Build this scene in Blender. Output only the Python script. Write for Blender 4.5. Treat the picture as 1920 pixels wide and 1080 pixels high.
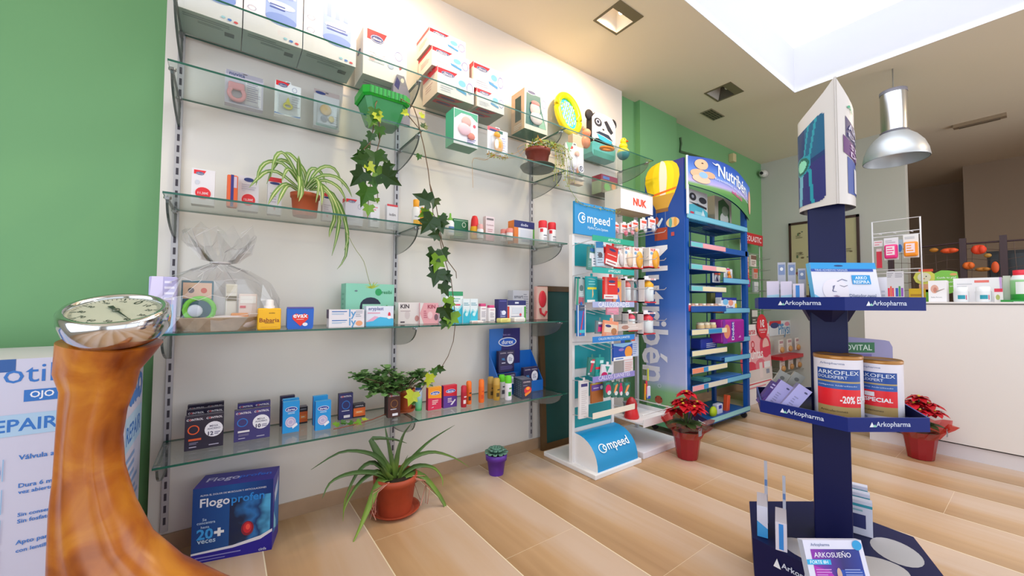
import bpy, bmesh, math, random
from math import sin, cos, pi, radians
from mathutils import Vector, Matrix
random.seed(7)
for o in list(bpy.data.objects): bpy.data.objects.remove(o)
scn = bpy.context.scene
COL = scn.collection

# ------------------------------------------------------------------ camera
# Room frame: X runs along the shelf wall, Y=0 is that wall (the room is Y<0), Z is up.
CAM = Vector((0, -2.25, 1.07)); FPX = 735.49
_a, _b, _c = .9379258, -.03653647, .0053643624
def _rot(a, b, c):
    Ry = Matrix(((cos(a), 0, sin(a)), (0, 1, 0), (-sin(a), 0, cos(a))))
    Rx = Matrix(((1, 0, 0), (0, cos(b), -sin(b)), (0, sin(b), cos(b))))
    Rz = Matrix(((cos(c), -sin(c), 0), (sin(c), cos(c), 0), (0, 0, 1)))
    return Rz @ Rx @ Ry
_M = _rot(_a, _b, _c)
def _row(i): return Vector((_M[i][2], -_M[i][0], -_M[i][1]))
R_, D_, F_ = _row(0), _row(1), _row(2)
cam = bpy.data.cameras.new('camera'); camo = bpy.data.objects.new('camera', cam); COL.objects.link(camo)
cam.sensor_width = 36; cam.lens = FPX / 1920 * 36; cam.clip_start = .02
camo.matrix_world = Matrix((R_, -D_, -F_)).transposed().to_4x4(); camo.location = CAM
scn.camera = camo
# survey helpers: where a sight line of the photograph meets a real plane of the room
def ray(px, py): return R_ * (px - 960) + D_ * (py - 540) + F_ * FPX
def onY(px, py, Y): r = ray(px, py); return CAM + r * ((Y - CAM.y) / r.y)
def onZ(px, py, Z): r = ray(px, py); return CAM + r * ((Z - CAM.z) / r.z)
def onX(px, py, X): r = ray(px, py); return CAM + r * ((X - CAM.x) / r.x)

# ------------------------------------------------------------------ world, exposure
w = bpy.data.worlds.new('world'); scn.world = w; w.use_nodes = True
bg = w.node_tree.nodes['Background']; bg.inputs[0].default_value = (.86, .93, 1, 1); bg.inputs[1].default_value = 1.5
scn.view_settings.view_transform = 'Standard'; scn.view_settings.look = 'None'
scn.view_settings.exposure = -0.12; scn.view_settings.gamma = 1; scn.view_settings.use_curve_mapping = False
def area(name, loc, rot, sx, sy, power, col):
    l = bpy.data.lights.new(name, 'AREA'); l.shape = 'RECTANGLE'; l.size = sx; l.size_y = sy; l.energy = power; l.color = col
    o = bpy.data.objects.new(name, l); o.location = loc; o.rotation_euler = rot; COL.objects.link(o); return o
area('skylight_daylight', (2.43, -2.14, 3.06), (0, 0, 0), 3.3, 2.3, 50, (.90, .95, 1))
area('storefront_daylight', (-1.9, -2.6, 1.6), (0, radians(-90), 0), 2.4, 3.6, 55, (.80, .90, 1))
area('far_wall_fill', (5.5, -5.1, 1.6), (radians(90), 0, 0), 1.4, 2.2, 45, (.92, .95, 1))  # added unseen fill light that brightens the far wall
area('entrance_daylight', (1.6, -5.1, 1.5), (radians(90), 0, 0), 5.5, 2.4, 12, (.88, .94, 1))

# ------------------------------------------------------------------ materials
def lin(c): c /= 255; return c / 12.92 if c <= .04045 else ((c + .055) / 1.055) ** 2.4
def rgb(h):
    h = h.lstrip('#'); h = h if len(h) == 6 else ''.join(c * 2 for c in h)
    return tuple(lin(int(h[i:i + 2], 16)) for i in (0, 2, 4)) + (1,)
_mc = {}
def C(h, rough=.5, metal=0, spec=.5, bump=0, noise=0):
    k = (h, rough, metal, spec, bump, noise)
    if k in _mc: return _mc[k]
    m = bpy.data.materials.new('paint_' + h.strip('#')); m.use_nodes = True; nt = m.node_tree
    p = nt.nodes['Principled BSDF']; p.inputs['Base Color'].default_value = rgb(h)
    p.inputs['Roughness'].default_value = rough; p.inputs['Metallic'].default_value = metal
    p.inputs['Specular IOR Level'].default_value = spec
    if noise:
        n = nt.nodes.new('ShaderNodeTexNoise'); n.inputs['Scale'].default_value = noise; n.inputs['Detail'].default_value = 4
        tc = nt.nodes.new('ShaderNodeTexCoord'); nt.links.new(tc.outputs['Object'], n.inputs['Vector'])
        mx = nt.nodes.new('ShaderNodeMixRGB'); c = rgb(h)
        mx.inputs[1].default_value = tuple(v * .72 for v in c[:3]) + (1,); mx.inputs[2].default_value = tuple(min(1, v * 1.22) for v in c[:3]) + (1,)
        nt.links.new(n.outputs['Fac'], mx.inputs[0]); nt.links.new(mx.outputs[0], p.inputs['Base Color'])
        if bump:
            b = nt.nodes.new('ShaderNodeBump'); b.inputs['Strength'].default_value = bump; b.inputs['Distance'].default_value = .01
            nt.links.new(n.outputs['Fac'], b.inputs['Height']); nt.links.new(b.outputs[0], p.inputs['Normal'])
    _mc[k] = m; return m
def clear(name, tint, gloss=.06, rough=.03, fres=True):
    m = bpy.data.materials.new(name); m.use_nodes = True; nt = m.node_tree; nt.nodes.clear()
    out = nt.nodes.new('ShaderNodeOutputMaterial'); t = nt.nodes.new('ShaderNodeBsdfTransparent'); g = nt.nodes.new('ShaderNodeBsdfGlossy')
    t.inputs[0].default_value = tint + (1,); g.inputs['Roughness'].default_value = rough
    mx = nt.nodes.new('ShaderNodeMixShader')
    if fres:
        f = nt.nodes.new('ShaderNodeLayerWeight'); f.inputs[0].default_value = .5; q = nt.nodes.new('ShaderNodeMath'); q.operation = 'POWER'; q.inputs[1].default_value = 4.5; nt.links.new(f.outputs['Facing'], q.inputs[0])
        q2 = nt.nodes.new('ShaderNodeMath'); q2.operation = 'MULTIPLY_ADD'; q2.inputs[1].default_value = .8; q2.inputs[2].default_value = .035; nt.links.new(q.outputs[0], q2.inputs[0]); nt.links.new(q2.outputs[0], mx.inputs[0])
    else: mx.inputs[0].default_value = gloss
    nt.links.new(t.outputs[0], mx.inputs[1]); nt.links.new(g.outputs[0], mx.inputs[2]); nt.links.new(mx.outputs[0], out.inputs[0])
    return m
GLASS = clear('shelf_glass', (.90, .945, .925)); GEDGE = C('#1f5a4c', .12)
FIN = clear('bracket_glass', (.80, .82, .80), .22, .35, False)
CELLO = clear('cellophane', (.965, .96, .965), .09, .10, False)
BLIS = clear('blister', (.94, .95, .96), .10, .08, False)
REDF = clear('red_film', (.92, .25, .25), .12, .12, False)
CHROME = C('#d8d8dc', .12, 1); STEEL = C('#a9a9ab', .35, 1); BRUSH = C('#bfc2c6', .42, .6)
WHITE = C('#eceaec', .45); PAPER = C('#f1eef1', .4); DARK = C('#1c1c22', .5)
def emit(name, col, s):
    m = bpy.data.materials.new(name); m.use_nodes = True; nt = m.node_tree; nt.nodes.clear()
    out = nt.nodes.new('ShaderNodeOutputMaterial'); e = nt.nodes.new('ShaderNodeEmission')
    e.inputs[0].default_value = col + (1,); e.inputs[1].default_value = s; nt.links.new(e.outputs[0], out.inputs[0]); return m
def grad(name, stops, axis=2, lo=0, hi=1, rough=.45, noise=0):
    # printed colour gradient across a panel, in the object's own coordinates
    m = bpy.data.materials.new(name); m.use_nodes = True; nt = m.node_tree; p = nt.nodes['Principled BSDF']; p.inputs['Roughness'].default_value = rough
    tc = nt.nodes.new('ShaderNodeTexCoord'); s = nt.nodes.new('ShaderNodeSeparateXYZ'); mr = nt.nodes.new('ShaderNodeMapRange'); cr = nt.nodes.new('ShaderNodeValToRGB')
    nt.links.new(tc.outputs['Object'], s.inputs[0]); nt.links.new(s.outputs[axis], mr.inputs[0]); mr.inputs[1].default_value = lo; mr.inputs[2].default_value = hi
    if noise:
        n = nt.nodes.new('ShaderNodeTexNoise'); n.inputs['Scale'].default_value = noise; nt.links.new(tc.outputs['Object'], n.inputs['Vector'])
        a = nt.nodes.new('ShaderNodeMath'); a.operation = 'MULTIPLY_ADD'; nt.links.new(n.outputs['Fac'], a.inputs[0]); a.inputs[1].default_value = .9
        b = nt.nodes.new('ShaderNodeMath'); b.operation = 'SUBTRACT'; nt.links.new(mr.outputs[0], b.inputs[0]); b.inputs[1].default_value = .45
        nt.links.new(b.outputs[0], a.inputs[2]); nt.links.new(a.outputs[0], cr.inputs[0])
    else: nt.links.new(mr.outputs[0], cr.inputs[0])
    while len(cr.color_ramp.elements) < len(stops): cr.color_ramp.elements.new(.5)
    for e, (q, c) in zip(cr.color_ramp.elements, stops): e.position = q; e.color = rgb(c)
    nt.links.new(cr.outputs[0], p.inputs['Base Color']); return m

# ------------------------------------------------------------------ mesh builder
_tx = {}
def text_mesh(s, bold):
    if bold > .018 and any(q in 'aegbpdoqs' for q in s): bold = .018
    k = (s, bold)
    if k in _tx: return _tx[k]
    c = bpy.data.curves.new('t', 'FONT'); c.body = s; c.resolution_u = 2; c.offset = bold
    o = bpy.data.objects.new('t', c); m = bpy.data.meshes.new_from_object(o)
    v = [(p.co.x, p.co.y) for p in m.vertices]; f = [tuple(p.vertices) for p in m.polygons]
    bpy.data.objects.remove(o); bpy.data.curves.remove(c); bpy.data.meshes.remove(m)
    x0 = min(a[0] for a in v); x1 = max(a[0] for a in v); y0 = min(a[1] for a in v); y1 = max(a[1] for a in v)
    _tx[k] = ([((a - (x0 + x1) / 2) / (x1 - x0), (b - (y0 + y1) / 2) / (x1 - x0)) for a, b in v], f, (y1 - y0) / (x1 - x0))
    return _tx[k]
class MB:
    def __init__(s): s.v = []; s.f = []; s.m = []; s.s = []; s.mats = []; s.T = Matrix.Identity(4)
    def add(s, vs, fs, mat, smooth=False):
        if mat not in s.mats: s.mats.append(mat)
        i = s.mats.index(mat); n = len(s.v)
        s.v += [s.T @ Vector(p) for p in vs]
        for f in fs: s.f.append(tuple(n + j for j in f)); s.m.append(i); s.s.append(smooth)
        return s
    def box(s, x0, x1, y0, y1, z0, z1, mat, b=0, side=None, top=None, bottom=None):
        if b:
            bm = bmesh.new(); bmesh.ops.create_cube(bm, size=1)
            for v in bm.verts: v.co = Vector((x0 + (v.co.x + .5) * (x1 - x0), y0 + (v.co.y + .5) * (y1 - y0), z0 + (v.co.z + .5) * (z1 - z0)))
            bmesh.ops.bevel(bm, geom=bm.edges[:], offset=b, segments=2, affect='EDGES', profile=.5)
            bm.verts.index_update(); s.add([v.co.copy() for v in bm.verts], [tuple(v.index for v in f.verts) for f in bm.faces], mat); bm.free(); return s
        vs = [(x, y, z) for z in (z0, z1) for y in (y0, y1) for x in (x0, x1)]
        s.add(vs, [(0, 1, 5, 4)], mat); s.add(vs, [(2, 6, 7, 3)], mat)
        s.add(vs, [(0, 4, 6, 2), (1, 3, 7, 5)], side or mat); s.add(vs, [(4, 5, 7, 6)], top or mat); s.add(vs, [(0, 2, 3, 1)], bottom or mat)
        return s
    def poly(s, pts, mat, smooth=False): return s.add(pts, [tuple(range(len(pts)))], mat, smooth)
    def prism(s, pts, vec, mat, side=None):      # planar outline pushed along vec
        vec = Vector(vec); n = len(pts); q = [Vector(p) for p in pts]; q2 = [p + vec for p in q]
        s.add(q, [tuple(range(n))], mat); s.add(q2, [tuple(reversed(range(n)))], mat)
        s.add(q + q2, [(i, i + n, (i + 1) % n + n, (i + 1) % n) for i in range(n)], side or mat); return s
    def lathe(s, prof, c, mat, n=20, axis='Z', cap=True, smooth=True):
        c = Vector(c); vs = []
        for r, h in prof:
            for k in range(n):
                a = 2 * pi * k / n
                p = (r * cos(a), r * sin(a), h) if axis == 'Z' else ((h, r * cos(a), r * sin(a)) if axis == 'X' else (r * cos(a), h, r * sin(a)))
                vs.append(c + Vector(p))
        fs = [(i * n + k, i * n + (k + 1) % n, (i + 1) * n + (k + 1) % n, (i + 1) * n + k) for i in range(len(prof) - 1) for k in range(n)]
        s.add(vs, fs, mat, smooth)
        if cap:
            if prof[0][0] > 1e-5: s.add(vs[:n], [tuple(reversed(range(n)))], mat)
            if prof[-1][0] > 1e-5: s.add(vs[-n:], [tuple(range(n))], mat)
        return s
    def ball(s, c, r, mat, n=14, m=8, sq=(1, 1, 1)):
        c = Vector(c); vs = [c + Vector((0, 0, -r * sq[2]))]
        for i in range(1, m):
            t = -pi / 2 + pi * i / m
            for k in range(n): a = 2 * pi * k / n; vs.append(c + Vector((r * cos(t) * cos(a) * sq[0], r * cos(t) * sin(a) * sq[1], r * sin(t) * sq[2])))
        vs.append(c + Vector((0, 0, r * sq[2]))); L = len(vs) - 1
        fs = [(0, 1 + (k + 1) % n, 1 + k) for k in range(n)] + [(L, L - n + k, L - n + (k + 1) % n) for k in range(n)]
        fs += [(1 + i * n + k, 1 + i * n + (k + 1) % n, 1 + (i + 1) * n + (k + 1) % n, 1 + (i + 1) * n + k) for i in range(m - 2) for k in range(n)]
        return s.add(vs, fs, mat, True)
    def tube(s, pts, r, mat, n=6, r1=None, closed=False):
        pts = [Vector(p) for p in pts]; L = len(pts); vs = []; r1 = r if r1 is None else r1; up = Vector((.13, .21, 1)).normalized()
        for i, p in enumerate(pts):
            t = (pts[(i + 1) % L] - pts[i - 1]) if closed else (pts[min(i + 1, L - 1)] - pts[max(i - 1, 0)])
            t.normalize(); a = t.cross(up)
            if a.length < .05: a = t.cross(Vector((1, 0, .1)))
            a.normalize(); b = a.cross(t); rr = r + (r1 - r) * i / max(1, L - 1)
            vs += [p + a * rr * cos(2 * pi * k / n) + b * rr * sin(2 * pi * k / n) for k in range(n)]
        R = L if closed else L - 1
        fs = [(i * n + k, ((i + 1) % L) * n + k, ((i + 1) % L) * n + (k + 1) % n, i * n + (k + 1) % n) for i in range(R) for k in range(n)]
        s.add(vs, fs, mat, True)
        if not closed: s.add(vs[:n], [tuple(range(n))], mat); s.add(vs[-n:], [tuple(reversed(range(n)))], mat)
        return s
    def loft(s, secs, mat, smooth=True, caps=True, closed=True):
        n = len(secs[0]); vs = [Vector(p) for q in secs for p in q]; K = n if closed else n - 1
        s.add(vs, [(i * n + k, i * n + (k + 1) % n, (i + 1) * n + (k + 1) % n, (i + 1) * n + k) for i in range(len(secs) - 1) for k in range(K)], mat, smooth)
        if caps and closed: s.add(vs[:n], [tuple(reversed(range(n)))], mat); s.add(vs[-n:], [tuple(range(n))], mat)
        return s
    def ribbon(s, pts, wf, mat, up=(0, 0, 1), fold=.25, th=0):   # a leaf blade along pts; wf(t)=half width
        pts = [Vector(p) for p in pts]; L = len(pts); secs = []
        for i, p in enumerate(pts):
            t = (pts[min(i + 1, L - 1)] - pts[max(i - 1, 0)]).normalized(); a = t.cross(Vector(up))
            if a.length < .08: a = Vector((1, .3, 0))
            a.normalize(); nrm = a.cross(t); h = max(wf(i / (L - 1)), 1e-4)
            q = [p - a * h + nrm * h * fold, p, p + a * h + nrm * h * fold]
            if th: q += [p + a * h * .6 - nrm * th * h, p - a * h * .6 - nrm * th * h]
            secs.append(q)
        return s.loft(secs, mat, True, caps=bool(th), closed=bool(th))
    # printed matter on a face: O origin, U and V edge vectors, N outward normal
    def deco(s, O, U, V, items, eps=.0004):
        O, U, V = Vector(O), Vector(U), Vector(V); N = U.cross(V).normalized(); lu, lv = U.length, V.length; k = 0
        for it in items:
            k += 1; off = N * eps * (1 + .35 * k); t = it[0]; P = lambda u, v: O + U * u + V * v + off
            if t == 'r': _, u0, v0, u1, v1, c = it; s.poly([P(u0, v0), P(u1, v0), P(u1, v1), P(u0, v1)], MAT(c))
            elif t == 'p': s.poly([P(u, v) for u, v in it[1]], MAT(it[2]))
            elif t == 'e': _, cu, cv, ru, rv, c = it[:6]; s.poly([P(cu + ru * cos(2 * pi * j / 20), cv + rv * sin(2 * pi * j / 20)) for j in range(20)], MAT(c))
            elif t == 'o':
                _, cu, cv, ru, rv, th, c = it; q = [P(cu + ru * f * cos(2 * pi * j / 20), cv + rv * f * sin(2 * pi * j / 20)) for f in (1, 1 - th) for j in range(20)]
                s.add(q, [(j, (j + 1) % 20, 20 + (j + 1) % 20, 20 + j) for j in range(20)], MAT(c))
            elif t == 't':
                _, cu, cv, wu, st, c = it[:6]; vh = it[6] if len(it) > 6 else None; bold = it[7] if len(it) > 7 else .012
                tv, tf, asp = text_mesh(st, bold); W = wu * lu; H = (vh * lv / asp) if vh else W; B = P(cu, cv); u, v = U.normalized(), V.normalized()
                s.add([B + u * a * W + v * b * H for a, b in tv], tf, MAT(c))
            elif t == 'l':   # rows of fine print too small to read
                _, u0, v0, u1, v1, n, c = it; dv = (v1 - v0) / n
                for j in range(n):
                    e = u1 - (u1 - u0) * random.choice((0, .08, .2, .35)); s.poly([P(u0, v0 + dv * (j + .3)), P(e, v0 + dv * (j + .3)), P(e, v0 + dv * (j + .72)), P(u0, v0 + dv * (j + .72))], MAT(c))
        return s
    def build(s, name, parent=None, loc=None, rz=0, rot=None):
        me = bpy.data.meshes.new(name); me.from_pydata([tuple(p) for p in s.v], [], s.f)
        for m in s.mats: me.materials.append(m)
        me.polygons.foreach_set('material_index', s.m); me.polygons.foreach_set('use_smooth', s.s); me.update()
        o = bpy.data.objects.new(name, me); COL.objects.link(o)
        if parent: o.parent = parent
        if loc is not None: o.location = loc
        o.rotation_euler = rot or (0, 0, rz); return o
def MAT(c): return C(c) if isinstance(c, str) else c
def tag(o, label, cat, group=None, kind=None):
    o['label'] = label; o['category'] = cat
    if group: o['group'] = group
    if kind: o['kind'] = kind
    return o
def thing(name, label, cat, loc=(0, 0, 0), rz=0, group=None):
    o = bpy.data.objects.new(name, None); COL.objects.link(o); o.empty_display_size = .05; o.location = loc; o.rotation_euler = (0, 0, rz)
    return tag(o, label, cat, group)
def struct(name, mb, **k): o = mb.build(name, **k); o['kind'] = 'structure'; return o
def copy_tree(o, parent=None):
    c = o.copy(); COL.objects.link(c); c.parent = parent
    for ch in [q for q in bpy.data.objects if q.parent == o]: copy_tree(ch, c)
    return c

# ------------------------------------------------------------------ room shell
def wallpaint(name, c1, c2, scale=1.2, rough=.6):
    m = bpy.data.materials.new(name); m.use_nodes = True; nt = m.node_tree; p = nt.nodes['Principled BSDF']; p.inputs['Roughness'].default_value = rough
    n = nt.nodes.new('ShaderNodeTexNoise'); n.inputs['Scale'].default_value = scale; g = nt.nodes.new('ShaderNodeNewGeometry'); nt.links.new(g.outputs['Position'], n.inputs['Vector'])
    mx = nt.nodes.new('ShaderNodeMixRGB'); mx.inputs[1].default_value = rgb(c1); mx.inputs[2].default_value = rgb(c2)
    nt.links.new(n.outputs['Fac'], mx.inputs[0]); nt.links.new(mx.outputs[0], p.inputs['Base Color']); return m
GREEN = wallpaint('green_wall_paint', '#6c9f6c', '#70a570')
CREAM = wallpaint('white_wall_panel', '#e0d9d4', '#e4deda', rough=.4)
GREYW = wallpaint('grey_white_wall', '#bdbdb8', '#c3c3bd')
CEILM = wallpaint('ceiling_paint', '#dccfb8', '#dfd3be')
BROWNW = wallpaint('back_room_paint', '#a08a74', '#a58f7a')
WELL = C('#f0eff6', .6)
def floor_mat():
    m = bpy.data.materials.new('wood_look_tiles'); m.use_nodes = True; nt = m.node_tree; p = nt.nodes['Principled BSDF']; L = nt.links.new; N = nt.nodes.new
    g = N('ShaderNodeNewGeometry'); s = N('ShaderNodeSeparateXYZ'); L(g.outputs['Position'], s.inputs[0])
    def M(op, a, b=None, c=None):
        n = N('ShaderNodeMath'); n.operation = op
        for i, q in enumerate((a, b, c)):
            if q is None: continue
            if isinstance(q, (int, float)): n.inputs[i].default_value = q
            else: L(q, n.inputs[i])
        return n.outputs[0]
    u = M('DIVIDE', M('SUBTRACT', s.outputs[0], .162), .4055); iu = M('FLOOR', u); fu = M('SUBTRACT', u, iu)
    v = M('ADD', M('DIVIDE', s.outputs[1], 1.2), M('MULTIPLY', iu, .37)); iv = M('FLOOR', v); fv = M('SUBTRACT', v, iv)
    cid = N('ShaderNodeCombineXYZ'); L(iu, cid.inputs[0]); L(iv, cid.inputs[1]); wn = N('ShaderNodeTexWhiteNoise'); L(cid.outputs[0], wn.inputs[0])
    mp = N('ShaderNodeCombineXYZ'); L(M('MULTIPLY', s.outputs[0], 16), mp.inputs[0]); L(M('ADD', M('MULTIPLY', s.outputs[1], 1.1), M('MULTIPLY', wn.outputs[0], 9)), mp.inputs[1])
    no = N('ShaderNodeTexNoise'); no.inputs['Scale'].default_value = 1; no.inputs['Detail'].default_value = 6; no.inputs['Distortion'].default_value = .6; L(mp.outputs[0], no.inputs['Vector'])
    mp2 = N('ShaderNodeCombineXYZ'); L(M('MULTIPLY', s.outputs[0], 2.6), mp2.inputs[0]); L(M('ADD', M('MULTIPLY', s.outputs[1], .7), M('MULTIPLY', wn.outputs[0], 5)), mp2.inputs[1])
    n2 = N('ShaderNodeTexNoise'); n2.inputs['Scale'].default_value = 1; L(mp2.outputs[0], n2.inputs['Vector'])
    # each printed board is darker along its first half and pale sapwood along the other
    t = M('ADD', M('MULTIPLY', M('SMOOTH_MIN', fu, .75, .1), .98), M('ADD', M('MULTIPLY', M('SUBTRACT', no.outputs[0], .5), .55), M('MULTIPLY', M('SUBTRACT', n2.outputs[0], .5), .75)))
    cr = N('ShaderNodeValToRGB'); L(t, cr.inputs[0]); E = cr.color_ramp.elements
    E[0].position = 0; E[0].color = rgb('#a98560'); E[1].position = .75; E[1].color = rgb('#cbb09b'); e = E.new(.36); e.color = rgb('#bf9a74')
    gl = M('MAXIMUM', M('GREATER_THAN', M('ABSOLUTE', M('SUBTRACT', fu, .5)), .4945), M('GREATER_THAN', M('ABSOLUTE', M('SUBTRACT', fv, .5)), .4995))
    mx = N('ShaderNodeMixRGB'); L(gl, mx.inputs[0]); L(cr.outputs[0], mx.inputs[1]); mx.inputs[2].default_value = rgb('#ecdcc0'); L(mx.outputs[0], p.inputs['Base Color'])
    p.inputs['Roughness'].default_value = .3; p.inputs['Specular IOR Level'].default_value = .4
    return m
struct('floor', MB().box(-2, 9.6, -5.2, .4, -.1, 0, floor_mat()))
CE = 3.005
def cell_ceiling():
    mb = MB(); holes = [(.7, 4.17, -3.35, -.93), (1.99, 2.235, -.69, -.46), (3.515, 3.77, -.668, -.43), (.47, .715, -.69, -.46), (4.85, 5.10, -3.4, -3.15)]
    xs = sorted({-2, 5.96} | {h[0] for h in holes} | {h[1] for h in holes}); ys = sorted({-5.2, .4} | {h[2] for h in holes} | {h[3] for h in holes})
    for i in range(len(xs) - 1):
        for j in range(len(ys) - 1):
            cx, cy = (xs[i] + xs[i + 1]) / 2, (ys[j] + ys[j + 1]) / 2
            if any(a < cx < b and c < cy < d for a, b, c, d in holes): continue
            mb.box(xs[i], xs[i + 1], ys[j], ys[j + 1], CE, CE + .06, CEILM)
    mb.box(5.96, 9.6, -5.2, .4, CE, CE + .06, CEILM)
    return mb
struct('ceiling', cell_ceiling())
mb = MB(); x0, x1, y0, y1 = .7, 4.17, -3.35, -.93
mb.box(x0 - .05, x0, y0, y1, CE + .06, 3.42, WELL).box(x1, x1 + .05, y0, y1, CE + .06, 3.42, WELL).box(x0, x1, y0 - .05, y0, CE + .06, 3.42, WELL).box(x0, x1, y1, y1 + .05, CE + .06, 3.42, WELL)
for a, b, c, d in ((x0, x0 + .004, y0, y1), (x1 - .004, x1, y0, y1), (x0, x1, y0, y0 + .004), (x0, x1, y1 - .004, y1)): mb.box(a, b, c, d, CE - .001, 3.33, WELL)
struct('window_1', mb)
struct('wall_left', MB().box(-2, 5.96, .05, .2, 0, CE, GREEN).box(3.145, 3.77, -.005, .05, 0, CE, GREEN))
struct('wall_shelving', MB().box(-.235, 2.885, 0, .05, 0, CE, CREAM))
SK = C('#b39479', .45, noise=6)
struct('baseboard_left', MB().box(-.235, 2.885, -.012, 0, 0, .075, SK).box(-2, -.235, .036, .05, 0, .075, SK).box(2.885, 3.145, .036, .05, 0, .075, SK).box(3.77, 5.96, .036, .05, 0, .075, SK))
struct('wall_far', MB().box(5.96, 6.1, -1.37, .2, 0, CE, GREYW))
struct('wall_back_room', MB().box(9.3, 9.4, -1.6, .4, 0, CE, BROWNW).box(8.3, 9.4, -3.6, -1.6, 0, CE, BROWNW).box(6.1, 9.3, .3, .4, 0, CE, BROWNW).box(6.4, 9.4, -5.2, -3.6, 0, CE, BROWNW))
struct('wall_right', MB().box(6.3, 9.4, -5.3, -5.2, 0, CE, GREYW).box(4.6, 4.75, -5.3, -5.2, 0, CE, GREYW).box(4.75, 6.3, -5.3, -5.2, 0, .4, GREYW).box(4.75, 6.3, -5.3, -5.2, 2.75, CE, GREYW).box(-2, -1.2, -5.3, -5.2, 0, CE, GREYW).box(-1.2, 4.6, -5.3, -5.2, 2.75, CE, GREYW))  # the opening near the counter is added to go with the fill light
# shop front behind the camera: wall with a large glazed opening
struct('wall_front', MB().box(-2.1, -2, -5.3, -4.5, 0, CE, GREYW).box(-2.1, -2, -.7, .2, 0, CE, GREYW).box(-2.1, -2, -4.5, -.7, 2.8, CE, GREYW).box(-2.1, -2, -4.5, -.7, 0, .35, GREYW))
FR = C('#55585c', .4, .6)
struct('window_2', MB().box(-2.08, -2.02, -4.5, -4.44, .35, 2.8, FR).box(-2.08, -2.02, -.76, -.7, .35, 2.8, FR).box(-2.08, -2.02, -2.65, -2.59, .35, 2.8, FR).box(-2.08, -2.02, -4.5, -.7, 2.74, 2.8, FR).box(-2.08, -2.02, -4.5, -.7, .35, .41, FR))
struct('door_1', MB().box(-1.2, -1.14, -5.28, -5.22, 0, 2.75, FR).box(4.54, 4.6, -5.28, -5.22, 0, 2.75, FR).box(1.6, 1.66, -5.28, -5.22, 0, 2.75, FR).box(-1.2, 4.6, -5.28, -5.22, 2.69, 2.75, FR))

# ------------------------------------------------------------------ ceiling fittings
OL = C('#6b6048', .5)
def downlight(x0, x1, y0, y1, lit, label):
    t = thing('recessed_downlight', label, 'ceiling light', ((x0 + x1) / 2, (y0 + y1) / 2, CE), 0, 'square recessed wall-washer ceiling lights')
    a, b = (x1 - x0) / 2, (y1 - y0) / 2; mb = MB(); e = .016; pl = b * .62
    for q in ((-a, a, -b, -b + pl), (-a, a, b - e, b), (-a, -a + e, -b + pl, b - e), (a - e, a, -b + pl, b - e)): mb.box(q[0], q[1], q[2], q[3], -.004, .012, OL)
    mb.build('frame', t)
    i, y0_, y1_ = a - e, -b + pl, b - e; m = MB(); W = C('#e6ddd2', .4) if lit else C('#a8a49c', .4); K = W if lit else C('#4a443c', .5); Z = .11; c = (0.02, (y0_ + y1_) / 2, Z)  # reflector facets carry painted lit and shaded tones
    A_, B_, C_, D_2 = (-i, y0_, 0), (i, y0_, 0), (i, y1_, 0), (-i, y1_, 0)
    m.poly([A_, c, D_2], W).poly([D_2, c, C_], W).poly([B_, A_, c], K).poly([C_, B_, c], C('#fff6e6', .4) if lit else K); m.build('reflector', t)
    MB().ball((0, y0_ + .02, .03), .016, emit('lamp_on', (1, .82, .6), 14) if lit else C('#cfcac0', .3), 12, 8).build('bulb', t)
    if lit:
        l = bpy.data.lights.new('downlight_lamp', 'SPOT'); l.energy = 48; l.color = (1, .74, .45); l.spot_size = radians(160); l.spot_blend = .7; l.shadow_soft_size = .04
        o = bpy.data.objects.new('downlight_lamp', l); COL.objects.link(o); o.parent = t; o.location = (0, .02, -.015); o.rotation_euler = (radians(24), 0, 0)
    return t
downlight(1.99, 2.235, -.69, -.46, True, 'lit square recessed ceiling light nearest the glass shelves')
downlight(3.515, 3.77, -.668, -.43, False, 'unlit square recessed ceiling light beside the small air grille')
downlight(.47, .715, -.69, -.46, True, 'square recessed ceiling light above the steriliser boxes, out of frame')
t = downlight(4.85, 5.10, -3.4, -3.15, True, 'unseen square ceiling light added over the counter to brighten the far wall')  # extra lamp added out of view to lift the far wall
mb = MB().box(3.85, 4.12, -.332, -.215, CE - .006, CE - .001, C('#8a8069', .5))
for k in range(4):
    for q in range(4): mb.box(3.868 + k * .061, 3.868 + k * .061 + .05, -.322 + q * .026, -.322 + q * .026 + .017, CE - .008, CE - .0058, C('#3b3528'))
tag(mb.build('air_grille'), 'small rectangular metal air grille in the ceiling', 'ceiling vent')
t = thing('pendant_lamp', 'silver bell-shaped pendant lamp hanging over the counter', 'pendant lamp', (4.38, -1.55, 2.24))
MB().tube([(0, 0, .60), (0, 0, .765)], .004, C('#77736b'), 6).build('cord', t)
MB().lathe([(.2, 0), (.203, .008), (.195, .06), (.172, .125), (.135, .18), (.098, .215), (.094, .22), (.09, .212), (.13, .172), (.166, .118), (.189, .055), (.196, 0)], (0, 0, 0), BRUSH, 40, cap=False).build('lamp_shade', t)
MB().lathe([(.088, .215), (.09, .22), (.09, .235), (.085, .24)], (0, 0, 0), C('#55525c', .4), 28).build('collar', t)
MB().lathe([(.083, .24), (.083, .55)], (0, 0, 0), C('#d5d7da', .22, 1), 32).lathe([(.086, .55), (.086, .575), (.02, .60), (.005, .602)], (0, 0, 0), C('#77747e', .4), 28).build('housing', t)
MB().ball((0, 0, .13), .045, C('#d8d4c8', .3)).build('bulb', t)
mb = MB().box(6.28, 6.36, -2.06, -1.7, CE - .035, CE, C('#8d7a63', .5)).box(6.3, 6.34, -2.02, -1.74, CE - .045, CE - .035, C('#6a5a48', .5)); tag(mb.build('light_batten'), 'slim unlit strip light on the dark back ceiling', 'ceiling light')
t = thing('security_camera', 'white dome security camera high on the far wall', 'security camera', (5.95, .0, 2.85))
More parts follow.
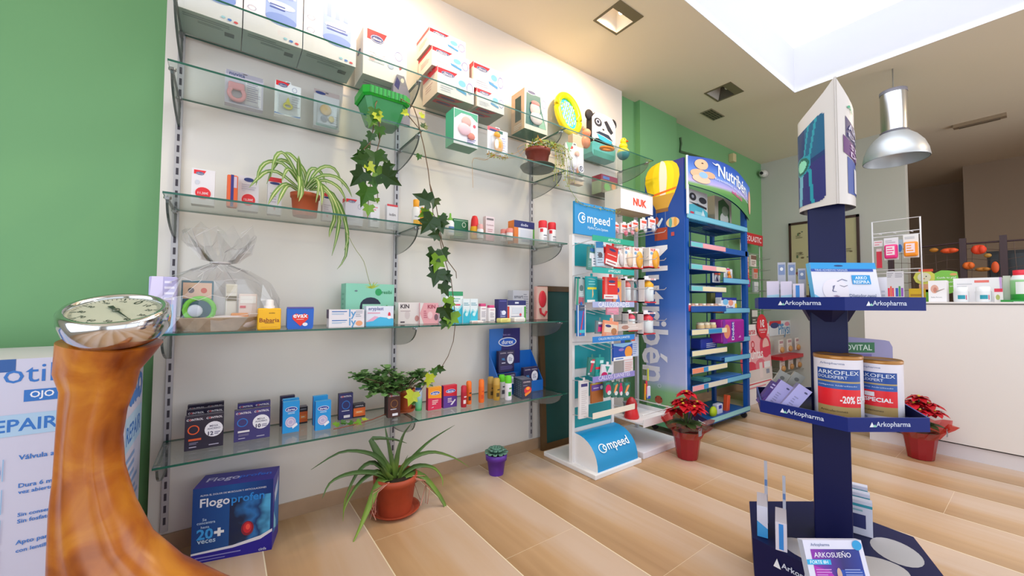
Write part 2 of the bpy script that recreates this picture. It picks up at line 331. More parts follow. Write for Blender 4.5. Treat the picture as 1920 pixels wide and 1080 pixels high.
MB().lathe([(.045, 0), (.045, -.03), (.02, -.04)], (0, 0, 0), C('#c9c7c0'), 16, 'X').build('mount', t)
MB().ball((-.08, -.01, -.01), .05, C('#cfcdc8', .3)).lathe([(.02, -.03), (.02, -.052)], (-.095, -.012, -.015), DARK, 12, 'X').build('camera_head', t)
tag(MB().box(5.02, 5.1, -.01, .05, 2.83, 2.93, C('#c8b98c', .5), .006).build('motion_sensor'), 'small beige sensor box high on the green wall', 'sensor')
P = [onY(1276, 258, .04), onY(1277, 270, .04), onY(1275, 284, .04), onY(1300, 291, .04), onY(1330, 300, .04)]
tag(MB().tube(P, .012, C('#3f5a38'), 6).build('wall_cable'), 'dark cable running along the green wall above the blue rack', 'cable')

# ------------------------------------------------------------------ glass shelving
UX = (-.18, .80, 1.82, 2.80)
UPN = ('left-hand', 'second', 'third')
for i, x in enumerate(UX[:3]):
    mb = MB().box(x - .012, x + .012, -.014, -.0005, .09, 2.262, C('#b9b6bb', .4, .3))
    z = .12
    while z < 2.23: mb.box(x - .0045, x + .0045, -.0146, -.014, z, z + .03, C('#3a3440')); z += .05
    tag(mb.build('slotted_upright'), f'{UPN[i]} slotted metal upright of the glass shelving, counted from the left', 'shelf upright', 'slotted uprights on the white panel')
SZ = {1: 2.245, 2: 1.957, 3: 1.466, 4: .950, 5: .477}
SN = {1: 'top', 2: 'second', 3: 'third', 4: 'fourth', 5: 'lowest'}
SD = .368
def pane(x0, x1, z, label):
    mb = MB(); y0, y1, h = -SD, -.03, .008; v = [(x, y, q) for q in (0, -h) for y in (y0, y1) for x in (x0, x1)]
    mb.add(v, [(0, 1, 3, 2), (4, 6, 7, 5)], GLASS); mb.add(v, [(0, 4, 5, 1), (2, 3, 7, 6), (0, 2, 6, 4), (1, 5, 7, 3)], GEDGE)
    tag(mb.build('glass_shelf', loc=(0, 0, z)), label, 'shelf', 'glass shelf panes')
BAYN = ('left', 'middle', 'right-hand')
for s, z in SZ.items():
    n = 3 if s < 3 else 2
    for b in range(n):
        x0 = UX[b] + .002; x1 = UX[b + 1] - .002
        if b == 0: x0 -= .012
        if b == n - 1: x1 += .02
        pane(x0, x1, z, f'{SN[s]} glass shelf pane with dark green edge, {BAYN[b]} bay of the white panel')
def bracket_proto():
    t = thing('shelf_bracket', 'x', 'shelf bracket', group='glass fin shelf brackets')
    mb = MB(); pr = [(-.015, -.012), (-.33, -.012)] + [(-.015 - .315 * cos(a), -.012 - .112 * sin(a) ** .9) for a in [pi / 2 * k / 10 for k in range(1, 11)]]
    mb.prism([(-.004, y, z) for y, z in pr], (.008, 0, 0), FIN, C('#4c5654', .2)); mb.build('fin', t)
    for y in (-.05, -.315):
        MB().lathe([(.012, -.016), (.012, -.0085)], (0, y, 0), STEEL, 14).box(-.006, .006, y - .02, y + .02, -.022, -.012, STEEL).build('clip', t)
    return t
bp = bracket_proto(); first = True
for s, z in SZ.items():
    for i, x in enumerate(UX if s < 3 else UX[:3]):
        o = bp if first else copy_tree(bp); first = False; o.location = (x, 0, z)
        o['label'] = f'grey glass bracket fin under the {SN[s]} shelf at the ' + ('left-hand upright', 'second upright', 'third upright', 'right end beyond the third upright')[i]

# ------------------------------------------------------------------ packaged goods
def S(xl, xr, yt, Y, z):
    return onY(xl, yt, Y).x, onY(xr, yt, Y).x, onY(xl, yt, Y).z - z
def carton(name, label, cat, X0, X1, Y, z, h, d, col, F=(), L=(), T=(), B=(), R=(), side=None, top=None, bottom=None, rz=0, group=None, bev=0, parent=None):
    w = X1 - X0; mb = MB()
    if bev: mb.box(0, w, 0, d, 0, h, MAT(col), bev)
    else: mb.box(0, w, 0, d, 0, h, MAT(col), 0, MAT(side) if side else None, MAT(top) if top else None, MAT(bottom) if bottom else None)
    if F: mb.deco((0, 0, 0), (w, 0, 0), (0, 0, h), F)
    if L: mb.deco((0, d, 0), (0, -d, 0), (0, 0, h), L)
    if R: mb.deco((w, 0, 0), (0, d, 0), (0, 0, h), R)
    if T: mb.deco((0, 0, h), (w, 0, 0), (0, d, 0), T)
    if B: mb.deco((0, d, 0), (w, 0, 0), (0, -d, 0), B)
    o = mb.build(name, parent, (X0, Y, z), rz)
    if not parent: tag(o, label, cat, group)
    return o
def sc(name, label, cat, s, Y, xl, xr, yt, d, col, z=None, h=None, **k):
    z = SZ[s] if z is None else z; a, b, hh = S(xl, xr, yt, Y, z); return carton(name, label, cat, a, b, Y, z, h or hh, d, col, **k)
def bottle(name, label, cat, x, y, z, prof, cols, n=20, group=None, deco=None, deco_w=None):
    # prof: list of segments [(r,h),...] each with its colour; last segments may be the cap (child)
    t = thing(name, label, cat, (x, y, z), 0, group)
    for (pn, pr), c in zip(prof, cols):
        mb = MB().lathe(pr, (0, 0, 0), MAT(c), n)
        if deco and pn == 'body':
            r = max(q[0] for q in pr) * 1.012; z0, z1 = deco_w; 
            for c2, a0, a1, u0, u1 in deco:
                k0, k1 = radians(a0), radians(a1); N = 8; vs = [(r * sin(k0 + (k1 - k0) * j / N), -r * cos(k0 + (k1 - k0) * j / N), z0 + (z1 - z0) * q) for q in (u0, u1) for j in range(N + 1)]
                mb.add(vs, [(j, j + 1, N + 2 + j, N + 1 + j) for j in range(N)], MAT(c2), True)
        mb.build(pn, t)
    return t
CB = '#e8232f'; CN = '#2c3a7a'; CG = '#8a8d98'
def logo(u, v, wd, asp=1.6):   # red tab with blue oval mark
    a = wd; return [('p', [(u - a * .62, v + .1 * asp), (u + a * .62, v + .1 * asp), (u + a * .35, v - .03 * asp), (u - a * .62, v - .03 * asp)], CB), ('e', u, v, a * .42, .055 * asp, CN), ('e', u, v, a * .39, .045 * asp, '#f4f2f5'), ('e', u, v, a * .37, .04 * asp, CN), ('t', u, v, a * .55, 'chicco', '#f4f2f5')]
# --- top shelf
ster = lambda n: dict(F=[('e', .62, .85, .27, .10, '#8ea4dc'), ('r', .35, .30, .89, .85, '#9db3e6'), ('r', .37, .64, .87, .86, '#c3cff0'), ('r', .42, .62, .5, .82, '#8ea4dc'), ('r', .58, .62, .66, .82, '#8ea4dc'), ('r', .74, .62, .82, .82, '#8ea4dc'), ('e', .62, .30, .27, .08, '#7e97d6'), ('e', .62, .50, .24, .05, '#c9d5f2'), ('l', .42, .42, .82, .5, 2, '#4b5ea8'), ('o', .13, .5, .07, .035, .12, '#8f96b8'), ('o', .13, .32, .07, .035, .12, '#8f96b8'), ('e', .7, .06, .035, .015, '#9fd0e6'), ('e', .8, .05, .035, .015, '#3f7bd0'), ('e', .9, .04, .035, .015, '#d9434f')],
    B=[('l', .3, .62, .7, .72, 2, '#6c7c7a'), ('r', .72, .45, .88, .62, '#5c6866'), ('l', .08, .75, .8, .9, 2, '#7d8b89')], side='#dfe6ee', bottom='#b9c6c2', L=[('l', .2, .3, .8, .6, 5, CG)])
for i, (a, b) in enumerate(((-.185, .032), (.036, .263), (.267, .503))):
    carton('steriliser_box', ('first', 'second', 'third')[i] + ' large white steriliser carton from the left end of the top shelf', 'box', a, b, -.228, SZ[1], .33, .19, '#e3e0ea', group='large steriliser cartons on the top shelf', **ster(i))
carton('tall_baby_box', 'tall white carton with red corner logo right of the steriliser cartons, top shelf', 'box', .545, .776, -.2, SZ[1], .25, .16, '#ece8ea', F=logo(.3, .82, .36) + [('o', .8, .62, .09, .1, .1, '#7d84c2'), ('l', .12, .3, .5, .55, 4, '#c9cbd6'), ('e', .35, .56, .12, .1, '#d9dade'), ('e', .2, .38, .06, .05, '#e9b3b6'), ('p', [(.8, .42), (.92, .42), (.84, .33)], '#e0565d'), ('e', .62, .35, .07, .06, '#c4cce6')], L=[('e', .5, .6, .2, .06, CN)], B=[('l', .1, .4, .9, .7, 2, '#8d938f'), ('r', .55, .2, .75, .4, '#6f7673')], bottom='#c9cdc6')
# green house-shaped hang pack hides behind the basket; stack of warmers
def warmer(label, X0, X1, Y, z, h, d):
    carton('bottle_warmer_box', label, 'box', X0, X1, Y, z, h, d, '#ece7ea', F=[(t[0],) + tuple(t[1:]) for t in logo(.27, .80, .42, 1.5)] + [('e', .64, .62, .15, .2, '#bfe0ec'), ('e', .66, .64, .1, .12, '#7fc1dc'), ('p', [(.48, .45), (.78, .35), (.78, .25), (.5, .35)], '#4f9bd0'), ('o', .88, .55, .09, .22, .12, '#8a83c4'), ('l', .08, .12, .5, .36, 3, '#d6d4de')], L=[('r', .0, .82, 1, 1, '#e2474f'), ('l', .2, .3, .8, .6, 3, '#c9a49f')], B=[('p', [(.08, .95), (.75, .95), (.55, .75), (.08, .75)], '#c64a50'), ('p', [(.08, .65), (.75, .65), (.55, .45), (.08, .45)], '#c64a50'), ('e', .35, .84, .2, .06, '#5a4a6e'), ('e', .35, .54, .2, .06, '#5a4a6e')], side='#ead6cc', bottom='#a9a59b', group='cartons with red corner logos stacked on the top shelf')
warmer('white and red carton at the bottom of the stack of three, top shelf', .933, 1.17, -.26, SZ[1], .155, .2)
warmer('white and red carton in the middle of the stack of three, top shelf', .905, 1.145, -.245, SZ[1] + .1552, .115, .19)
warmer('white and red carton topmost of the stack of three near the ceiling', .892, 1.125, -.235, SZ[1] + .2704, .105, .18)
warmer('lower white and red carton of the stack of two, top shelf', 1.19, 1.39, -.262, SZ[1], .115, .19)
warmer('upper white and red carton of the stack of two, top shelf', 1.172, 1.395, -.25, SZ[1] + .1152, .16, .19)
t = thing('doll_box', 'tall toy carton with green window holding a soft doll, top shelf', 'toy box', (1.60, -.2, SZ[1]))
mb = MB().box(0, .205, 0, .15, 0, .28, C('#ebe6df'), 0, C('#d5b79a'), None, C('#6f9a82')); mb.deco((0, 0, 0), (.205, 0, 0), (0, 0, .28), [('p', [(.05, .12), (.08, .9), (.68, .9), (.72, .6), (.95, .12)], '#2f6f6e'), ('e', .3, .93, .2, .05, '#f2f2f2'), ('e', .3, .93, .17, .035, CN), ('o', .84, .75, .1, .1, .15, '#7a83bb'), ('p', [(.62, .12), (.7, .5), (.95, .12)], '#9ccbb4')]); mb.deco((0, .15, 0), (0, -.15, 0), (0, 0, .28), [('r', .3, .25, .75, .85, '#2d4d49'), ('l', .2, .05, .8, .18, 3, '#f0e9e2')]); mb.build('carton', t)
MB().ball((.09, -.004, .15), .045, C('#e8c9c4', .8), sq=(1, .25, 1.1)).ball((.1, -.006, .09), .055, C('#ecd9dc', .8), sq=(1, .2, .8)).ball((.09, -.008, .19), .035, C('#d98f8b', .8), sq=(1.1, .2, .5)).build('doll', t)
c = onY(1068, 212, -.1); rr = .155
t = thing('bath_ring', 'yellow inflatable ring with turquoise net centre leaning on the white wall', 'pool toy', (c.x, -.085, c.z), 0)
mb = MB(); mb.tube([(.112 * cos(a), .03 * sin(a), .155 * sin(a)) for a in [2 * pi * k / 36 for k in range(36)]], .026, C('#f5e400', .35), 10, closed=True); mb.build('ring', t)
mb = MB(); mb.poly([(.088 * cos(a), .004 + .03 * sin(a), .131 * sin(a)) for a in [2 * pi * k / 32 for k in range(32)]], C('#1fb6c4', .6))
for k in range(-4, 5):
    for j in range(-5, 6):
        u, v = k * .021 + (j % 2) * .010, j * .0235
        if (u / .08) ** 2 + (v / .12) ** 2 < .85: mb.deco((u - .006, -.001 + .03 * v / .155, v - .008), (.012, 0, 0), (.004, 0, .017), [('r', 0, 0, 1, 1, '#d7f0ea' if (k + j) % 3 else '#e9c73a')])
mb.build('net', t)
# panda bag
c0, c1 = onY(1103, 300, -.1).x, onY(1147, 300, -.1).x
t = thing('panda_bath_bag', 'panda-faced bath toy bag with turquoise lower half on the top shelf', 'bath toy', (c0, -.14, SZ[1])); W = c1 - c0
def bag_outline(z0, z1, ins=0): return [(.02 + ins, 0, z0), (W - .02 - ins, 0, z0), (W, 0, z0 + .03), (W, 0, z1 - .06), (W * .85, 0, z1 - .01), (W * .5, 0, z1), (W * .15, 0, z1 - .01), (0, 0, z1 - .06), (0, 0, z0 + .03)]
MB().prism(bag_outline(.001, .16), (0, .1, 0), C('#5fc2c8', .5)).box(.02, W - .02, -.004, 0, .002, .05, C('#2a9d96')).build('pocket', t)
mb = MB().prism(bag_outline(.12, .37), (0, .06, 0), C('#ece8ea', .6), C('#2a262c')); mb.deco((0, 0, .12), (W, 0, 0), (0, 0, .25), [('e', .25, .66, .16, .14, '#2b2830'), ('e', .25, .68, .09, .08, '#c9cbe0'), ('e', .25, .68, .05, .05, '#1c1c30'), ('p', [(.5, .75), (.62, .82), (.9, .5), (.8, .4), (.66, .5)], '#2b2830'), ('e', .47, .48, .05, .03, '#2b2830'), ('p', [(.15, .3), (.3, .38), (.7, .36), (.88, .2), (.5, .27)], '#1f2a44'), ('p', [(.2, .28), (.5, .25), (.85, .18), (.8, .05), (.3, .12)], '#39b3d6')]); mb.build('panda_face', t)
for x_ in (.0, W): MB().ball((x_, .03, .335), .045, C('#2a262c', .8), sq=(1, .5, 1)).build('ear', t)
c = onY(1138, 290, -.26); tag(MB().tube([(.05 * cos(a), .045 * sin(a), .01 * sin(a)) for a in [2 * pi * k / 24 for k in range(24)]], .011, C('#ef8a28', .4), 8, closed=True).build('orange_ring', loc=(c.x, -.26, SZ[1] + .0215)), 'small orange toy ring on the top shelf before the panda bag', 'toy')
c = onY(1165, 300, -.2)
t = thing('rubber_duck', 'yellow rubber duck on a blue and yellow ball, right end of the top shelf', 'bath toy', (c.x, -.22, SZ[1]))
MB().ball((0, 0, .052), .052, grad('duck_ball', ((0, '#2f7690'), (.5, '#3c8ea0'), (.62, '#d9cf3e'), (1, '#e8d930')), 2, 0, .1)).build('ball', t)
MB().ball((0, 0, .115), .034, C('#f4d51c', .35), sq=(1.1, 1, .8)).ball((0, -.002, .155), .027, C('#f4d51c', .35)).build('body', t); MB().ball((.012, -.028, .15), .011, C('#e05a22', .4), sq=(1.3, 1, .5)).build('beak', t)
MB().ball((-.012, -.025, .163), .004, DARK).ball((.014, -.022, .163), .004, DARK).build('eyes', t)
c = onY(1098, 265, -.2); t = thing('orange_hippo_toy', 'salmon-coloured rubber animal toy beside the panda bag', 'bath toy', (c.x, -.2, SZ[1])); MB().ball((0, 0, .05), .045, C('#e8906a', .5), sq=(1, .7, 1.1)).ball((0, -.01, .115), .033, C('#ea9873', .5)).build('body', t); MB().ball((-.02, 0, .145), .011, C('#e8906a')).ball((.02, 0, .145), .011, C('#e8906a')).build('ears', t)
# --- second shelf
def hangpack(name, label, X0, X1, Y, z, h, card, F, lump, cat='blister pack', d=.012, group=None, rz=0, hole=True, foot=0):
    # flat card with a clear blister over a product shape
    t = thing(name, label, cat, (X0, Y, z), rz, group); w = X1 - X0
    pts = [(0, 0, 0), (w, 0, 0), (w, 0, h * .93), (w * .62, 0, h * .93), (w * .6, 0, h), (w * .4, 0, h), (w * .38, 0, h * .93), (0, 0, h * .93)] if hole else [(0, 0, 0), (w, 0, 0), (w, 0, h), (0, 0, h)]
    mb = MB().prism(pts, (0, .0015, 0), MAT(card))
    if foot: mb.box(0, w, -foot, foot, -.0005, .001, MAT(card))
    mb.deco((0, 0, 0), (w, 0, 0), (0, 0, h), list(F) + ([('e', .5, .955, .07, .018, '#6d6a70')] if hole else [])); mb.build('card', t)
    mb = MB(); lump(mb, w, h); mb.build('product', t)
    x0, x1, z0, z1 = w * .1, w * .9, h * .06, h * .62; MB().box(x0, x1, -max(d, .012) * 2, -.003, z0, z1, BLIS, .004).build('blister', t)
    return t
def hp(name, label, s, Y, xl, xr, yt, card, F, lump, **k):
    a, b, h = S(xl, xr, yt, Y, SZ[s]); return hangpack(name, label, a, b, Y, SZ[s], h, card, F, lump, **k)
hp('pink_teether_pack', 'clear pack with a pink ring teether, far left of the second shelf', 2, -.09, 423, 495, 127, '#c9c3d4', [('r', .02, .86, .98, .98, '#a9a6b8'), ('r', .52, .1, .95, .8, '#e9e2ea'), ('l', .56, .2, .92, .75, 9, '#9d93b5'), ('t', .3, .9, .4, 'nuvita', '#34427c')], lambda m, w, h: m.tube([(w * .3 + .028 * cos(a), -.012, h * .32 + .03 * sin(a)) for a in [2 * pi * k / 20 for k in range(20)]], .009, C('#ef9aa4', .4), 8, closed=True).box(w * .08, w * .5, -.022, -.004, h * .42, h * .62, C('#ee98a2', .4), .006), foot=.02)
hp('nail_scissors_pack', 'white card pack with small yellow baby scissors, second shelf', 2, -.1, 516, 565, 146, '#e9ecf0', logo(.3, .86, .42, 1) + [('o', .75, .8, .09, .07, .12, '#7a80b5'), ('p', [(0, .02), (1, .02), (1, .1), (.5, .04), (0, .09)], '#4f79b5'), ('l', .65, .3, .95, .7, 6, '#b9bcc6')], lambda m, w, h: m.tube([(w * .5 + .017 * cos(a), -.008, h * .3 + .012 * sin(a)) for a in [2 * pi * k / 16 for k in range(16)]], .005, C('#d9cf20', .4), 6, closed=True).add([(w * .38, -.008, h * .34), (w * .62, -.008, h * .34), (w * .5, -.008, h * .55)], [(0, 1, 2)], C('#d9cf20')), foot=.02)
hp('orange_soother_pack', 'clear pack with an orange and grey baby item, third from left on the second shelf', 2, -.075, 589, 637, 165, '#c7c9cf', [('r', 0, .88, 1, 1, '#b6a7a9'), ('e', .25, .92, .2, .04, CN), ('r', .1, .05, .9, .12, '#9fc0b8'), ('l', .65, .1, .95, .4, 5, '#7b7f90')], lambda m, w, h: m.ball((w * .45, -.012, h * .48), .028, C('#d9a437', .4), sq=(1, .45, 1)).ball((w * .4, -.012, h * .25), .017, C('#5b6478', .4), sq=(1, .5, 1)).ball((w * .68, -.012, h * .27), .014, C('#e0c14a', .4), sq=(1, .5, 1.2)), foot=.02)
a, b = onY(738, 170, -.22).x, onY(770, 170, -.22).x; zb_ = SZ[2] + .075; h = onY(750, 140, -.22).z - zb_
t = thing('house_tag_pack', 'grey house-shaped cardboard pack with handle hole standing in the green basket', 'package', (a, -.215, zb_)); w = b - a
mb = MB().prism([(0, 0, 0), (w, 0, 0), (w, 0, h * .62), (w * .72, 0, h * .9), (w * .62, 0, h), (w * .2, 0, h), (0, 0, h * .75)], (0, .03, 0), C('#8d8794', .5)); mb.deco((0, 0, 0), (w, 0, 0), (0, 0, h), [('p', [(.05, .75), (.2, .95), (.4, .85), (.3, .68)], '#3a3570'), ('e', .52, .9, .1, .05, '#e6dccb'), ('l', .2, .1, .8, .5, 5, '#a9a3ad')]); mb.build('card', t)
a, b, h = S(848, 893, 203, -.3, SZ[2])
t = thing('doll_gift_box', 'mint and pink gift carton with a soft doll on the second shelf edge', 'toy box', (a, -.32, SZ[2])); w = b - a
mb = MB().box(0, w, 0, .1, 0, h, C('#e9e7ee'), 0, C('#3fb08d'), C('#53b894'), C('#5aa182')); mb.deco((0, 0, 0), (w, 0, 0), (0, 0, h), [('p', [(.02, .98), (.98, .98), (.98, .75), (.7, .9), (.3, .9), (.02, .7)], '#57b08c'), ('l', .55, .05, .95, .25, 4, '#7466a8'), ('e', .85, .62, .06, .05, '#e0566a')]); mb.build('carton', t)
MB().ball((w * .42, -.006, h * .45), .04, C('#ecc6d0', .8), sq=(1, .3, .9)).ball((w * .5, -.006, h * .68), .03, C('#e3b9b2', .8), sq=(1, .3, 1)).ball((w * .7, -.006, h * .3), .025, C('#d98a7e', .8), sq=(1, .3, .8)).build('doll', t)
hp('giraffe_teether_pack', 'white pack with an orange and white giraffe teether, second shelf edge', 2, -.3, 914, 952, 233, '#e9e7ee', [('r', .0, .82, .6, .96, '#e0606c'), ('r', .5, .8, .75, .9, '#2f6b62'), ('e', .3, .86, .22, .04, CN), ('l', .7, .3, .95, .7, 5, '#a99fce')], lambda m, w, h: m.ball((w * .42, -.012, h * .7), .022, C('#e2a02a', .4), sq=(1, .5, .9)).ball((w * .5, -.012, h * .35), .034, C('#e39f27', .4), sq=(.95, .4, 1.35)).ball((w * .36, -.022, h * .36), .02, C('#f4efe8', .4), sq=(.7, .35, 1.5)), foot=.02)
hp('seahorse_rattle_pack', 'white card pack with pale pink and orange toy figures right of the hanging pot', 2, -.27, 1060, 1094, 262, '#e9e2df', [('e', .3, .85, .12, .05, '#dd4a3e'), ('p', [(.05, .95), (.4, .98), (.2, .7)], '#8fc7a4'), ('l', .1, .05, .6, .3, 3, '#b7a7c7')], lambda m, w, h: m.ball((w * .4, -.01, h * .45), .03, C('#ece6ea', .5), sq=(.8, .4, 1.5)).ball((w * .7, -.01, h * .22), .028, C('#e9935a', .5), sq=(.8, .4, 1.3)).ball((w * .6, -.01, h * .7), .02, C('#e3b5a5', .5), sq=(1, .4, 1)), foot=.02)
sc('peach_carton', 'slim peach carton between the white toy pack and the panda bag', 'box', 2, -.2, 1074, 1094, 250, .05, '#ecc9b0', L=[('l', .2, .2, .8, .8, 6, '#d3a58c')], F=[('l', .2, .2, .8, .8, 6, '#d3a58c')])
c = onZ(1090, 338, SZ[2]); t = thing('badge_rattle', 'small round white badge toy with black letter mark on a stick, second shelf', 'toy', (onY(1089, 318, -.33).x, -.33, SZ[2]))
MB().lathe([(.026, -.005), (.026, .005)], (0, 0, .055), C('#e9e9f0'), 20, 'Y').deco((-.02, -.005, .035), (.04, 0, 0), (0, 0, .04), [('o', .5, .5, .5, .5, .25, '#1f2a4c'), ('t', .5, .5, .5, 'R', '#1f2a4c')]).build('badge', t); MB().box(-.02, .02, -.012, .012, 0, .028, C('#7d8a84', .4), .004).build('base', t)
a, b, h = S(1122, 1160, 325, -.13, SZ[2])
carton('toy_carton', 'small dark-topped toy carton with green and orange pictures, right end of the second shelf', 'toy box', a, a + .2, -.16, SZ[2], .15, .1, '#7a6a52', F=[('r', 0, .72, 1, 1, '#7d2f4c'), ('r', .1, .76, .5, .92, '#4a6fae'), ('e', .35, .35, .2, .2, '#5fae46'), ('e', .75, .45, .13, .2, '#e5852a'), ('l', .1, .05, .6, .15, 2, '#cfc8a4')], L=[('r', 0, 0, 1, .7, '#a9b98a'), ('r', 0, .7, 1, 1, '#8c2c3f')])
# --- third shelf
def rsign(txt): return logo(.35, .87, .42, .9) + [('e', .5, .32, .36, .18, '#e02a34'), ('o', .5, .32, .36, .18, .06, '#f0d7da'), ('t', .5, .32, .45, txt, '#f2e9ec'), ('e', .25, .62, .1, .06, '#cfd0dc')]
sc('cream_tube_box', 'carton with round red price badge at the left end of the third shelf', 'box', 3, -.2, 360, 404, 314, .05, '#e6e1e6', F=rsign('11,20€'), top='#e88d92', side='#e3dee3')
sc('striped_pack', 'upright orange pack with a dark blue band on the third shelf', 'package', 3, -.23, 426, 447, 326, .04, '#e05f2c', F=[('r', .35, 0, .62, 1, '#2f2f7c'), ('r', .62, .6, .9, .95, '#c9b3c4')], bev=.006)
sc('lotion_box', 'carton with round red price badge next to the striped orange pack', 'box', 3, -.18, 448, 486, 328, .045, '#dcd7e0', F=rsign('12,20€')[5:] + [('e', .5, .9, .25, .06, CN), ('l', .15, .6, .85, .78, 3, '#bdb9cc')])
sl = lambda c='#e2dde4': dict(F=[('r', 0, .88, 1, 1, '#d8323e'), ('e', .5, .84, .38, .035, CN), ('l', .15, .3, .85, .6, 4, '#c3b9c6'), ('p', [(.4, .2), (.6, .2), (.5, .1)], '#e08a90')])
sc('slim_cosmetic_box', 'slim white and red carton just left of the spider plant', 'box', 3, -.17, 503, 529, 331, .04, '#e0dbe2', **sl())
sc('slim_cosmetic_box', 'slim white and red carton partly hidden behind spider plant leaves', 'box', 3, -.17, 605, 624, 361, .035, '#dfd9e0', **sl())
sc('baby_comb_box', 'medium white carton with red logo tab right of the spider plant', 'box', 3, -.13, 648, 681, 369, .06, '#e0dbe4', F=logo(.35, .86, .5, .9) + [('l', .15, .15, .6, .4, 3, '#c3bfcd'), ('o', .8, .7, .1, .09, .12, '#8a83b4')], L=[('r', 0, .85, 1, 1, '#d8323e')])
sc('pink_print_box', 'small white carton with pink print beneath the hanging ivy tip', 'box', 3, -.15, 695, 712, 382, .04, '#e9e5ea', F=[('l', .15, .7, .85, .92, 2, '#e58b97'), ('r', .3, .25, .75, .4, '#8d8a94')])
sc('slim_white_box', 'slim white carton with red top edge just before the second upright', 'box', 3, -.13, 726, 746, 382, .035, '#ece9ee', F=[('r', 0, .92, 1, 1, '#dc4650'), ('t', .5, .6, .6, 'isdin', '#6d6a74'), ('l', .2, .15, .8, .4, 3, '#cfc9d2')])
def pos(px, Y): return onY(px, 400, Y).x
bottle('sunscreen_bottle', 'white sunscreen bottle with yellow-orange cap, third shelf middle bay', 'bottle', pos(780, -.26), -.26, SZ[3], [('body', [(.018, 0), (.021, .01), (.021, .1), (.012, .115)]), ('cap', [(.015, .112), (.016, .148), (.012, .152)])], ['#e6e4e4', '#f0a21c'], deco=[('#e9b23a', -60, 60, .1, .4), ('#8a8d98', -40, 40, .55, .6)], deco_w=(0, .1))
bottle('sunscreen_tube', 'orange sunscreen tube half hidden by ivy leaves on the third shelf', 'tube', pos(792, -.25), -.25, SZ[3], [('cap', [(.018, 0), (.018, .025)]), ('body', [(.018, .025), (.019, .05), (.012, .1), (.004, .12)])], ['#f2b42a', '#ef9a1a'])
bottle('spray_bottle', 'white spray bottle with green nozzle on the third shelf', 'bottle', pos(843, -.16), -.17, SZ[3], [('body', [(.021, 0), (.023, .01), (.023, .075), (.012, .088)]), ('cap', [(.014, .086), (.014, .1), (.007, .104), (.005, .13), (.001, .131)])], ['#e9eaea', '#6fae3c'], deco=[('#5f84b8', -50, 50, .45, .6), ('#9fb8d0', -50, 50, .15, .3)], deco_w=(0, .08))
sc('green_carton', 'dark green carton right of the green-nozzled spray bottle', 'box', 3, -.1, 851, 878, 409, .05, '#1f6b45', F=[('e', .7, .72, .14, .14, '#c9d8c4'), ('e', .7, .72, .1, .1, '#1f6b45'), ('l', .1, .1, .6, .3, 2, '#7fb04a'), ('r', 0, .9, 1, .94, '#8fb89a')], top='#2c7d53')
bottle('repellent_bottle', 'yellow bottle with tall red cap on the third shelf', 'bottle', pos(887, -.12), -.14, SZ[3], [('body', [(.026, 0), (.029, .01), (.029, .05), (.025, .075)]), ('cap', [(.025, .074), (.022, .12), (.015, .142), (.004, .146)])], ['#f2b21e', '#e3262a'], deco=[('#e0452c', -50, 50, .3, .6)], deco_w=(0, .07))
bottle('roll_on_bottle', 'short white bottle with pale pink cap beside the red-capped yellow one', 'bottle', pos(899, -.17), -.18, SZ[3], [('body', [(.02, 0), (.021, .05), (.018, .056)]), ('cap', [(.018, .055), (.018, .08), (.012, .088)])], ['#e9e4e6', '#e6a9a6'], deco=[('#5c5560', -40, 40, .4, .55)], deco_w=(0, .05))
sc('pink_cream_carton', 'tall pink and white carton standing alone in the middle of the third shelf', 'box', 3, -.14, 911, 927, 405, .035, '#ecd8da', F=[('r', 0, .0, 1, .3, '#e7a3a9'), ('r', .1, .85, .9, .93, '#7d7276'), ('t', .5, .65, .8, 'Cumlaude', '#a8838a'), ('l', .2, .35, .8, .5, 2, '#c58e94')], top='#e98a93')
for i, px in enumerate((945, 956)):
    bottle('cream_jar', ('small white jar with coral lid, left of the matching pair', 'small white jar with coral lid, right of the matching pair')[i], 'jar', pos(px, -.17 - .05 * i), -.17 - .05 * i, SZ[3], [('body', [(.02, 0), (.021, .05)]), ('cap', [(.022, .05), (.022, .075), (.02, .078)])], ['#e8dfe0', '#e58a80'], group='pair of coral-lidded jars', deco=[('#4f474e', -45, 45, .35, .5)], deco_w=(0, .05))
sc('navy_top_box', 'carton with navy top band and orange, white and green panels, third shelf', 'box', 3, -.15, 964, 1002, 412, .07, '#e9e9ee', F=[('r', 0, .7, 1, 1, '#2a2f6e'), ('t', .5, .84, .35, 'dodie', '#dfe3f2'), ('r', 0, 0, .2, .7, '#e57b28'), ('r', .92, 0, 1, .7, '#68b04a'), ('r', .3, .25, .85, .62, '#dfe2ec'), ('l', .35, .1, .85, .22, 2, '#7d8ab4')], side='#e57b28', top='#2a2f6e')
for i, (px, yt, Y) in enumerate(((1014, 411, -.23), (1031, 408, -.22))):
    x = onY(px, 440, Y).x
    bottle('deodorant_can', ('left', 'right')[i] + ' white spray can with red cap, right end of third shelf', 'spray can', x, Y - .02, SZ[3], [('body', [(.029, 0), (.03, .008), (.03, .1), (.026, .106)]), ('cap', [(.029, .105), (.029, .148), (.024, .155)])], ['#ece9ec', '#dc2230'], group='white spray cans with red caps', deco=[('#6a6a74', -28, 28, .5, .56), ('#c9c4c9', -28, 28, .2, .4), ('#dc2230', -75, -35, .75, .98)], deco_w=(0, .1))
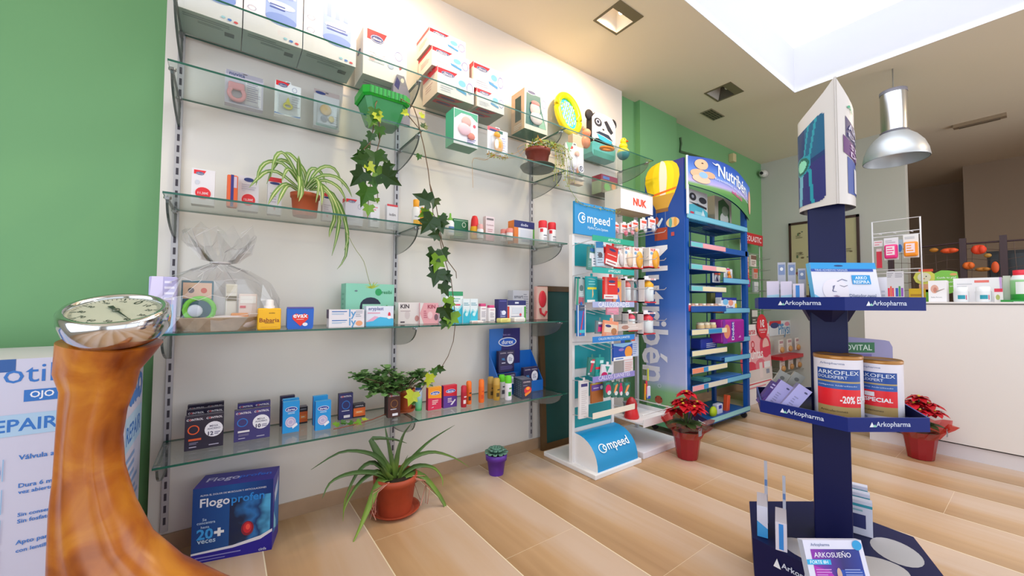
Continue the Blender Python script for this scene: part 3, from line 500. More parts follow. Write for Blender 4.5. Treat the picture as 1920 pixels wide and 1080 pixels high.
# --- fourth shelf
z4 = SZ[4]
t = thing('shower_gel_bottle', 'square yellow bottle with white flip cap in front of the gift basket', 'bottle', (onY(483, 600, -.33).x, -.33, z4))
w = onY(527, 600, -.33).x - onY(483, 600, -.33).x
mb = MB().box(0, w, 0, .045, 0, .09, C('#f2b705', .35), .005); mb.deco((0, 0, 0), (w, 0, 0), (0, 0, .09), [('t', .6, .78, .25, 'aceite', '#6b4a10'), ('t', .5, .45, .85, 'Babaria', '#8c3a14'), ('l', .3, .28, .7, .36, 1, '#8c5a14'), ('r', .15, .12, .85, .14, '#d99a08')]); mb.build('body', t)
MB().lathe([(.02, .088), (.02, .1), (.016, .1), (.016, .122), (.012, .126)], (w * .5, .022, 0), C('#e9e4e6', .4), 18).build('cap', t)
a, b, h = S(539, 588, 572, -.32, z4); w = b - a
mb = MB(); secs = []
for zz, e in ((0, .005), (.006, 0), (.085, -.002), (.095, 0)): secs.append([(e, .0, zz), (w - e, .0, zz), (w - e, .04 - zz * .3, zz), (e, .04 - zz * .3, zz)])
mb.loft(secs, C('#1f62c9', .4), False).deco((0, 0, 0), (w, 0, 0), (0, 0, .095), [('p', [(.5, .12), (.8, .45), (.8, .62), (.66, .7), (.5, .62), (.34, .7), (.2, .62), (.2, .45)], '#e8342c'), ('t', .5, .58, .55, 'evax', '#f4f4f8', None, .03), ('e', .68, .2, .1, .08, '#e9e9f4'), ('l', .35, .4, .65, .46, 1, '#f0c7c7'), ('r', 0, .93, 1, 1, '#5b54a0')], .001)
tag(mb.build('sanitary_pad_pack', loc=(a, -.32, z4)), 'blue pack with a red heart reading evax on the fourth shelf', 'package')
thm = lambda o: [('r', .08, .72, .5, .82, '#2f6fb8'), ('l', .08, .4, .5, .6, 2, '#7fb0d8'), ('t', .66, .45, .2, 'ly', '#5a9ad0')] + ([('e', .85, .4, .1, .3, '#e9a27a')] if o else [('l', .75, .1, .95, .9, 4, '#9fa6b4')])
h1 = .041
sc('thermometer_box', 'lower of two flat white and blue cartons stacked on the fourth shelf', 'box', 4, -.3, 617, 683, 594, .05, '#e9e3ea', h=h1, F=thm(1), group='two flat cartons, one on the other', top='#e5e0e6')
sc('thermometer_box', 'upper of two flat white and blue cartons stacked on the fourth shelf', 'box', 4, -.3, 617, 683, 577, .05, '#e6e0e8', z=z4 + h1 + .0003, h=h1, F=thm(0), group='two flat cartons, one on the other', top='#b9a9b4', L=[('r', 0, 0, 1, 1, '#5a4a6a')])
a, b, h = S(648, 738, 531, -.13, z4)
carton('baby_set_box', 'large mint green carton with a dark arch window behind the small boxes', 'box', a, b, -.14, z4, h, .1, '#8fd3ba', F=[('p', [(.28, 0), (.28, .45)] + [(.5 - .22 * cos(k * pi / 8), .45 + .22 * sin(k * pi / 8)) for k in range(9)] + [(.72, .45), (.72, 0)], '#1d2440'), ('r', .33, .1, .72, .5, '#a7dcc6'), ('e', .39, .36, .05, .07, '#27a05c'), ('t', .55, .36, .26, 'resibi', '#2c8a58'), ('e', .66, .8, .07, .09, '#27a05c'), ('t', .84, .8, .22, 'resibi', '#2c8a58'), ('e', .2, .82, .03, .02, '#6b7d86'), ('p', [(.74, .1), (.76, .4), (.84, .48), (.93, .4), (.95, .1)], '#3d9a3e'), ('p', [(.93, .1), (.93, .35), (.99, .3), (1, .1)], '#e3cf35')], L=[('l', .2, .2, .8, .8, 5, '#5fae93')], side='#7cc4aa', top='#79bfa6')
sc('pink_blue_box', 'white carton with pink and blue swirls in front of the mint green one', 'box', 4, -.28, 687, 738, 574, .05, '#dfe3f2', F=[('p', [(0, 0), (0, .2), (.5, .45), (1, .35), (1, 0)], '#45b5e2'), ('p', [(0, .2), (.25, .25), (.45, .45), (.3, .5)], '#e6a8c6'), ('t', .35, .85, .55, 'eryplast', '#5a5f9c'), ('l', .05, .6, .5, .7, 1, '#e38ba6'), ('e', .84, .55, .05, .14, '#d9344a'), ('e', .84, .42, .08, .08, '#f2f2f6')], side='#cfd6ec')
kin = lambda bgc, p: [('t', .3, .82, .4, 'KIN', '#3a2f3c', None, .03)] + p
sc('kin_toothpaste_box', 'white carton marked KIN at the start of the middle bay, fourth shelf', 'box', 4, -.2, 747, 787, 567, .05, '#ebe3e4', F=kin(0, [('e', .42, .42, .12, .2, '#d9cdd0'), ('e', .87, .25, .1, .14, '#c98f8c'), ('l', .1, .55, .6, .65, 1, '#c5b5ba'), ('r', .1, .06, .3, .12, '#4a404c')]))
sc('kin_toothpaste_box', 'pink carton marked KIN right of the white one of the same make', 'box', 4, -.21, 787.5, 822, 568, .05, '#eaa9b2', F=[('p', [(0, .5), (.2, 1), (0, 1)], '#ebe3e4'), ('p', [(0, .5), (.2, 0), (0, 0)], '#ebe3e4'), ('t', .62, .82, .42, 'KIN', '#a8485e', None, .03), ('e', .55, .4, .14, .18, '#f3c9cf'), ('e', .88, .3, .1, .16, '#7a5a66'), ('l', .2, .25, .4, .65, 4, '#c96a80')])
sc('yellow_badge_box', 'carton with a yellow round badge behind the hanging ivy leaves', 'box', 4, -.2, 822.5, 840, 572, .05, '#e3cfe0', F=[('e', .35, .68, .35, .24, '#f2b41c'), ('l', .2, .1, .8, .35, 3, '#b78fc0')])
wv = [('p', [(0, 0), (0, .35), (.3, .5), (.7, .35), (1, .55), (1, 0)], '#2fb6d2'), ('p', [(0, .35), (.3, .5), (.7, .35), (1, .55), (1, .62), (.7, .45), (.3, .58), (0, .42)], '#a7dfe8')]
sc('tall_wave_carton', 'tall white and turquoise carton with green lid band behind the ivy, fourth shelf', 'box', 4, -.24, 836, 868, 546, .06, '#e6eef0', F=wv + [('r', 0, .86, 1, 1, '#2f9a68'), ('r', .55, .55, .85, .6, '#d94a6a'), ('l', .1, .66, .9, .8, 2, '#7fb7b0')])
for i, (x0, x1) in enumerate(((868.5, 881.5), (882, 896))):
    sc('wave_carton', ('narrow white and turquoise carton touching the tall wave carton', 'narrow white and turquoise carton nearest the pink-capped bottles')[i], 'box', 4, -.25, x0, x1, 560, .045, '#dfeaf0', group='narrow turquoise wave cartons', F=wv + [('l', .1, .7, .9, .85, 2, '#6fa7b8'), ('e', .5, .35, .2, .08, '#c9eef2')])
for i, (px, hh, Y) in enumerate(((904, .112, -.2), (920, .102, -.22))):
    x = onY(px, 590, Y).x; t = thing('drops_bottle', ('left', 'right')[i] + ' of two square white bottles with pink caps on the fourth shelf', 'bottle', (x, Y, z4), 0, 'square bottles with pink caps')
    mb = MB().box(-.024, .024, -.018, .018, 0, hh * .84, C('#ebe6ea', .4), .004); mb.deco((-.022, -.018, 0), (.044, 0, 0), (0, 0, hh * .84), [('t', .5, .85, .7, 'xhekpon', '#b84a78'), ('l', .15, .3, .85, .7, 6, '#9b94a4'), ('r', .2, .1, .8, .14, '#7a7f96')]); mb.build('body', t)
    MB().box(-.019, .019, -.014, .014, hh * .84, hh, C('#d2437e', .4), .003).build('cap', t)
c = onY(888, 603, -.3); tag(MB().box(0, .075, 0, .05, 0, .012, C('#ece2e0', .4), .003).deco((0, 0, 0), (.075, 0, 0), (0, 0, .012), [('r', .1, .2, .5, .7, '#e0b9b0')]).build('soap_dish', loc=(c.x, -.28, z4), rz=-.1), 'small flat white packet lying before the turquoise cartons', 'package')
sc('navy_tube_box', 'dark blue upright carton near the third upright, fourth shelf', 'box', 4, -.24, 935, 951, 561, .045, '#26256e', F=[('l', .2, .1, .8, .5, 5, '#aeb4e0'), ('e', .6, .4, .25, .1, '#dfe3f6'), ('r', .1, .9, .9, .94, '#5a5aa8')])
sc('navy_red_box', 'white carton with navy lid and red and green sides, fourth shelf', 'box', 4, -.2, 951.5, 986, 563, .06, '#eceaf0', F=[('r', 0, .76, 1, 1, '#262a6c'), ('r', .4, .84, .6, .92, '#dfe3f2'), ('r', 0, 0, .1, .7, '#dd3b2e'), ('r', .9, 0, 1, .7, '#52a83f'), ('r', .25, .35, .8, .65, '#d9dde8'), ('l', .2, .1, .8, .25, 2, '#8a90a8'), ('e', .7, .3, .06, .07, '#d9455a')], top='#262a6c')
sc('silver_carton', 'silvery white carton reading smart behind the navy-lidded box', 'box', 4, -.11, 962, 992, 544, .06, '#c9c7ce', F=[('t', .35, .78, .55, 'smart', '#5a5866'), ('l', .65, .2, .95, .9, 9, '#9a98a4'), ('l', .1, .3, .55, .6, 5, '#aaa8b4')])
c = onY(940, 600, -.31); tag(MB().box(0, .075, 0, .05, 0, .024, C('#e6dc84', .4), .006).deco((0, 0, 0), (.075, 0, 0), (0, 0, .024), [('l', .1, .2, .9, .8, 2, '#b8ad4a')]).build('soap_packet', loc=(onY(939, 600, -.33).x, -.33, z4)), 'flat pale yellow packet in front of the navy carton', 'package')
tag(MB().box(0, .085, 0, .05, 0, .026, C('#ebe6e2', .4), .006).deco((0, 0, 0), (.085, 0, 0), (0, 0, .026), [('l', .1, .2, .9, .8, 2, '#c3bdb8')]).build('white_packet', loc=(onY(965, 600, -.32).x, -.32, z4)), 'flat white packet right of the pale yellow one', 'package')
a, b, h = S(1001, 1022, 537, -.12, z4); w = b - a
t = thing('hot_water_bottle_pack', 'upright pack with a red bottle-shaped item at the end of the fourth shelf', 'package', (a, -.15, z4))
mb = MB().box(0, w, 0, .03, 0, h, C('#dfa9a0', .4), .003); mb.deco((0, 0, 0), (w, 0, 0), (0, 0, h), [('r', .05, .03, .95, .97, '#e6c5b8')]); mb.build('card', t)
MB().ball((w * .5, -.004, h * .62), .035, C('#d9303e', .4), sq=(1, .3, 1.7)).tube([(w * .25, -.01, h * .35), (w * .3, -.012, h * .2), (w * .6, -.012, h * .12), (w * .8, -.012, h * .25)], .008, C('#c9283a', .4), 8).build('product', t)
# --- lowest shelf
z5 = SZ[5]
def duo(label, s_, Y, xl, xr, yt, num, base, ring, h=None):
    a, b, hh = S(xl, xr, yt, Y, z5); h = h or hh; w = b - a; mb = MB()
    mb.box(0, w, 0, .028, 0, h, C(base, .3), 0, C('#2a2440'), C('#3a3348'))
    F = []
    for k in (0, .5): F += [('t', k + .25, .9, .42, 'CONTROL', '#ece8f2', None, .02), ('t', k + .13, .9, .06, 'O', '#e03a3a', None, .03), ('l', k + .12, .06, k + .4, .12, 1, '#b9b3cc')]
    F += [('o', .22, .6, .15, .14, .22, ring), ('e', .74, .55, .24, .23, '#ece9f4'), ('t', .74, .65, .22, 'MEGA', '#3a3560'), ('t', .74, .57, .34, 'AHORRO', '#3a3560'), ('t', .66, .43, .14, num, '#2a2550', None, .03), ('l', .76, .38, .92, .48, 2, '#5a5680'), ('r', .1, .28, .42, .34, '#e5dfe8' if base[1] == '3' else '#d9582c'), ('l', .12, .16, .4, .24, 2, '#8f88a8')]
    mb.deco((0, 0, 0), (w, 0, 0), (0, 0, h), F); mb.deco((0, 0, h), (w, 0, 0), (0, .028, 0), [('t', .27, .5, .4, 'CONTROL', '#b9b3c9'), ('t', .75, .5, .4, 'CONTROL', '#b9b3c9')])
    tag(mb.build('twin_condom_pack', loc=(a, Y, z5)), label, 'box', 'twin shrink-wrapped packs on the lowest shelf')
duo('front twin pack numbered 12 with orange ring, left end of the lowest shelf', 5, -.232, 347, 420, 783, '12', '#231c33', '#e0592a')
duo('middle twin pack numbered 12 of the three at the left end of the lowest shelf', 5, -.15, 350, 420, 770, '12', '#231c33', '#e0592a')
duo('rear twin pack numbered 12 of the three at the left end of the lowest shelf', 5, -.08, 352, 420, 761, '12', '#231c33', '#e0592a')
duo('front violet twin pack numbered 10 with blue ring on the lowest shelf', 5, -.222, 440, 507, 771, '10', '#3b3474', '#2f74c9')
duo('rear violet twin pack numbered 10 with blue ring on the lowest shelf', 5, -.14, 446, 507, 758, '10', '#3b3474', '#2f74c9')
dx = lambda: [('e', .5, .75, .36, .085, '#e9e9f4'), ('e', .5, .75, .33, .07, '#1d3c9a'), ('t', .5, .75, .48, 'durex', '#f4f4fa', None, .02), ('t', .5, .63, .4, 'natural', '#d6ecfa'), ('e', .47, .34, .32, .17, '#d3c6de'), ('o', .47, .34, .25, .13, .12, '#9a90c4'), ('e', .47, .34, .12, .06, '#b9aed4'), ('p', [(.55, .2), (.85, .3), (.9, .22), (.6, .12)], '#f1edf5')]
g = 'light blue boxes on the lowest shelf'
for lab, Y, a, b, yt in (('front light blue box with white round logo, left pair on the lowest shelf', -.215, 531, 562, 755), ('rear light blue box of the left pair on the lowest shelf', -.17, 531, 561, 750), ('front light blue box with white round logo, right pair on the lowest shelf', -.255, 592, 621, 754), ('rear light blue box of the right pair on the lowest shelf', -.165, 588, 615, 744)):
    sc('condom_box', lab, 'box', 5, Y, a, b, yt, .026, '#1b93dc', F=dx(), group=g, side='#2c6fc0', top='#3aa6e6')
ct = lambda ring='#2f74c9': [('t', .5, .88, .8, 'CONTROL', '#ece8f2', None, .02), ('t', .26, .88, .14, 'O', '#e03a3a', None, .03), ('o', .5, .55, .3, .17, .2, ring), ('l', .2, .3, .8, .36, 1, '#dfe0f0'), ('r', .35, .06, .8, .16, '#e9e6f0')]
sc('condom_box', 'dark box behind the left pair of light blue boxes', 'box', 5, -.09, 526, 553, 744, .026, '#292245', F=ct('#7a4a9a'), side='#3a3348', top='#4a4258')
sc('condom_box', 'dark blue upright box with blue ring beside a small orange one', 'box', 5, -.147, 636, 662, 739, .026, '#2b2c6c', F=ct(), side='#2a2440', top='#4a4258')
orb = [('r', 0, .1, 1, .72, '#e4672a'), ('t', .5, .86, .7, 'CONTROL', '#e9e4f0'), ('r', .15, .3, .85, .52, '#ef8a3a'), ('l', .25, .34, .75, .48, 1, '#f6d9c4')]
sc('small_condom_box', 'small black and orange box right of the left light blue pair', 'box', 5, -.1, 561, 577, 764, .04, '#241f2c', F=orb, top='#6a6472')
sc('small_condom_box', 'small black and orange box right of the dark blue upright box', 'box', 5, -.15, 663, 685, 759, .04, '#241f2c', F=orb, top='#6a6472')
sc('condom_box', 'front brown box with ivy leaf over it at the second upright', 'box', 5, -.25, 728, 751, 738, .026, '#4a2320', F=ct('#8a5a2c'), side='#2a1a1c', top='#6a5452')
sc('condom_box', 'rear brown box behind the other brown box at the second upright', 'box', 5, -.20, 724, 746, 736, .026, '#4a2320', F=ct('#8a5a2c'), side='#2a1a1c', top='#6a5452')
bottle('gel_tube', 'pale blue and green upright tube beside the terracotta pot, lowest shelf', 'tube', onY(785, 745, -.2).x, -.2, z5, [('cap', [(.017, 0), (.018, .002), (.018, .012)]), ('body', [(.018, .012), (.019, .03), (.02, .09), (.018, .112)]), ('crimp', [(.018, .112), (.018, .12)])], ['#3fa860', grad('gel_tube_print', ((0, '#59b86a'), (.45, '#7cc8a8'), (.6, '#a9c6dc'), (1, '#c3cfe0')), 2, 0, .12), '#2c4a8c'])
dv = lambda top, bot, od: [('p', [(0, 0), (0, .55), (1, .48), (1, 0)], bot), ('e', .52, .74, .36, .085, '#e9e9f4'), ('e', .52, .74, .33, .07, '#2d4fae'), ('t', .52, .74, .46, 'durex', '#f4f4fa', None, .02), ('l', .3, .22, .75, .44, 3, '#f4d9d4'), ('p', od, '#ece6f2')]
sc('condom_box', 'yellow and crimson box, first right of the green tube', 'box', 5, -.24, 803, 828, 728, .028, '#f39a1f', F=dv(0, '#d42a52', [(.2, .1), (.4, .14), (.4, .11)]), side='#a81f3c', top='#f5b04a')
sc('condom_box', 'red and purple box right of the yellow and crimson one', 'box', 5, -.245, 832, 857, 724, .028, '#cf2238', F=dv(0, '#5a3590', [(.5, .12), (.62, .1), (.9, .3), (.85, .36)]), side='#6a2a7c', top='#d8455a')
tubeprof = lambda h, r: [('body', [(r * .9, 0), (r, .006), (r, h * .7)]), ('cap', [(r * .96, h * .7), (r * .96, h * .93), (r * .7, h)])]
gg = 'upright gel tubes on the lowest shelf'
for lab, px, Y, h, r, c1, c2, nm in (('crimson upright tube in front of an orange one', 869.5, -.28, .12, .0165, '#b0182e', '#c01c34', '#e9d6d6'), ('orange upright tube behind the crimson tube', 879, -.24, .132, .0165, '#ef6a1a', '#f2741c', '#3a2a20'), ('orange upright tube standing alone', 902.5, -.25, .135, .017, '#ef6a1a', '#f2741c', '#d94a18'),
        ('gold upright tube at the rear of the pair', 920, -.20, .132, .021, '#a8823a', '#b8954a', '#4a3a1a'), ('gold upright tube at the front of the pair', 931, -.255, .132, .021, '#b38a30', '#c29b48', '#4a3a1a'), ('white upright tube with green cap, rear of the pair', 941, -.22, .14, .021, '#d9d9e0', '#5fc81e', '#4a4a5a'), ('white upright tube with green cap, front of the pair', 953, -.29, .145, .021, '#e9e6f2', '#5fc81e', '#3f9a3a')):
    bottle('gel_bottle', lab, 'bottle', onY(px, 740, Y).x, Y, z5, tubeprof(h, r), [c1, c2], group=gg, deco=[(nm, -35, 20, .25, .5), (nm, -20, 40, .66, .74)], deco_w=(0, h * .7))
# durex counter display
a, b = onY(935, 700, -.18).x, onY(1014, 700, -.18).x; zt = onY(935, 618, -.14).z - z5; w = b - a
t = thing('condom_display', 'blue cardboard display with durex header holding dark packs, lowest shelf', 'display stand', (a, -.2, z5))
mb = MB().box(0, w * .72, .13, .134, 0, zt, C('#1668c4', .4)); mb.deco((0, .13, 0), (w * .72, 0, 0), (0, 0, zt), [('p', [(.32, .42), (.45, 1), (1, 1), (1, .42)], '#2c2470'), ('e', .58, .78, .3, .075, '#e9ebf8'), ('e', .58, .78, .27, .06, '#1f5fd0'), ('t', .58, .78, .38, 'durex', '#f6f6fc', None, .02), ('t', .55, .9, .24, 'love sex', '#9a8fd0')]); mb.build('header', t)
MB().box(0, w, 0, .13, 0, .008, C('#1668c4', .4)).box(0, w, -.003, 0, 0, .07, C('#1668c4', .4)).prism([(0, .13, 0), (0, 0, 0), (0, 0, .07), (0, .13, .25)], (.004, 0, 0), C('#1668c4', .4)).prism([(w - .004, .13, 0), (w - .004, 0, 0), (w - .004, 0, .07), (w - .004, .13, .26)], (.004, 0, 0), C('#1668c4', .4)).box(w * .72, w, .127, .131, 0, .26, C('#1668c4', .4)).box(.004, w - .004, .06, .063, .008, .13, C('#1259ae', .4)).build('tray', t)
def duo2(label, x, y, z, w, h, d=.028, rz=0):
    mb = MB().box(0, w, 0, d, 0, h, C('#2b2450', .3), 0, C('#2a2440'), C('#4a4258')); F = [('t', .28, .9, .38, 'CONTROL', '#e3d6e2'), ('t', .74, .9, .38, 'CONTROL', '#e3d6e2'), ('t', .3, .62, .2, 'NL', '#3f9ae0', None, .02), ('e', .75, .6, .22, .24, '#e6e4f0'), ('l', .62, .5, .88, .7, 4, '#6a6690'), ('r', .18, .42, .42, .46, '#dcd6e6'), ('l', .1, .12, .9, .3, 3, '#5a5090')]
    mb.deco((0, 0, 0), (w, 0, 0), (0, 0, h), F); tag(mb.build('twin_condom_pack', loc=(x, y, z), rz=rz), label, 'box', 'dark twin packs in and before the blue display')
duo2('dark twin pack standing highest inside the blue display', a + .045, -.115, z5 + .1305, .125, .14)
duo2('dark twin pack in the lower right of the blue display', a + w * .55, -.19, z5 + .0085, .125, .15)
duo2('dark twin pack in the lower left of the blue display', a + .02, -.165, z5 + .0085, .125, .12)
for k in range(4):
    x = onY(962, 740, -.29).x + .005 * k; mb = MB().box(0, .075, 0, .026, 0, .118, C('#2e2f48', .35), 0, C('#3a4658'), C('#6a6a78')); mb.deco((0, 0, 0), (.075, 0, 0), (0, 0, .118), [('t', .5, .86, .75, 'CONTROL', '#e3cfd6'), ('e', .6, .42, .38, .2, '#d5303a'), ('p', [(.25, .25), (.9, .4), (.85, .28), (.35, .12)], '#ef8a2c'), ('e', .6, .52, .2, .08, '#f2a03a'), ('l', .1, .65, .8, .72, 1, '#8a8aa4')]); mb.deco((0, .026, 0), (0, -.026, 0), (0, 0, .118), [('l', .2, .1, .8, .9, 8, '#6a7688')])
    tag(mb.build('condom_box', loc=(x + .035, -.335 + k * .0275, z5)), ('front dark box with red and orange picture before the blue display', 'second dark box of the row before the blue display', 'third dark box of the row before the blue display', 'rearmost dark box of the row before the blue display')[k], 'box', 'row of dark boxes before the blue display')
# gift basket wrapped in cellophane
gx, gy = onY(410, 600, -.2).x, -.19
t = thing('gift_basket', 'baby gift basket wrapped in crinkled clear cellophane, fourth shelf', 'gift basket', (gx, gy, z4))
MB().lathe([(.13, 0), (.16, .05), (.165, .055), (.155, .05), (.125, .006)], (0, 0, 0), C('#b9a48c', .8, noise=40), 24).build('basket', t)
mb = MB().box(-.21, -.13, -.1, -.05, 0, .21, C('#b9b2e0'), .004); mb.deco((-.21, -.1, 0), (.08, 0, 0), (0, 0, .21), [('p', [(0, .4), (.5, .6), (.5, 1), (.1, 1)], '#dcd4f6'), ('p', [(.6, 0), (.9, 0), (.9, .5), (.6, .5)], '#8fb8e6'), ('e', .3, .35, .3, .12, '#c79a86'), ('l', .55, .55, .95, .95, 4, '#e9e4fa')]); mb.build('nappy_pack', t)
mb = MB().box(-.12, -.02, -.06, -.02, .02, .2, C('#3f6a7c'), .003); mb.deco((-.12, -.06, .02), (.1, 0, 0), (0, 0, .18), [('r', .05, .6, .95, .95, '#d9b39a'), ('e', .3, .78, .1, .06, '#5a4a50'), ('e', .7, .78, .1, .06, '#c9523a')]); mb.build('picture_box', t)
MB().tube([(-.06 + .045 * cos(a), -.1, .085 + .045 * sin(a)) for a in [2 * pi * k / 20 for k in range(20)]], .009, C('#6ec23c', .4), 8, closed=True).ball((-.075, -.1, .08), .025, C('#c9cfe0', .4), sq=(1, .4, 1)).build('green_rattle', t)
MB().box(.02, .06, -.05, -.01, .05, .19, C('#e3ddd0', .4), .004).box(.022, .058, -.052, -.05, .12, .14, C('#6a5a2c')).box(.022, .058, -.052, -.05, .155, .185, C('#d9d2c0')).build('cream_carton', t)
MB().box(.065, .13, -.07, -.03, .03, .15, C('#e0cfc6', .4), .004).box(.07, .125, -.072, -.07, .11, .14, C('#e9e6e0')).box(.07, .09, -.072, -.07, .09, .1, C('#d0545c')).box(.04, .1, -.09, -.07, .03, .07, C('#d98a3a', .4), .004).build('lotion_carton', t)
MB().ball((.02, -.08, .03), .09, C('#d8cdd2', .7), sq=(1.3, .5, .35)).build('tissue_paper', t)
mb = MB(); rng = random.Random(3); n = 30; secs = []
prof = [(.165, .002, 1.25), (.185, .06, 1.2), (.19, .13, 1.15), (.16, .2, 1.1), (.10, .245, 1), (.035, .272, .9), (.03, .285, .9), (.07, .32, .95), (.13, .37, .9), (.155, .40, .8)]
for j, (r, z, sx) in enumerate(prof):
    secs.append([(r * sx * cos(2 * pi * k / n) * (1 + rng.uniform(-.09, .09)), max(-.155, min(.15, r * sin(2 * pi * k / n) * (1 + rng.uniform(-.12, .12)))), max(.001, z + (rng.uniform(-.012, .012) if j < 7 else rng.uniform(-.045, .04)) * (j > 0))) for k in range(n)])
mb.loft(secs, CELLO, False, caps=False); film = mb.build('cellophane', t); mb = MB(); GLINT = C('#e9e6ea', .15)
for q in range(60):   # thin pale tubes painted in as white glints along the film's folds
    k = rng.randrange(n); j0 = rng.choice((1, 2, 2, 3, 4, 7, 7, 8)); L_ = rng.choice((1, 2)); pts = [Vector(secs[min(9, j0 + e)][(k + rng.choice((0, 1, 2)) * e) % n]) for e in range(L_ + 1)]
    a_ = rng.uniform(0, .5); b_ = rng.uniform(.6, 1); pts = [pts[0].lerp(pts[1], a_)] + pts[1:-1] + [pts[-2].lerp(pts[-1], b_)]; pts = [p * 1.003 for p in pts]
    if (pts[0] - pts[-1]).length > .01: mb.tube(pts, .0009, GLINT, 4, .0004)
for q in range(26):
    j0 = rng.choice((1, 2, 3, 4)); k = rng.randrange(16, 28); mb.tube([Vector(secs[j0][(k + e) % n]) * 1.004 for e in range(3)], .0008, GLINT, 4)
mb.build('crease_glints', film)['kind'] = 'stuff'
MB().tube([(.034 * cos(a), .034 * sin(a), .279) for a in [2 * pi * k / 16 for k in range(16)]], .004, C('#cfc9cc', .3), 6, closed=True).build('tie', t)

# ------------------------------------------------------------------ plants
LG = [C(c, .4, 0, .4) for c in ('#1d3d0e', '#274c12', '#376618', '#6a9422', '#b0bb2a')]
BARK = C('#6b5138', .7)
IVY = [(0, 0), (.30, -.14), (.52, .08), (.34, .26), (.50, .52), (.22, .55), (0, 1.0)]
def ivy_leaf(mb, p, size, ang, mat, tilt=0, turn=0):
    M = Matrix.Translation(p) @ Matrix.Rotation(turn, 4, 'Z') @ Matrix.Rotation(tilt, 4, 'X') @ Matrix.Rotation(ang, 4, 'Y')
    out = IVY + [(-x, y) for x, y in reversed(IVY[1:-1])]
    vs = [M @ Vector((x * size, -abs(x) * size * .25 + (.04 * size if y > .8 else 0), y * size)) for x, y in out] + [M @ Vector((0, .02 * size, .3 * size))]
    n = len(out); mb.add(vs, [(i, (i + 1) % n, n) for i in range(n)], mat, False)
def ivy(name, label, strands, leaves, seed=1):
    r = random.Random(seed); t = thing(name, label, 'trailing plant', strands[0][0]); o = Vector(strands[0][0])
    for st in strands: MB().tube([Vector(p) - o for p in st], .0028, BARK, 5, .0018).build('stem', t)
    for (px, py, s, a, c, Y) in leaves:
        p = onY(px, py, Y) - o; d = (onY(px, py, Y) - CAM).dot(F_); m = MB()
        ivy_leaf(m, p, s * d / FPX, radians(a), LG[c], r.uniform(-.35, .35), r.uniform(-.5, .3)); m.build('leaf', t)
    return t
bx = onY(716, 240, -.27)
t = thing('planter_basket', 'bright green translucent plastic basket hanging ivy over the second shelf', 'basket', (bx.x, -.27, SZ[2]))
GB = clear('green_plastic', (.05, .55, .12), .12, .2, False); GBS = C('#12a02c', .3)
def rr(w, d, z, k=.25): return [(x * w / 2, y * d / 2, z) for x, y in ((-1, -1 + k), (-1 + k, -1), (1 - k, -1), (1, -1 + k), (1, 1 - k), (1 - k, 1), (-1 + k, 1), (-1, 1 - k))]
mb = MB().loft([rr(.14, .12, .001), rr(.21, .17, .11)], C('#2f8a4a', .35), False).loft([rr(.14, .12, .0005), rr(.12, .1, 0)], C('#4a8a5c'), False)
mb.loft([rr(.215, .175, .105), rr(.235, .195, .115), rr(.235, .195, .15), rr(.225, .185, .152), rr(.21, .17, .12)], GBS, False, caps=False); mb.build('basket', t)
m2 = MB()
for k in range(9): m2.box(-.09 + k * .02, -.084 + k * .02, -.1, -.097, .112, .15, C('#0c7a20', .3))
m2.build('ribs', t)
MB().lathe([(.0, .118), (.1, .12)], (0, 0, 0), C('#3a2a1e', .9), 12, cap=False).build('soil', t)
tag(MB().box(-.04, .04, -.02, .02, 0, .045, C('#e8ccd2', .4), .002).deco((-.04, -.02, 0), (.08, 0, 0), (0, 0, .045), [('r', 0, .6, 1, 1, '#dc3a44'), ('e', .5, .45, .3, .25, CN)]).build('pink_box', loc=(bx.x - .005, -.24, SZ[2] + .135), rz=-.2), 'small pink and red box tucked into the green basket', 'box')
tag(MB().lathe([(.0, -.02), (.024, -.02), (.027, 0), (.024, .02), (0, .02)], (0, 0, 0), C('#c29a6a', .6), 18, 'Y').lathe([(.012, .02), (.012, .03)], (0, 0, 0), C('#8c6a44', .6), 12, 'Y').build('wooden_knob', loc=(bx.x + .075, -.26, SZ[2] + .165)), 'round wooden knob resting on the green basket rim', 'knob')
Yv = -.40
V = lambda l, Y=Yv: [tuple(onY(x, y, Y)) for x, y in l]
s1 = [tuple(Vector((bx.x - .03, -.3, SZ[2] + .13)))] + V([(704, 196), (702, 215), (700, 240), (694, 268), (692, 295), (693, 320), (695, 345), (691, 372), (689, 410)])
s2 = V([(705, 205), (711, 230), (712, 262), (700, 310), (703, 340), (708, 360), (708, 378)])
s3 = V([(694, 268), (680, 282), (668, 300)])
L1 = [(703, 205, 24, 190, 2, -.41), (707, 212, 20, 160, 4, -.42), (700, 222, 26, 200, 2, -.41), (711, 238, 24, 170, 2, -.41), (698, 250, 20, 200, 1, -.41), (689, 270, 20, 230, 1, -.4), (702, 285, 40, 175, 1, -.42), (712, 292, 24, 110, 1, -.41), (682, 290, 22, 250, 1, -.41), (688, 302, 30, 275, 1, -.43), (695, 306, 30, 195, 2, -.4), (682, 322, 40, 215, 0, -.43), (716, 325, 42, 120, 0, -.43), (705, 315, 28, 160, 3, -.41), (702, 332, 26, 175, 2, -.41), (690, 308, 20, 140, 4, -.43), (690, 350, 42, 190, 2, -.44), (692, 385, 22, 185, 3, -.42), (707, 372, 10, 170, 3, -.41), (722, 315, 24, 60, 1, -.42), (676, 328, 20, 280, 0, -.42)]
ivy('hanging_ivy', 'short leafy ivy strand hanging straight down from the green basket', [s1, s2, s3], L1, 4)
m1 = [(bx.x + .09, -.3, SZ[2] + .12)] + V([(752, 185), (775, 200), (783, 222), (787, 243), (795, 275), (803, 320), (806, 345), (817, 380), (821, 405), (823, 440), (829, 470), (838, 500), (846, 525), (850, 560), (853, 590), (853, 612)]) + V([(850, 640), (840, 668), (827, 690), (812, 706), (795, 723)], -.33) + V([(778, 748)], -.3)
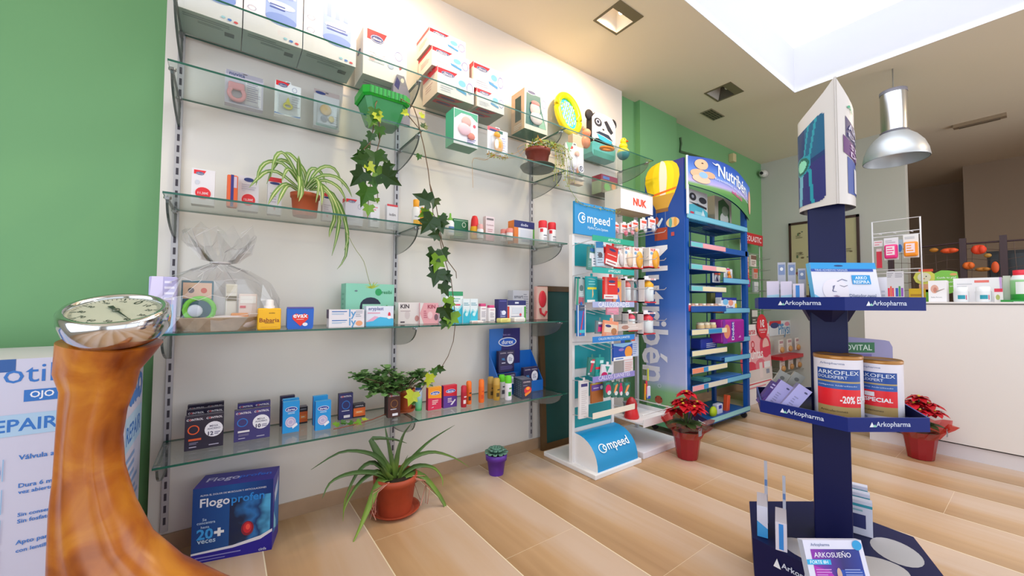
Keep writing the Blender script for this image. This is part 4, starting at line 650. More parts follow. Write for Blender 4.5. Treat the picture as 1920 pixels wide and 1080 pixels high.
m2_ = V([(760, 210), (775, 228), (785, 240), (790, 250)]); m3 = V([(806, 345), (810, 370), (812, 400), (824, 425), (828, 448)]); m4 = V([(822, 432), (840, 490), (855, 510), (856, 522)])
L2 = [(764, 211, 14, 250, 4, -.42), (788, 217, 14, 60, 4, -.42), (794, 240, 16, 20, 1, -.42), (787, 290, 12, 200, 2, -.4), (806, 378, 36, 285, 0, -.43), (815, 372, 24, 190, 0, -.41), (805, 395, 26, 235, 3, -.42), (812, 408, 40, 215, 0, -.43), (822, 408, 34, 165, 0, -.42), (826, 404, 24, 150, 2, -.41), (822, 440, 24, 260, 0, -.42), (815, 470, 34, 200, 0, -.43), (828, 468, 26, 160, 0, -.42), (822, 480, 34, 190, 3, -.44), (822, 505, 36, 195, 0, -.43), (834, 512, 22, 150, 0, -.42), (828, 532, 30, 150, 0, -.42), (838, 560, 30, 170, 3, -.43), (830, 575, 32, 150, 0, -.44), (848, 585, 34, 195, 3, -.43), (836, 600, 22, 210, 1, -.42)]
L2 += [(820, 690, 18, 110, 1, -.34), (812, 700, 16, 30, 2, -.34), (806, 702, 26, 190, 4, -.34), (776, 735, 28, 200, 4, -.32), (775, 750, 14, 230, 2, -.31)]
ivy('hanging_ivy', 'long thin ivy vine trailing from the basket down to the lowest shelf', [m1, m2_, m3, m4], L2, 9)
fl = lambda px, py: tuple(onZ(px, py, z5 + .004))
def terracotta(t, r, h, col='#b5532c', saucer=True, r0=None):
    r0 = r0 or r * .72; m = C(col, .6, noise=15); z = 0
    if saucer: MB().lathe([(r * .9, 0), (r * 1.12, .018), (r * 1.15, .02), (r * 1.08, .018), (r * .88, .005)], (0, 0, 0), m, 24).build('saucer', t); z = .006
    pot = MB().lathe([(r0, z), (r * .93, h * .82), (r, h * .82), (r * 1.02, h), (r * .93, h), (r * .9, h * .88)], (0, 0, 0), m, 28, cap=False).lathe([(0, z + .001), (r0, z)], (0, 0, 0), m, 28, cap=False); pot = pot.build('pot', t)
    MB().lathe([(0, h * .9), (r * .92, h * .88)], (0, 0, 0), C('#33261c', .95, noise=60), 16, cap=False).build('soil', pot)
# spider plant
c = onY(571, 400, -.19)
t = thing('spider_plant', 'striped spider plant in a terracotta pot on the third shelf', 'potted plant', (c.x, -.2, SZ[3])); terracotta(t, .062, .105, saucer=False, r0=.05)
SP = grad('spider_leaf', ((0, '#3f6a24'), (1, '#6f9440')), 2, -.2, .3); SP2 = C('#c3cb92', .4); o = Vector((c.x, -.2, SZ[3]))
bl = [([(566, 352), (545, 305), (528, 286), (515, 298), (508, 332)], .05), ([(566, 352), (535, 310), (505, 303), (487, 318), (480, 348)], .05), ([(562, 355), (525, 325), (500, 322), (483, 335), (467, 352)], .06), ([(560, 358), (535, 345), (515, 362), (502, 385)], .08), ([(568, 350), (548, 312), (528, 300), (515, 310), (500, 345)], .02), ([(570, 350), (562, 318), (560, 292)], .0), ([(563, 355), (560, 320), (559, 295)], .05), ([(575, 350), (570, 320), (545, 290), (530, 287)], -.05), ([(576, 352), (590, 325), (610, 312), (630, 320), (643, 350)], -.03), ([(578, 352), (600, 330), (630, 332), (650, 350), (660, 370)], .03), ([(578, 353), (605, 338), (635, 352), (650, 380)], .06), ([(574, 356), (596, 340), (604, 360), (603, 385)], .09), ([(573, 354), (588, 335), (598, 345), (592, 380)], .09), ([(565, 356), (563, 335), (566, 360), (560, 378)], .08), ([(568, 354), (560, 330), (562, 345), (558, 372)], .07), ([(580, 356), (610, 355), (638, 385), (650, 430), (648, 480), (632, 505)], .1), ([(580, 356), (615, 360), (635, 400), (632, 440), (622, 480)], .1), ([(580, 356), (612, 358), (628, 400), (620, 430), (617, 445)], .1), ([(582, 356), (618, 358), (642, 400), (652, 445), (645, 470)], .1), ([(555, 356), (540, 348), (528, 365), (520, 385)], .08), ([(570, 352), (582, 318), (600, 322), (612, 345)], -.02), ([(566, 352), (550, 325), (538, 318), (528, 340)], .05), ([(582, 356), (600, 345), (625, 372), (640, 415)], .11)]
def curve_pts(px, Y0, dY, origin, n=11):
    K = len(px); P3 = [onY(x, y, Y0 - dY * i / (K - 1)) for i, (x, y) in enumerate(px)]; out = []
    for j in range(n):
        u = j / (n - 1) * (K - 1); i = min(int(u), K - 2); f = u - i; p0, p1, p2, p3 = P3[max(i - 1, 0)], P3[i], P3[i + 1], P3[min(i + 2, K - 1)]
        out.append(.5 * ((2 * p1) + (p2 - p0) * f + (2 * p0 - 5 * p1 + 4 * p2 - p3) * f * f + (3 * p1 - p0 - 3 * p2 + p3) * f ** 3) - Vector(origin))
    return out
for px, dy in bl:
    pts = curve_pts(px, -.2, dy * 1.5, o); m = MB().ribbon(pts, lambda u: .0085 * min(1, (1 - u) * 3 + .08) * (.6 + .4 * min(1, u * 4)), SP, up=(0, -1, .2)); m.ribbon([p + Vector((0, -.0012, 0)) for p in pts], lambda u: .0019 * min(1, (1 - u) * 3), SP2, up=(0, -1, .2)); m.build('leaf', t)
pts = curve_pts([(648, 432), (665, 465), (682, 490), (690, 520), (697, 540)], -.32, .02, o); MB().tube(pts, .0014, C('#8a8f5a'), 5).build('runner', t)
m = MB()
for k in range(9): a = k * .7; m.ribbon([pts[-1] + Vector((cos(a) * .035 * s, -.01 + .01 * sin(a * 2) * s, (.5 + .5 * sin(a * 1.7)) * .03 * s)) for s in (0, .3, .6, 1)], lambda u: .004 * (1 - u) + .0005, C('#a3b23c'), up=(0, -1, .2))
m.build('plantlet', t)
# hanging pot on the second shelf
c = onY(1012, 300, -.27)
t = thing('trailing_houseplant', 'dark red-brown pot of straggly trailing plant on a wide saucer, second shelf', 'potted plant', (c.x, -.25, SZ[2]))
MB().lathe([(0, .0005), (.105, .0005), (.118, .02), (.12, .022), (.112, .02), (.1, .006), (0, .004)], (0, 0, 0), C('#3f4a3f', .4), 30).build('saucer', t)
MB().lathe([(.06, .006), (.078, .11), (.084, .112), (.086, .135), (.078, .135), (.075, .12)], (0, 0, 0), C('#7a2f22', .5, noise=15), 28, cap=False).build('pot', t); MB().lathe([(0, .122), (.077, .12)], (0, 0, 0), C('#3a2b20', .95), 16, cap=False).build('soil', t)
r = random.Random(5); o = Vector((c.x, -.25, SZ[2]))
leafy = MB(); stems = MB(); SG = [C(c_, .5) for c_ in ('#5f7a2a', '#7d9438', '#a88f3a', '#9cb04a', '#c28a3a')]
def small_leaves(mb, p, n, s, rr_, mats, up=.3):
    for _ in range(n):
        d = Vector((r.gauss(0, 1), r.gauss(0, 1), r.gauss(up, .8))).normalized(); q = p + d * r.uniform(0, rr_); e = d.cross(Vector((r.gauss(0, 1), r.gauss(0, 1), r.gauss(0, 1)))).normalized() * s * .4; d2 = d * s * r.uniform(.7, 1.2)
        mb.add([q, q + d2 * .5 + e, q + d2, q + d2 * .5 - e], [(0, 1, 2, 3)], r.choice(mats))
for _ in range(14): p = Vector((r.uniform(-.07, .1), r.uniform(-.08, .03), .14 + r.uniform(0, .035))); small_leaves(leafy, p, 12, .018, .025, SG)
for k in range(16):
    x1 = r.uniform(1040, 1068); y1 = r.uniform(300, 352); pts = curve_pts([(1012 + r.uniform(-12, 20), 262), (1030 + r.uniform(0, 12), 268), (x1, 285), (x1 + r.uniform(-5, 10), y1)], -.27, .12, o, 9); stems.tube(pts, .0016, C('#8f9a4a'), 4)
    for q in pts[4:]: small_leaves(leafy, q, 3, .011, .012, SG[1:])
pts = curve_pts([(1058, 330), (1066, 350), (1080, 372), (1092, 384)], -.40, .02, o, 8); stems.tube(pts, .0016, C('#8f9a4a'), 4)
pts2 = curve_pts([(1078, 378), (1100, 386), (1128, 392), (1150, 396), (1158, 398)], -.42, .0, o, 12); stems.tube(pts2, .0018, C('#8f9a4a'), 4)
for q in pts2: small_leaves(leafy, q, 4, .013, .014, SG)
for px in ([(985, 275), (960, 290), (940, 282), (912, 300), (890, 296)], [(990, 270), (975, 292), (950, 296), (925, 290)], [(988, 268), (970, 278), (982, 296), (1000, 300)], [(915, 300), (888, 297), (886, 325), (887, 352)]): stems.tube(curve_pts(px, -.32, .04, o, 10), .0013, C('#b08a5a'), 4)
for _ in range(10): small_leaves(leafy, onY(r.uniform(918, 960), r.uniform(287, 297), -.35) - o, 8, .012, .012, SG[2:])
stems.build('stems', t); leafy.build('foliage', t)
# geranium-like pot on lowest shelf
c = onY(757, 770, -.15); o = Vector((c.x, -.17, z5))
t = thing('geranium_plant', 'leafy green plant in a small terracotta pot on the lowest shelf', 'potted plant', o); terracotta(t, .05, .12, '#b5552c', r0=.032)
stems = MB(); GL = [C(c_, .5) for c_ in ('#4a7038', '#5d8446', '#6f9658', '#7fa362', '#55743c')]; r = random.Random(11)
def rosette(mb, p, R, n, mats):
    for k in range(n):
        a = 2 * pi * k / n + r.uniform(-.2, .2); el = r.uniform(-.3, .9); d = Vector((cos(a) * cos(el), sin(a) * cos(el), sin(el))); L = R * r.uniform(.7, 1.1); e = d.cross(Vector((0, 0, 1)))
        if e.length < .1: e = Vector((1, 0, 0))
        e = e.normalized() * L * .32; up = Vector((0, 0, L * .12)); q = [p, p + d * L * .4 + e * .8 + up, p + d * L * .62 + e * .5, p + d * L * .8 + e * 1.1, p + d * L - up, p + d * L * .8 - e * 1.1, p + d * L * .62 - e * .5, p + d * L * .4 - e * .8 + up, p + d * L * .6 - up * .2]
        mb.add(q, [(i, (i + 1) % 8, 8) for i in range(8)], r.choice(mats))
for x, y, dy in [(672, 706, .1), (680, 712, .08), (690, 708, .0), (700, 718, .06), (710, 728, .1), (705, 712, 0), (718, 700, .0), (728, 698, .05), (722, 716, .08), (715, 735, .1), (735, 712, .02), (745, 708, .06), (740, 725, .1), (752, 718, .05), (760, 722, .02), (728, 730, .06), (700, 735, .1), (690, 722, .08), (775, 708, .02), (788, 702, .0), (793, 708, .05), (783, 700, .03), (796, 718, .04), (750, 735, .08), (735, 735, .1)]:
    p = onY(x, y, -.12 - dy) - o; m = MB(); rosette(m, p, .06, 13, GL); m.build('leaf_cluster', t); stems.tube([(0, 0, .1), (p * .5 + Vector((0, 0, .06))), p], .003, C('#7a6a4a'), 4)
stems.build('stems', t)
c = Vector(fl(735, 786)); sp = [Vector(fl(775, 762)), Vector(fl(762, 775)), Vector(fl(722, 778)), Vector(fl(700, 787)), Vector(fl(670, 796)), Vector(fl(640, 803)), Vector(fl(625, 806))]
o = sp[0].copy(); t = thing('fallen_ivy', 'reddish ivy stem with pale leaves lying along the lowest glass shelf', 'trailing plant', o)
MB().tube([p - o + Vector((0, 0, .003)) for p in sp], .0026, C('#8a4a34', .6), 5).build('stem', t)
for px, py, s, cc in ((628, 803, .035, 3), (640, 797, .035, 2), (655, 797, .03, 2), (668, 795, .035, 3), (680, 792, .03, 4), (742, 768, .03, 2), (750, 756, .03, 4), (735, 778, .025, 2)):
    m = MB(); p = Vector(fl(px, py)) - o + Vector((0, 0, .012)); ivy_leaf(m, p, s, r.uniform(1, 2.5), LG[cc], r.uniform(-1.3, -.8), r.uniform(-.4, .4)); m.build('leaf', t)
# aloe on the floor
c = Vector((.735, -.245, 0)); t = thing('aloe_plant', 'large aloe with long curving leaves in a terracotta pot on the floor', 'potted plant', c); terracotta(t, .108, .185, '#b0492a', r0=.082)
AG = grad('aloe_leaf', ((0, '#7f9c3c'), (.3, '#54713a'), (1, '#4c6546')), 2, .12, .5, noise=6); AG2 = C('#66875a', .45, noise=20)
al = [([(733, 892), (718, 868), (690, 850), (640, 848), (583, 881)], .05, .018), ([(728, 900), (700, 887), (655, 889), (620, 905), (604, 935)], .10, .016), ([(728, 892), (700, 868), (672, 885), (648, 935), (643, 978)], .02, .013), ([(730, 898), (706, 885), (675, 905), (652, 940), (645, 960)], .06, .014), ([(732, 898), (712, 905), (690, 955), (675, 990), (658, 1026)], .16, .021), ([(733, 885), (715, 862), (702, 838), (697, 822), (735, 823), (763, 831)], .0, .020), ([(738, 890), (731, 850), (724, 812), (722, 800)], .0, .010), ([(740, 890), (745, 850), (756, 815), (772, 793)], .03, .014), ([(743, 890), (765, 868), (805, 828), (853, 797)], -.03, .015), ([(745, 893), (770, 862), (810, 848), (850, 858), (880, 876)], .05, .015), ([(745, 898), (780, 875), (812, 877), (828, 895), (830, 912)], .06, .014), ([(745, 900), (785, 890), (820, 925), (840, 965), (836, 993)], .17, .019), ([(741, 905), (738, 875), (730, 835), (728, 828)], .08, .010), ([(747, 905), (752, 880), (765, 853)], .08, .010), ([(735, 902), (720, 885), (712, 876)], .1, .013), ([(738, 900), (728, 890), (716, 872)], .1, .012)]
for px, dy, wd in al:
    pts = curve_pts(px, -.245, dy, c, 14)
    m = MB().ribbon(pts, lambda u: wd * min(1, (1 - u) * 1.25 + .04) * (.85 + .15 * min(1, u * 5)), AG, up=(0, -.5, 1) if abs(px[-1][0] - px[0][0]) > 45 else (0, -1, .1), fold=.45, th=.35); m.build('leaf', t)
r = random.Random(8)
for k in range(9):
    s_ = 1 if k < 5 else -1; z0 = .18 - r.uniform(0, .02)
    MB().tube([(-s_ * .06, -.08, z0 + .01), (-s_ * (.11 + r.uniform(0, .03)), -.09 + r.uniform(0, .08), z0 - .02), (-s_ * (.12 + r.uniform(-.02, .04)), -.05 + r.uniform(-.05, .08), .1), (-s_ * (.11 + r.uniform(-.02, .04)), -.06 + r.uniform(-.04, .06), .03)], .0022, C('#c98a78', .6), 5).build('aerial_root', t)

c = Vector((1.40, -.185, 0)); t = thing('succulent', 'small grey-green succulent in a purple pot on the floor', 'potted plant', c)
MB().lathe([(.045, 0), (.058, .09), (.066, .09), (.068, .125), (.06, .125), (.057, .1)], (0, 0, 0), C('#5b2a9c', .4), 24, cap=False).lathe([(0, .001), (.045, 0)], (0, 0, 0), C('#5b2a9c', .4), 24, cap=False).build('pot', t); MB().lathe([(0, .112), (.06, .11)], (0, 0, 0), C('#2a2018', .9), 14, cap=False).build('soil', t)
m = MB()
for ring, (R, el, n) in enumerate(((.075, .15, 11), (.06, .55, 9), (.045, .95, 7), (.03, 1.3, 5))):
    for k in range(n):
        a = 2 * pi * k / n + ring * .5; d = Vector((cos(a) * cos(el), sin(a) * cos(el), sin(el))); b_ = Vector((0, 0, .125)); m.ribbon([b_ + d * R * s_ for s_ in (.1, .35, .65, .88, 1)], lambda u: .012 * (.5 + u) * (1 if u < .8 else .3), C('#6f9a88', .5), up=(0, 0, 1), fold=.4, th=.5)
m.build('rosette', t)
# poinsettias
def poinsettia(label, x, y, seed, R=.16):
    r = random.Random(seed); t = thing('poinsettia', label, 'potted plant', (x, y, 0), group='poinsettias in red pots'); red = C('#8f1620', .25)
    MB().lathe([(.062, 0), (.068, .004), (.09, .16), (.1, .19), (.095, .19), (.085, .16)], (0, 0, 0), red, 12, cap=False, smooth=False).lathe([(0, .001), (.062, 0)], (0, 0, 0), red, 12, cap=False).build('pot', t)
    MB().lathe([(0, .175), (.09, .17)], (0, 0, 0), C('#2a2018'), 12, cap=False).build('soil', t)
    n = 20; secs = []
    for z, rd in ((.15, .095), (.2, .115), (.235, .15), (.26, .17)): secs.append([(rd * cos(2 * pi * k / n) * (1 + .12 * sin(k * 2.4) * (z > .19)), rd * sin(2 * pi * k / n) * (1 + .12 * cos(k * 2.9) * (z > .19)), z + (.02 * sin(k * 1.9) if z > .23 else 0)) for k in range(n)])
    MB().loft(secs, REDF, False, caps=False).build('wrapper', t)
    tag_ = MB().box(-.1, -.065, -.14, -.137, .2, .25, C('#7d828c', .4)); tag_.build('price_tag', t)
    st = MB(); reds = [C(c_, .45, 0, .3) for c_ in ('#b3111d', '#c9182a', '#a00f1a')]; gm = C('#3f5a2c', .5)
    for k in range(9):
        a = k * 2.4; rd = R * .62 * (k / 9) ** .5; p = Vector((rd * cos(a), rd * sin(a), .40 - .7 * rd + r.uniform(-.03, .05))); st.tube([(0, 0, .18), p * .6 + Vector((0, 0, .1)), p], .004, gm, 5); m = MB()
        for ring, (L, el, nn) in enumerate(((.082, -.1, 7), (.058, .35, 6), (.035, .7, 5))):
            for j in range(nn):
                b_ = 2 * pi * j / nn + r.uniform(-.2, .2) + ring; d = Vector((cos(b_) * cos(el), sin(b_) * cos(el), sin(el))) + Vector((cos(a), sin(a), 0)) * rd * 1.2; d.normalize(); l = L * r.uniform(.8, 1.15)
                m.ribbon([p + d * l * s_ + Vector((0, 0, -.02 * s_ * s_)) for s_ in (0, .25, .5, .75, 1)], lambda u: .3 * l * max(.05, sin(pi * min(1, u * .9 + .08))) , r.choice(reds), up=(0, 0, 1), fold=.3)
        fo = m.build('flower', t); MB().ball(p + Vector((0, 0, .008)), .009, C('#c9b02a')).build('flower_centre', fo)
    st.build('stems', t); m = MB()
    for k in range(8):
        b_ = k * .8; d = Vector((cos(b_), sin(b_), .1)); m.ribbon([Vector((0, 0, .24)) + d * .14 * s_ + Vector((0, 0, -.03 * s_ * s_)) for s_ in (.1, .4, .7, 1)], lambda u: .035 * sin(pi * min(1, u * .9 + .1)), gm, up=(0, 0, 1))
    m.build('leaves', t)
poinsettia('red poinsettia in a red pot standing before the tall blue rack', 2.62, -.745, 2)
poinsettia('red poinsettia in a red pot standing against the white counter', 3.95, -1.70, 5)

# ------------------------------------------------------------------ floor pieces by the shelves
a, b = -.088, .19
t = thing('promo_box', 'large dark blue promotional carton standing on the floor under the shelves', 'box', (-.082, -.170, 0), radians(-15))
W = .285; D_b = .142; H1 = .30
mb = MB().box(0, W, 0, D_b, 0, H1 - .0, C('#2320a0', .4), 0, C('#2b23a0', .4), C('#2b1f96', .4))
mb.deco((0, 0, 0), (W, 0, 0), (0, 0, H1), [('r', 0, .14, 1, 1, grad('flogo_print', ((0, '#0e3f86'), (.5, '#14549c'), (1, '#0f2f78')), 0, 0, W)), ('r', .45, .15, .97, .8, grad('flogo_photo', ((0, '#0d2350'), (.35, '#1a2a4c'), (.6, '#2b77c0'), (.75, '#123a74'), (1, '#52b0e4')), 0, .1, W, noise=14)), ('e', .68, .36, .08, .1, '#8c2238'), ('e', .68, .37, .055, .075, '#d42a3a'), ('e', .685, .38, .028, .04, '#ff5a50'),
    ('p', [(0, .14), (.5, .165), (.85, .23), (1, .3), (1, .26), (.85, .18), (.5, .13), (0, .115)], '#e9eaf4'), ('p', [(0, 0), (0, .115), (.5, .13), (.85, .18), (1, .26), (1, 0)], '#231a98'),
    ('t', .27, .78, .36, 'Flogo', '#eceef8', None, .03), ('t', .68, .78, .42, 'profen', '#2a8be0', None, .03), ('t', .5, .90, .82, 'ALIVIA EL DOLOR DE MUSCULOS Y ARTICULACIONES', '#dfe3f4'), ('t', .15, .575, .05, 'Se', '#b9d4f0'), ('t', .17, .53, .22, 'concentra', '#b9d4f0'), ('t', .16, .475, .10, 'hasta', '#b9d4f0'), ('t', .16, .38, .2, '20', '#3aa0ea', None, .03), ('t', .33, .38, .12, '+', '#f2f4fa', None, .05), ('t', .18, .28, .22, 'veces', '#b9d4f0', None, .02), ('l', .05, .055, .9, .09, 1, '#8f8fd0'), ('l', .05, .02, .5, .045, 1, '#8f8fd0'), ('t', .88, .04, .10, 'cinfa', '#cfd4f0')])
mb.deco((W, 0, 0), (0, D_b, 0), (0, 0, H1), [('p', [(.1, .2), (.9, .15), (.9, .8), (.3, .85)], '#2b77c0'), ('p', [(.2, .75), (.8, .9), (.7, .7), (.3, .6)], '#c9d4f0'), ('p', [(.15, .5), (.5, .3), (.5, .2), (.2, .25)], '#8fd0ee')])
mb.deco((0, 0, H1), (W, 0, 0), (0, D_b, 0), [('t', .30, .5, .42, 'Flogo', '#c9c4ec', None, .02), ('t', .72, .5, .42, 'profen', '#2a6be0', None, .02)])
mb.build('carton', t)
# framed board leaning behind the sales stands
t = thing('notice_board', 'dark teal notice board in a brown wooden frame leaning on the wall', 'notice board', (1.875, -.075, 0), rz=0)
t.rotation_euler = (radians(-2.2), 0, 0); WD = C('#5c4326', .5, noise=8)
MB().box(0, .045, 0, .022, .002, 1.195, WD).box(.655, .70, 0, .022, .002, 1.195, WD).box(.045, .655, 0, .022, 1.155, 1.195, WD).box(.045, .655, 0, .022, .002, .045, WD).build('frame', t)
MB().box(.045, .655, .008, .016, .045, 1.155, C('#0e4a48', .6, noise=3)).build('panel', t)
# ------------------------------------------------------------------ teal plaster stand
TEAL = C('#1297a2', .5); YB = -.40; YS = -.575
x0, x1 = onY(1077, 480, YB).x - .02, onY(1150, 480, YB).x
t = thing('plaster_display_stand', 'white and teal floor stand with blue header and curved Compeed base', 'display stand', ((x0 + x1) / 2, YB, 0)); ox = (x0 + x1) / 2
def lz(py, Y, px=1115): return onY(px, py, Y).z
X0, X1 = x0 - ox, x1 - ox; ztop = lz(440, YB, 1080)
mb = MB().box(X0, X0 + .022, 0, .03, .03, ztop, WHITE).box(X1 - .022, X1, 0, .03, .03, ztop, WHITE).box(X0 + .022, X1 - .022, .012, .03, .03, ztop, WHITE)
mb.build('frame', t)
pz = [(lz(b_, YB, 1080), lz(a_, YB, 1080)) for a_, b_ in ((455, 498), (519, 565), (582, 625), (648, 692), (708, 748), (765, 803))]
m = MB()
for q0, q1 in pz: m.box(X0 + .024, X1 - .024, .008, .0119, q0, q1, TEAL)
m.build('teal_back_panels', t)
hz0, hz1 = lz(440, YB, 1080), lz(378, YB, 1080)
mb = MB().box(X0 + .01, X1 + .01, -.012, .004, hz0 + .005, hz1, C('#0d8cca', .4)); mb.deco((X0 + .01, -.012, hz0 + .005), (X1 - X0, 0, 0), (0, 0, hz1 - hz0 - .005), [('o', .17, .52, .09, .17, .2, '#eef6fa'), ('t', .22, .52, .1, 'o', '#eef6fa', None, .01), ('r', .2, .42, .28, .62, '#0d8cca'), ('t', .20, .52, .09, 'o', '#eef6fa', None, .01), ('t', .57, .50, .56, 'mpeed', '#eef6fa', None, .012), ('t', .55, .24, .5, 'Hydro Cure System', '#cfe8f4'), ('e', .9, .66, .012, .02, '#eef6fa')]); mb.build('header', t)
sy = YS - YB
strips = [(446, '#19a888', 'AMPOLLAS', '#d9f2e8'), (506, '#17a9a2', 'AMPOLLAS', '#d9f2f0'), (571, '#a9b2dc', 'CALLOSIDADES', '#eef0fa'), (637, '#1f7fd0', 'CALLOS PROTECCION JUANETES', '#d9ecfa'), (712, '#8d86cc', 'CALLOS JUANETES', '#dcd8f2'), (780, '#ece2d4', '', '')]
for py, col, txt, tc in strips:
    z = lz(py, YS, 1114); mb = MB().box(X0 + .0, X1 - .0, sy - .003, sy, z - .018, z + .018, MAT(col))
    if txt: mb.deco((X0, sy - .003, z - .018), (X1 - X0, 0, 0), (0, 0, .036), [('t', .5, .5, .3 if len(txt) < 10 else .75, txt, tc)])
    stp = mb.build('price_strip', t)
    for xx in (X0 + .003, X1 - .003): MB().tube([(xx, sy, z + .015), (xx, sy, z - .012), (xx, 0, z - .03)], .0025, C('#dcdce2', .3, .5), 5).build('wire', stp)
for zz, xs in ((pz[0][1] - .01, 4), (pz[1][1] - .01, 4), (pz[2][1] - .01, 4), (pz[3][1] - .01, 4), (pz[4][1] - .01, 4)):
    for k in range(xs):
        x = X0 + .07 + k * (X1 - X0 - .14) / (xs - 1); m = MB()
        for dx_ in (-.006, .006): m.tube([(x + dx_, .008, zz + .012), (x + dx_, -.06, zz - .0), (x + dx_, -.13, zz - .012)], .0017, C('#e2e4e6', .25, .6), 5)
        m.build('hook', t)
bz = lz(808, YB + .02, 1080); m = MB(); secs = []
for k in range(9):
    u = k / 8; a_ = u * pi / 2; y = .0 - (.20) * sin(a_) ** .9; z = .012 + (bz - .012) * (cos(a_) ** .8 if k < 8 else 0); secs.append([(X0 + .02, y, z), (X1 + .0, y, z)])
m.loft([[p for p in s_] for s_ in secs], C('#0f90cc', .4), True, caps=False, closed=False)
for s_, x in ((-1, X0 + .02), (1, X1)): m.poly([(x, p[0][1], p[0][2]) for p in secs] + [(x, 0, .012)], WHITE)
j = 4; A, B_ = Vector(secs[6][0]), Vector(secs[6][1]); Vv = Vector(secs[3][0]) - A; m.deco(A + Vector((.03, -.012, 0)), (B_ - A) * .88, Vv, [('o', .15, .5, .1, .27, .2, '#eef6fa'), ('r', .18, .38, .27, .62, '#0f90cc'), ('t', .2, .5, .1, 'o', '#eef6fa', None, .01), ('t', .58, .5, .6, 'mpeed', '#eef6fa', None, .012)], .002); m.build('curved_panel', t)
MB().box(X0 - .02, X1 + .02, -.215, .26, 0, .03, WHITE, .004).build('base', t)
# hanging packs on the teal stand
def card_pack(label, px0, px1, py, h, Y, col, F, tilt=0, group='packs hanging on the teal plaster stand', name='blister_card', d=.012):
    p = onY(px0, py, Y); w = onY(px1, py, Y).x - p.x; mb = MB().box(0, w, 0, d, -h, 0, MAT(col)); mb.box(w * .4, w * .6, .002, .004, 0, .02, MAT(col)); mb.deco((0, 0, -h), (w, 0, 0), (0, 0, h), F)
    return tag(mb.build(name, loc=(p.x, Y, p.z), rot=(0, tilt, 0)), label, 'package', group)
red = lambda: [('r', 0, .82, 1, 1, '#d9222c'), ('e', .5, .8, .3, .07, CN), ('r', .1, .5, .9, .55, '#f2c9c0'), ('l', .1, .08, .9, .22, 2, '#c99'), ('r', 0, 0, 1, .26, '#f0e6e4'), ('l', .1, .06, .9, .2, 1, '#b2454c')]
card_pack('dark green and white pack hanging at top left of the teal stand', 1103, 1118, 462, .15, -.50, '#4f8a82', [('r', .2, .5, 1, .75, '#dfe6e8'), ('l', .1, .1, .9, .4, 4, '#8fb0b0'), ('e', .5, .88, .3, .08, '#2a6fb4')], tilt=.06)
card_pack('blue and white blister pack in the top row of the teal stand', 1117, 1131, 453, .16, -.52, '#bfd2e4', [('r', 0, .75, 1, 1, '#3a86c4'), ('l', .1, .1, .9, .6, 5, '#7f8c9c'), ('e', .5, .45, .3, .12, '#5a5660')], tilt=-.08)
card_pack('red pack with navy oval mark, rear one of the top row', 1131, 1146, 462, .14, -.50, '#d4202c', red(), tilt=.05)
card_pack('red pack with navy oval mark, front one of the top row', 1139, 1160, 458, .13, -.53, '#e0261f', red(), tilt=.18)
card_pack('white pack with shoe picture below the red packs', 1110, 1150, 478, .075, -.505, '#e6e4ea', [('l', .05, .1, .6, .8, 3, '#7a8a9c'), ('e', .3, .3, .08, .2, '#34343c'), ('e', .75, .5, .2, .3, '#c98a5a'), ('e', .3, .7, .15, .2, '#2f8a7c')], tilt=-.02)
card_pack('slim grey and green blister pack, second row left', 1082, 1099, 522, .17, -.46, '#a9b4b6', [('r', .0, .0, .2, 1, '#2f9a7c'), ('r', .25, .05, .8, .3, '#b5566a'), ('e', .5, .65, .2, .12, '#5a6f72'), ('l', .3, .35, .8, .55, 3, '#dfe6ea')], tilt=.05)
card_pack('turquoise pack with yellow stripe in the second row', 1099, 1120, 518, .17, -.48, '#11a0a8', [('r', .1, .5, .9, .58, '#e9dc2a'), ('p', [(.5, .15), (.62, .3), (.58, .5), (.52, .5)], '#f2c98a'), ('r', .05, 0, .75, .1, '#e9eef0'), ('l', .2, .65, .8, .85, 2, '#7fd6d8')], tilt=-.02)
card_pack('large red bag-shaped pack in the second row', 1132, 1158, 519, .145, -.53, '#e2231c', [('r', .12, 0, .14, 1, '#f2d0cc'), ('r', .2, 0, .22, 1, '#f2d0cc'), ('r', 0, 0, 1, .2, '#efe4e0'), ('e', .58, .8, .24, .06, CN), ('r', .35, .64, .8, .68, '#f4e8e6'), ('l', .1, .05, .8, .15, 1, '#c0454c')])
card_pack('orange and blue edged pack behind the large red one', 1150, 1165, 523, .17, -.50, '#f0a070', [('e', .6, .8, .35, .12, '#f0c21a'), ('e', .5, .55, .25, .1, '#2a3fa4'), ('p', [(.2, 0), (.9, 0), (.6, .4)], '#5a8ad4')])
card_pack('soft pink pack hanging below the large red pack', 1138, 1160, 557, .12, -.49, '#ef9ab2', [('l', .1, .2, .9, .8, 4, '#f4bccb')])
card_pack('tweezers pack with blue card and red handles, third row left', 1083, 1098, 572, .20, -.47, '#1f6fc0', [('r', 0, .82, 1, 1, '#4a5a78'), ('p', [(.25, .05), (.4, .05), (.8, .8), (.7, .8)], '#d92a4c'), ('r', .0, 0, .12, 1, '#dfe4ea'), ('r', .88, 0, 1, 1, '#dfe4ea'), ('r', .2, .1, .9, .2, '#4ac0cc')])
card_pack('small magenta blister pack on the third row wires', 1118, 1133, 601, .085, -.52, '#6a7f86', [('p', [(.3, .7), (.75, .7), (.9, .2), (.2, .15)], '#d4267a'), ('r', .25, .75, .8, .9, '#dfe4e8'), ('e', .5, .6, .2, .08, CN)], tilt=.05)
card_pack('salmon and brown pack with navy oval mark, third row right', 1133, 1160, 600, .11, -.54, '#f09a78', [('r', .05, .3, .95, .8, '#e9d3bd'), ('e', .3, .68, .2, .08, CN), ('e', .72, .4, .2, .2, '#b9784a'), ('l', .2, .1, .8, .25, 2, '#f4d4c4')], tilt=.12)
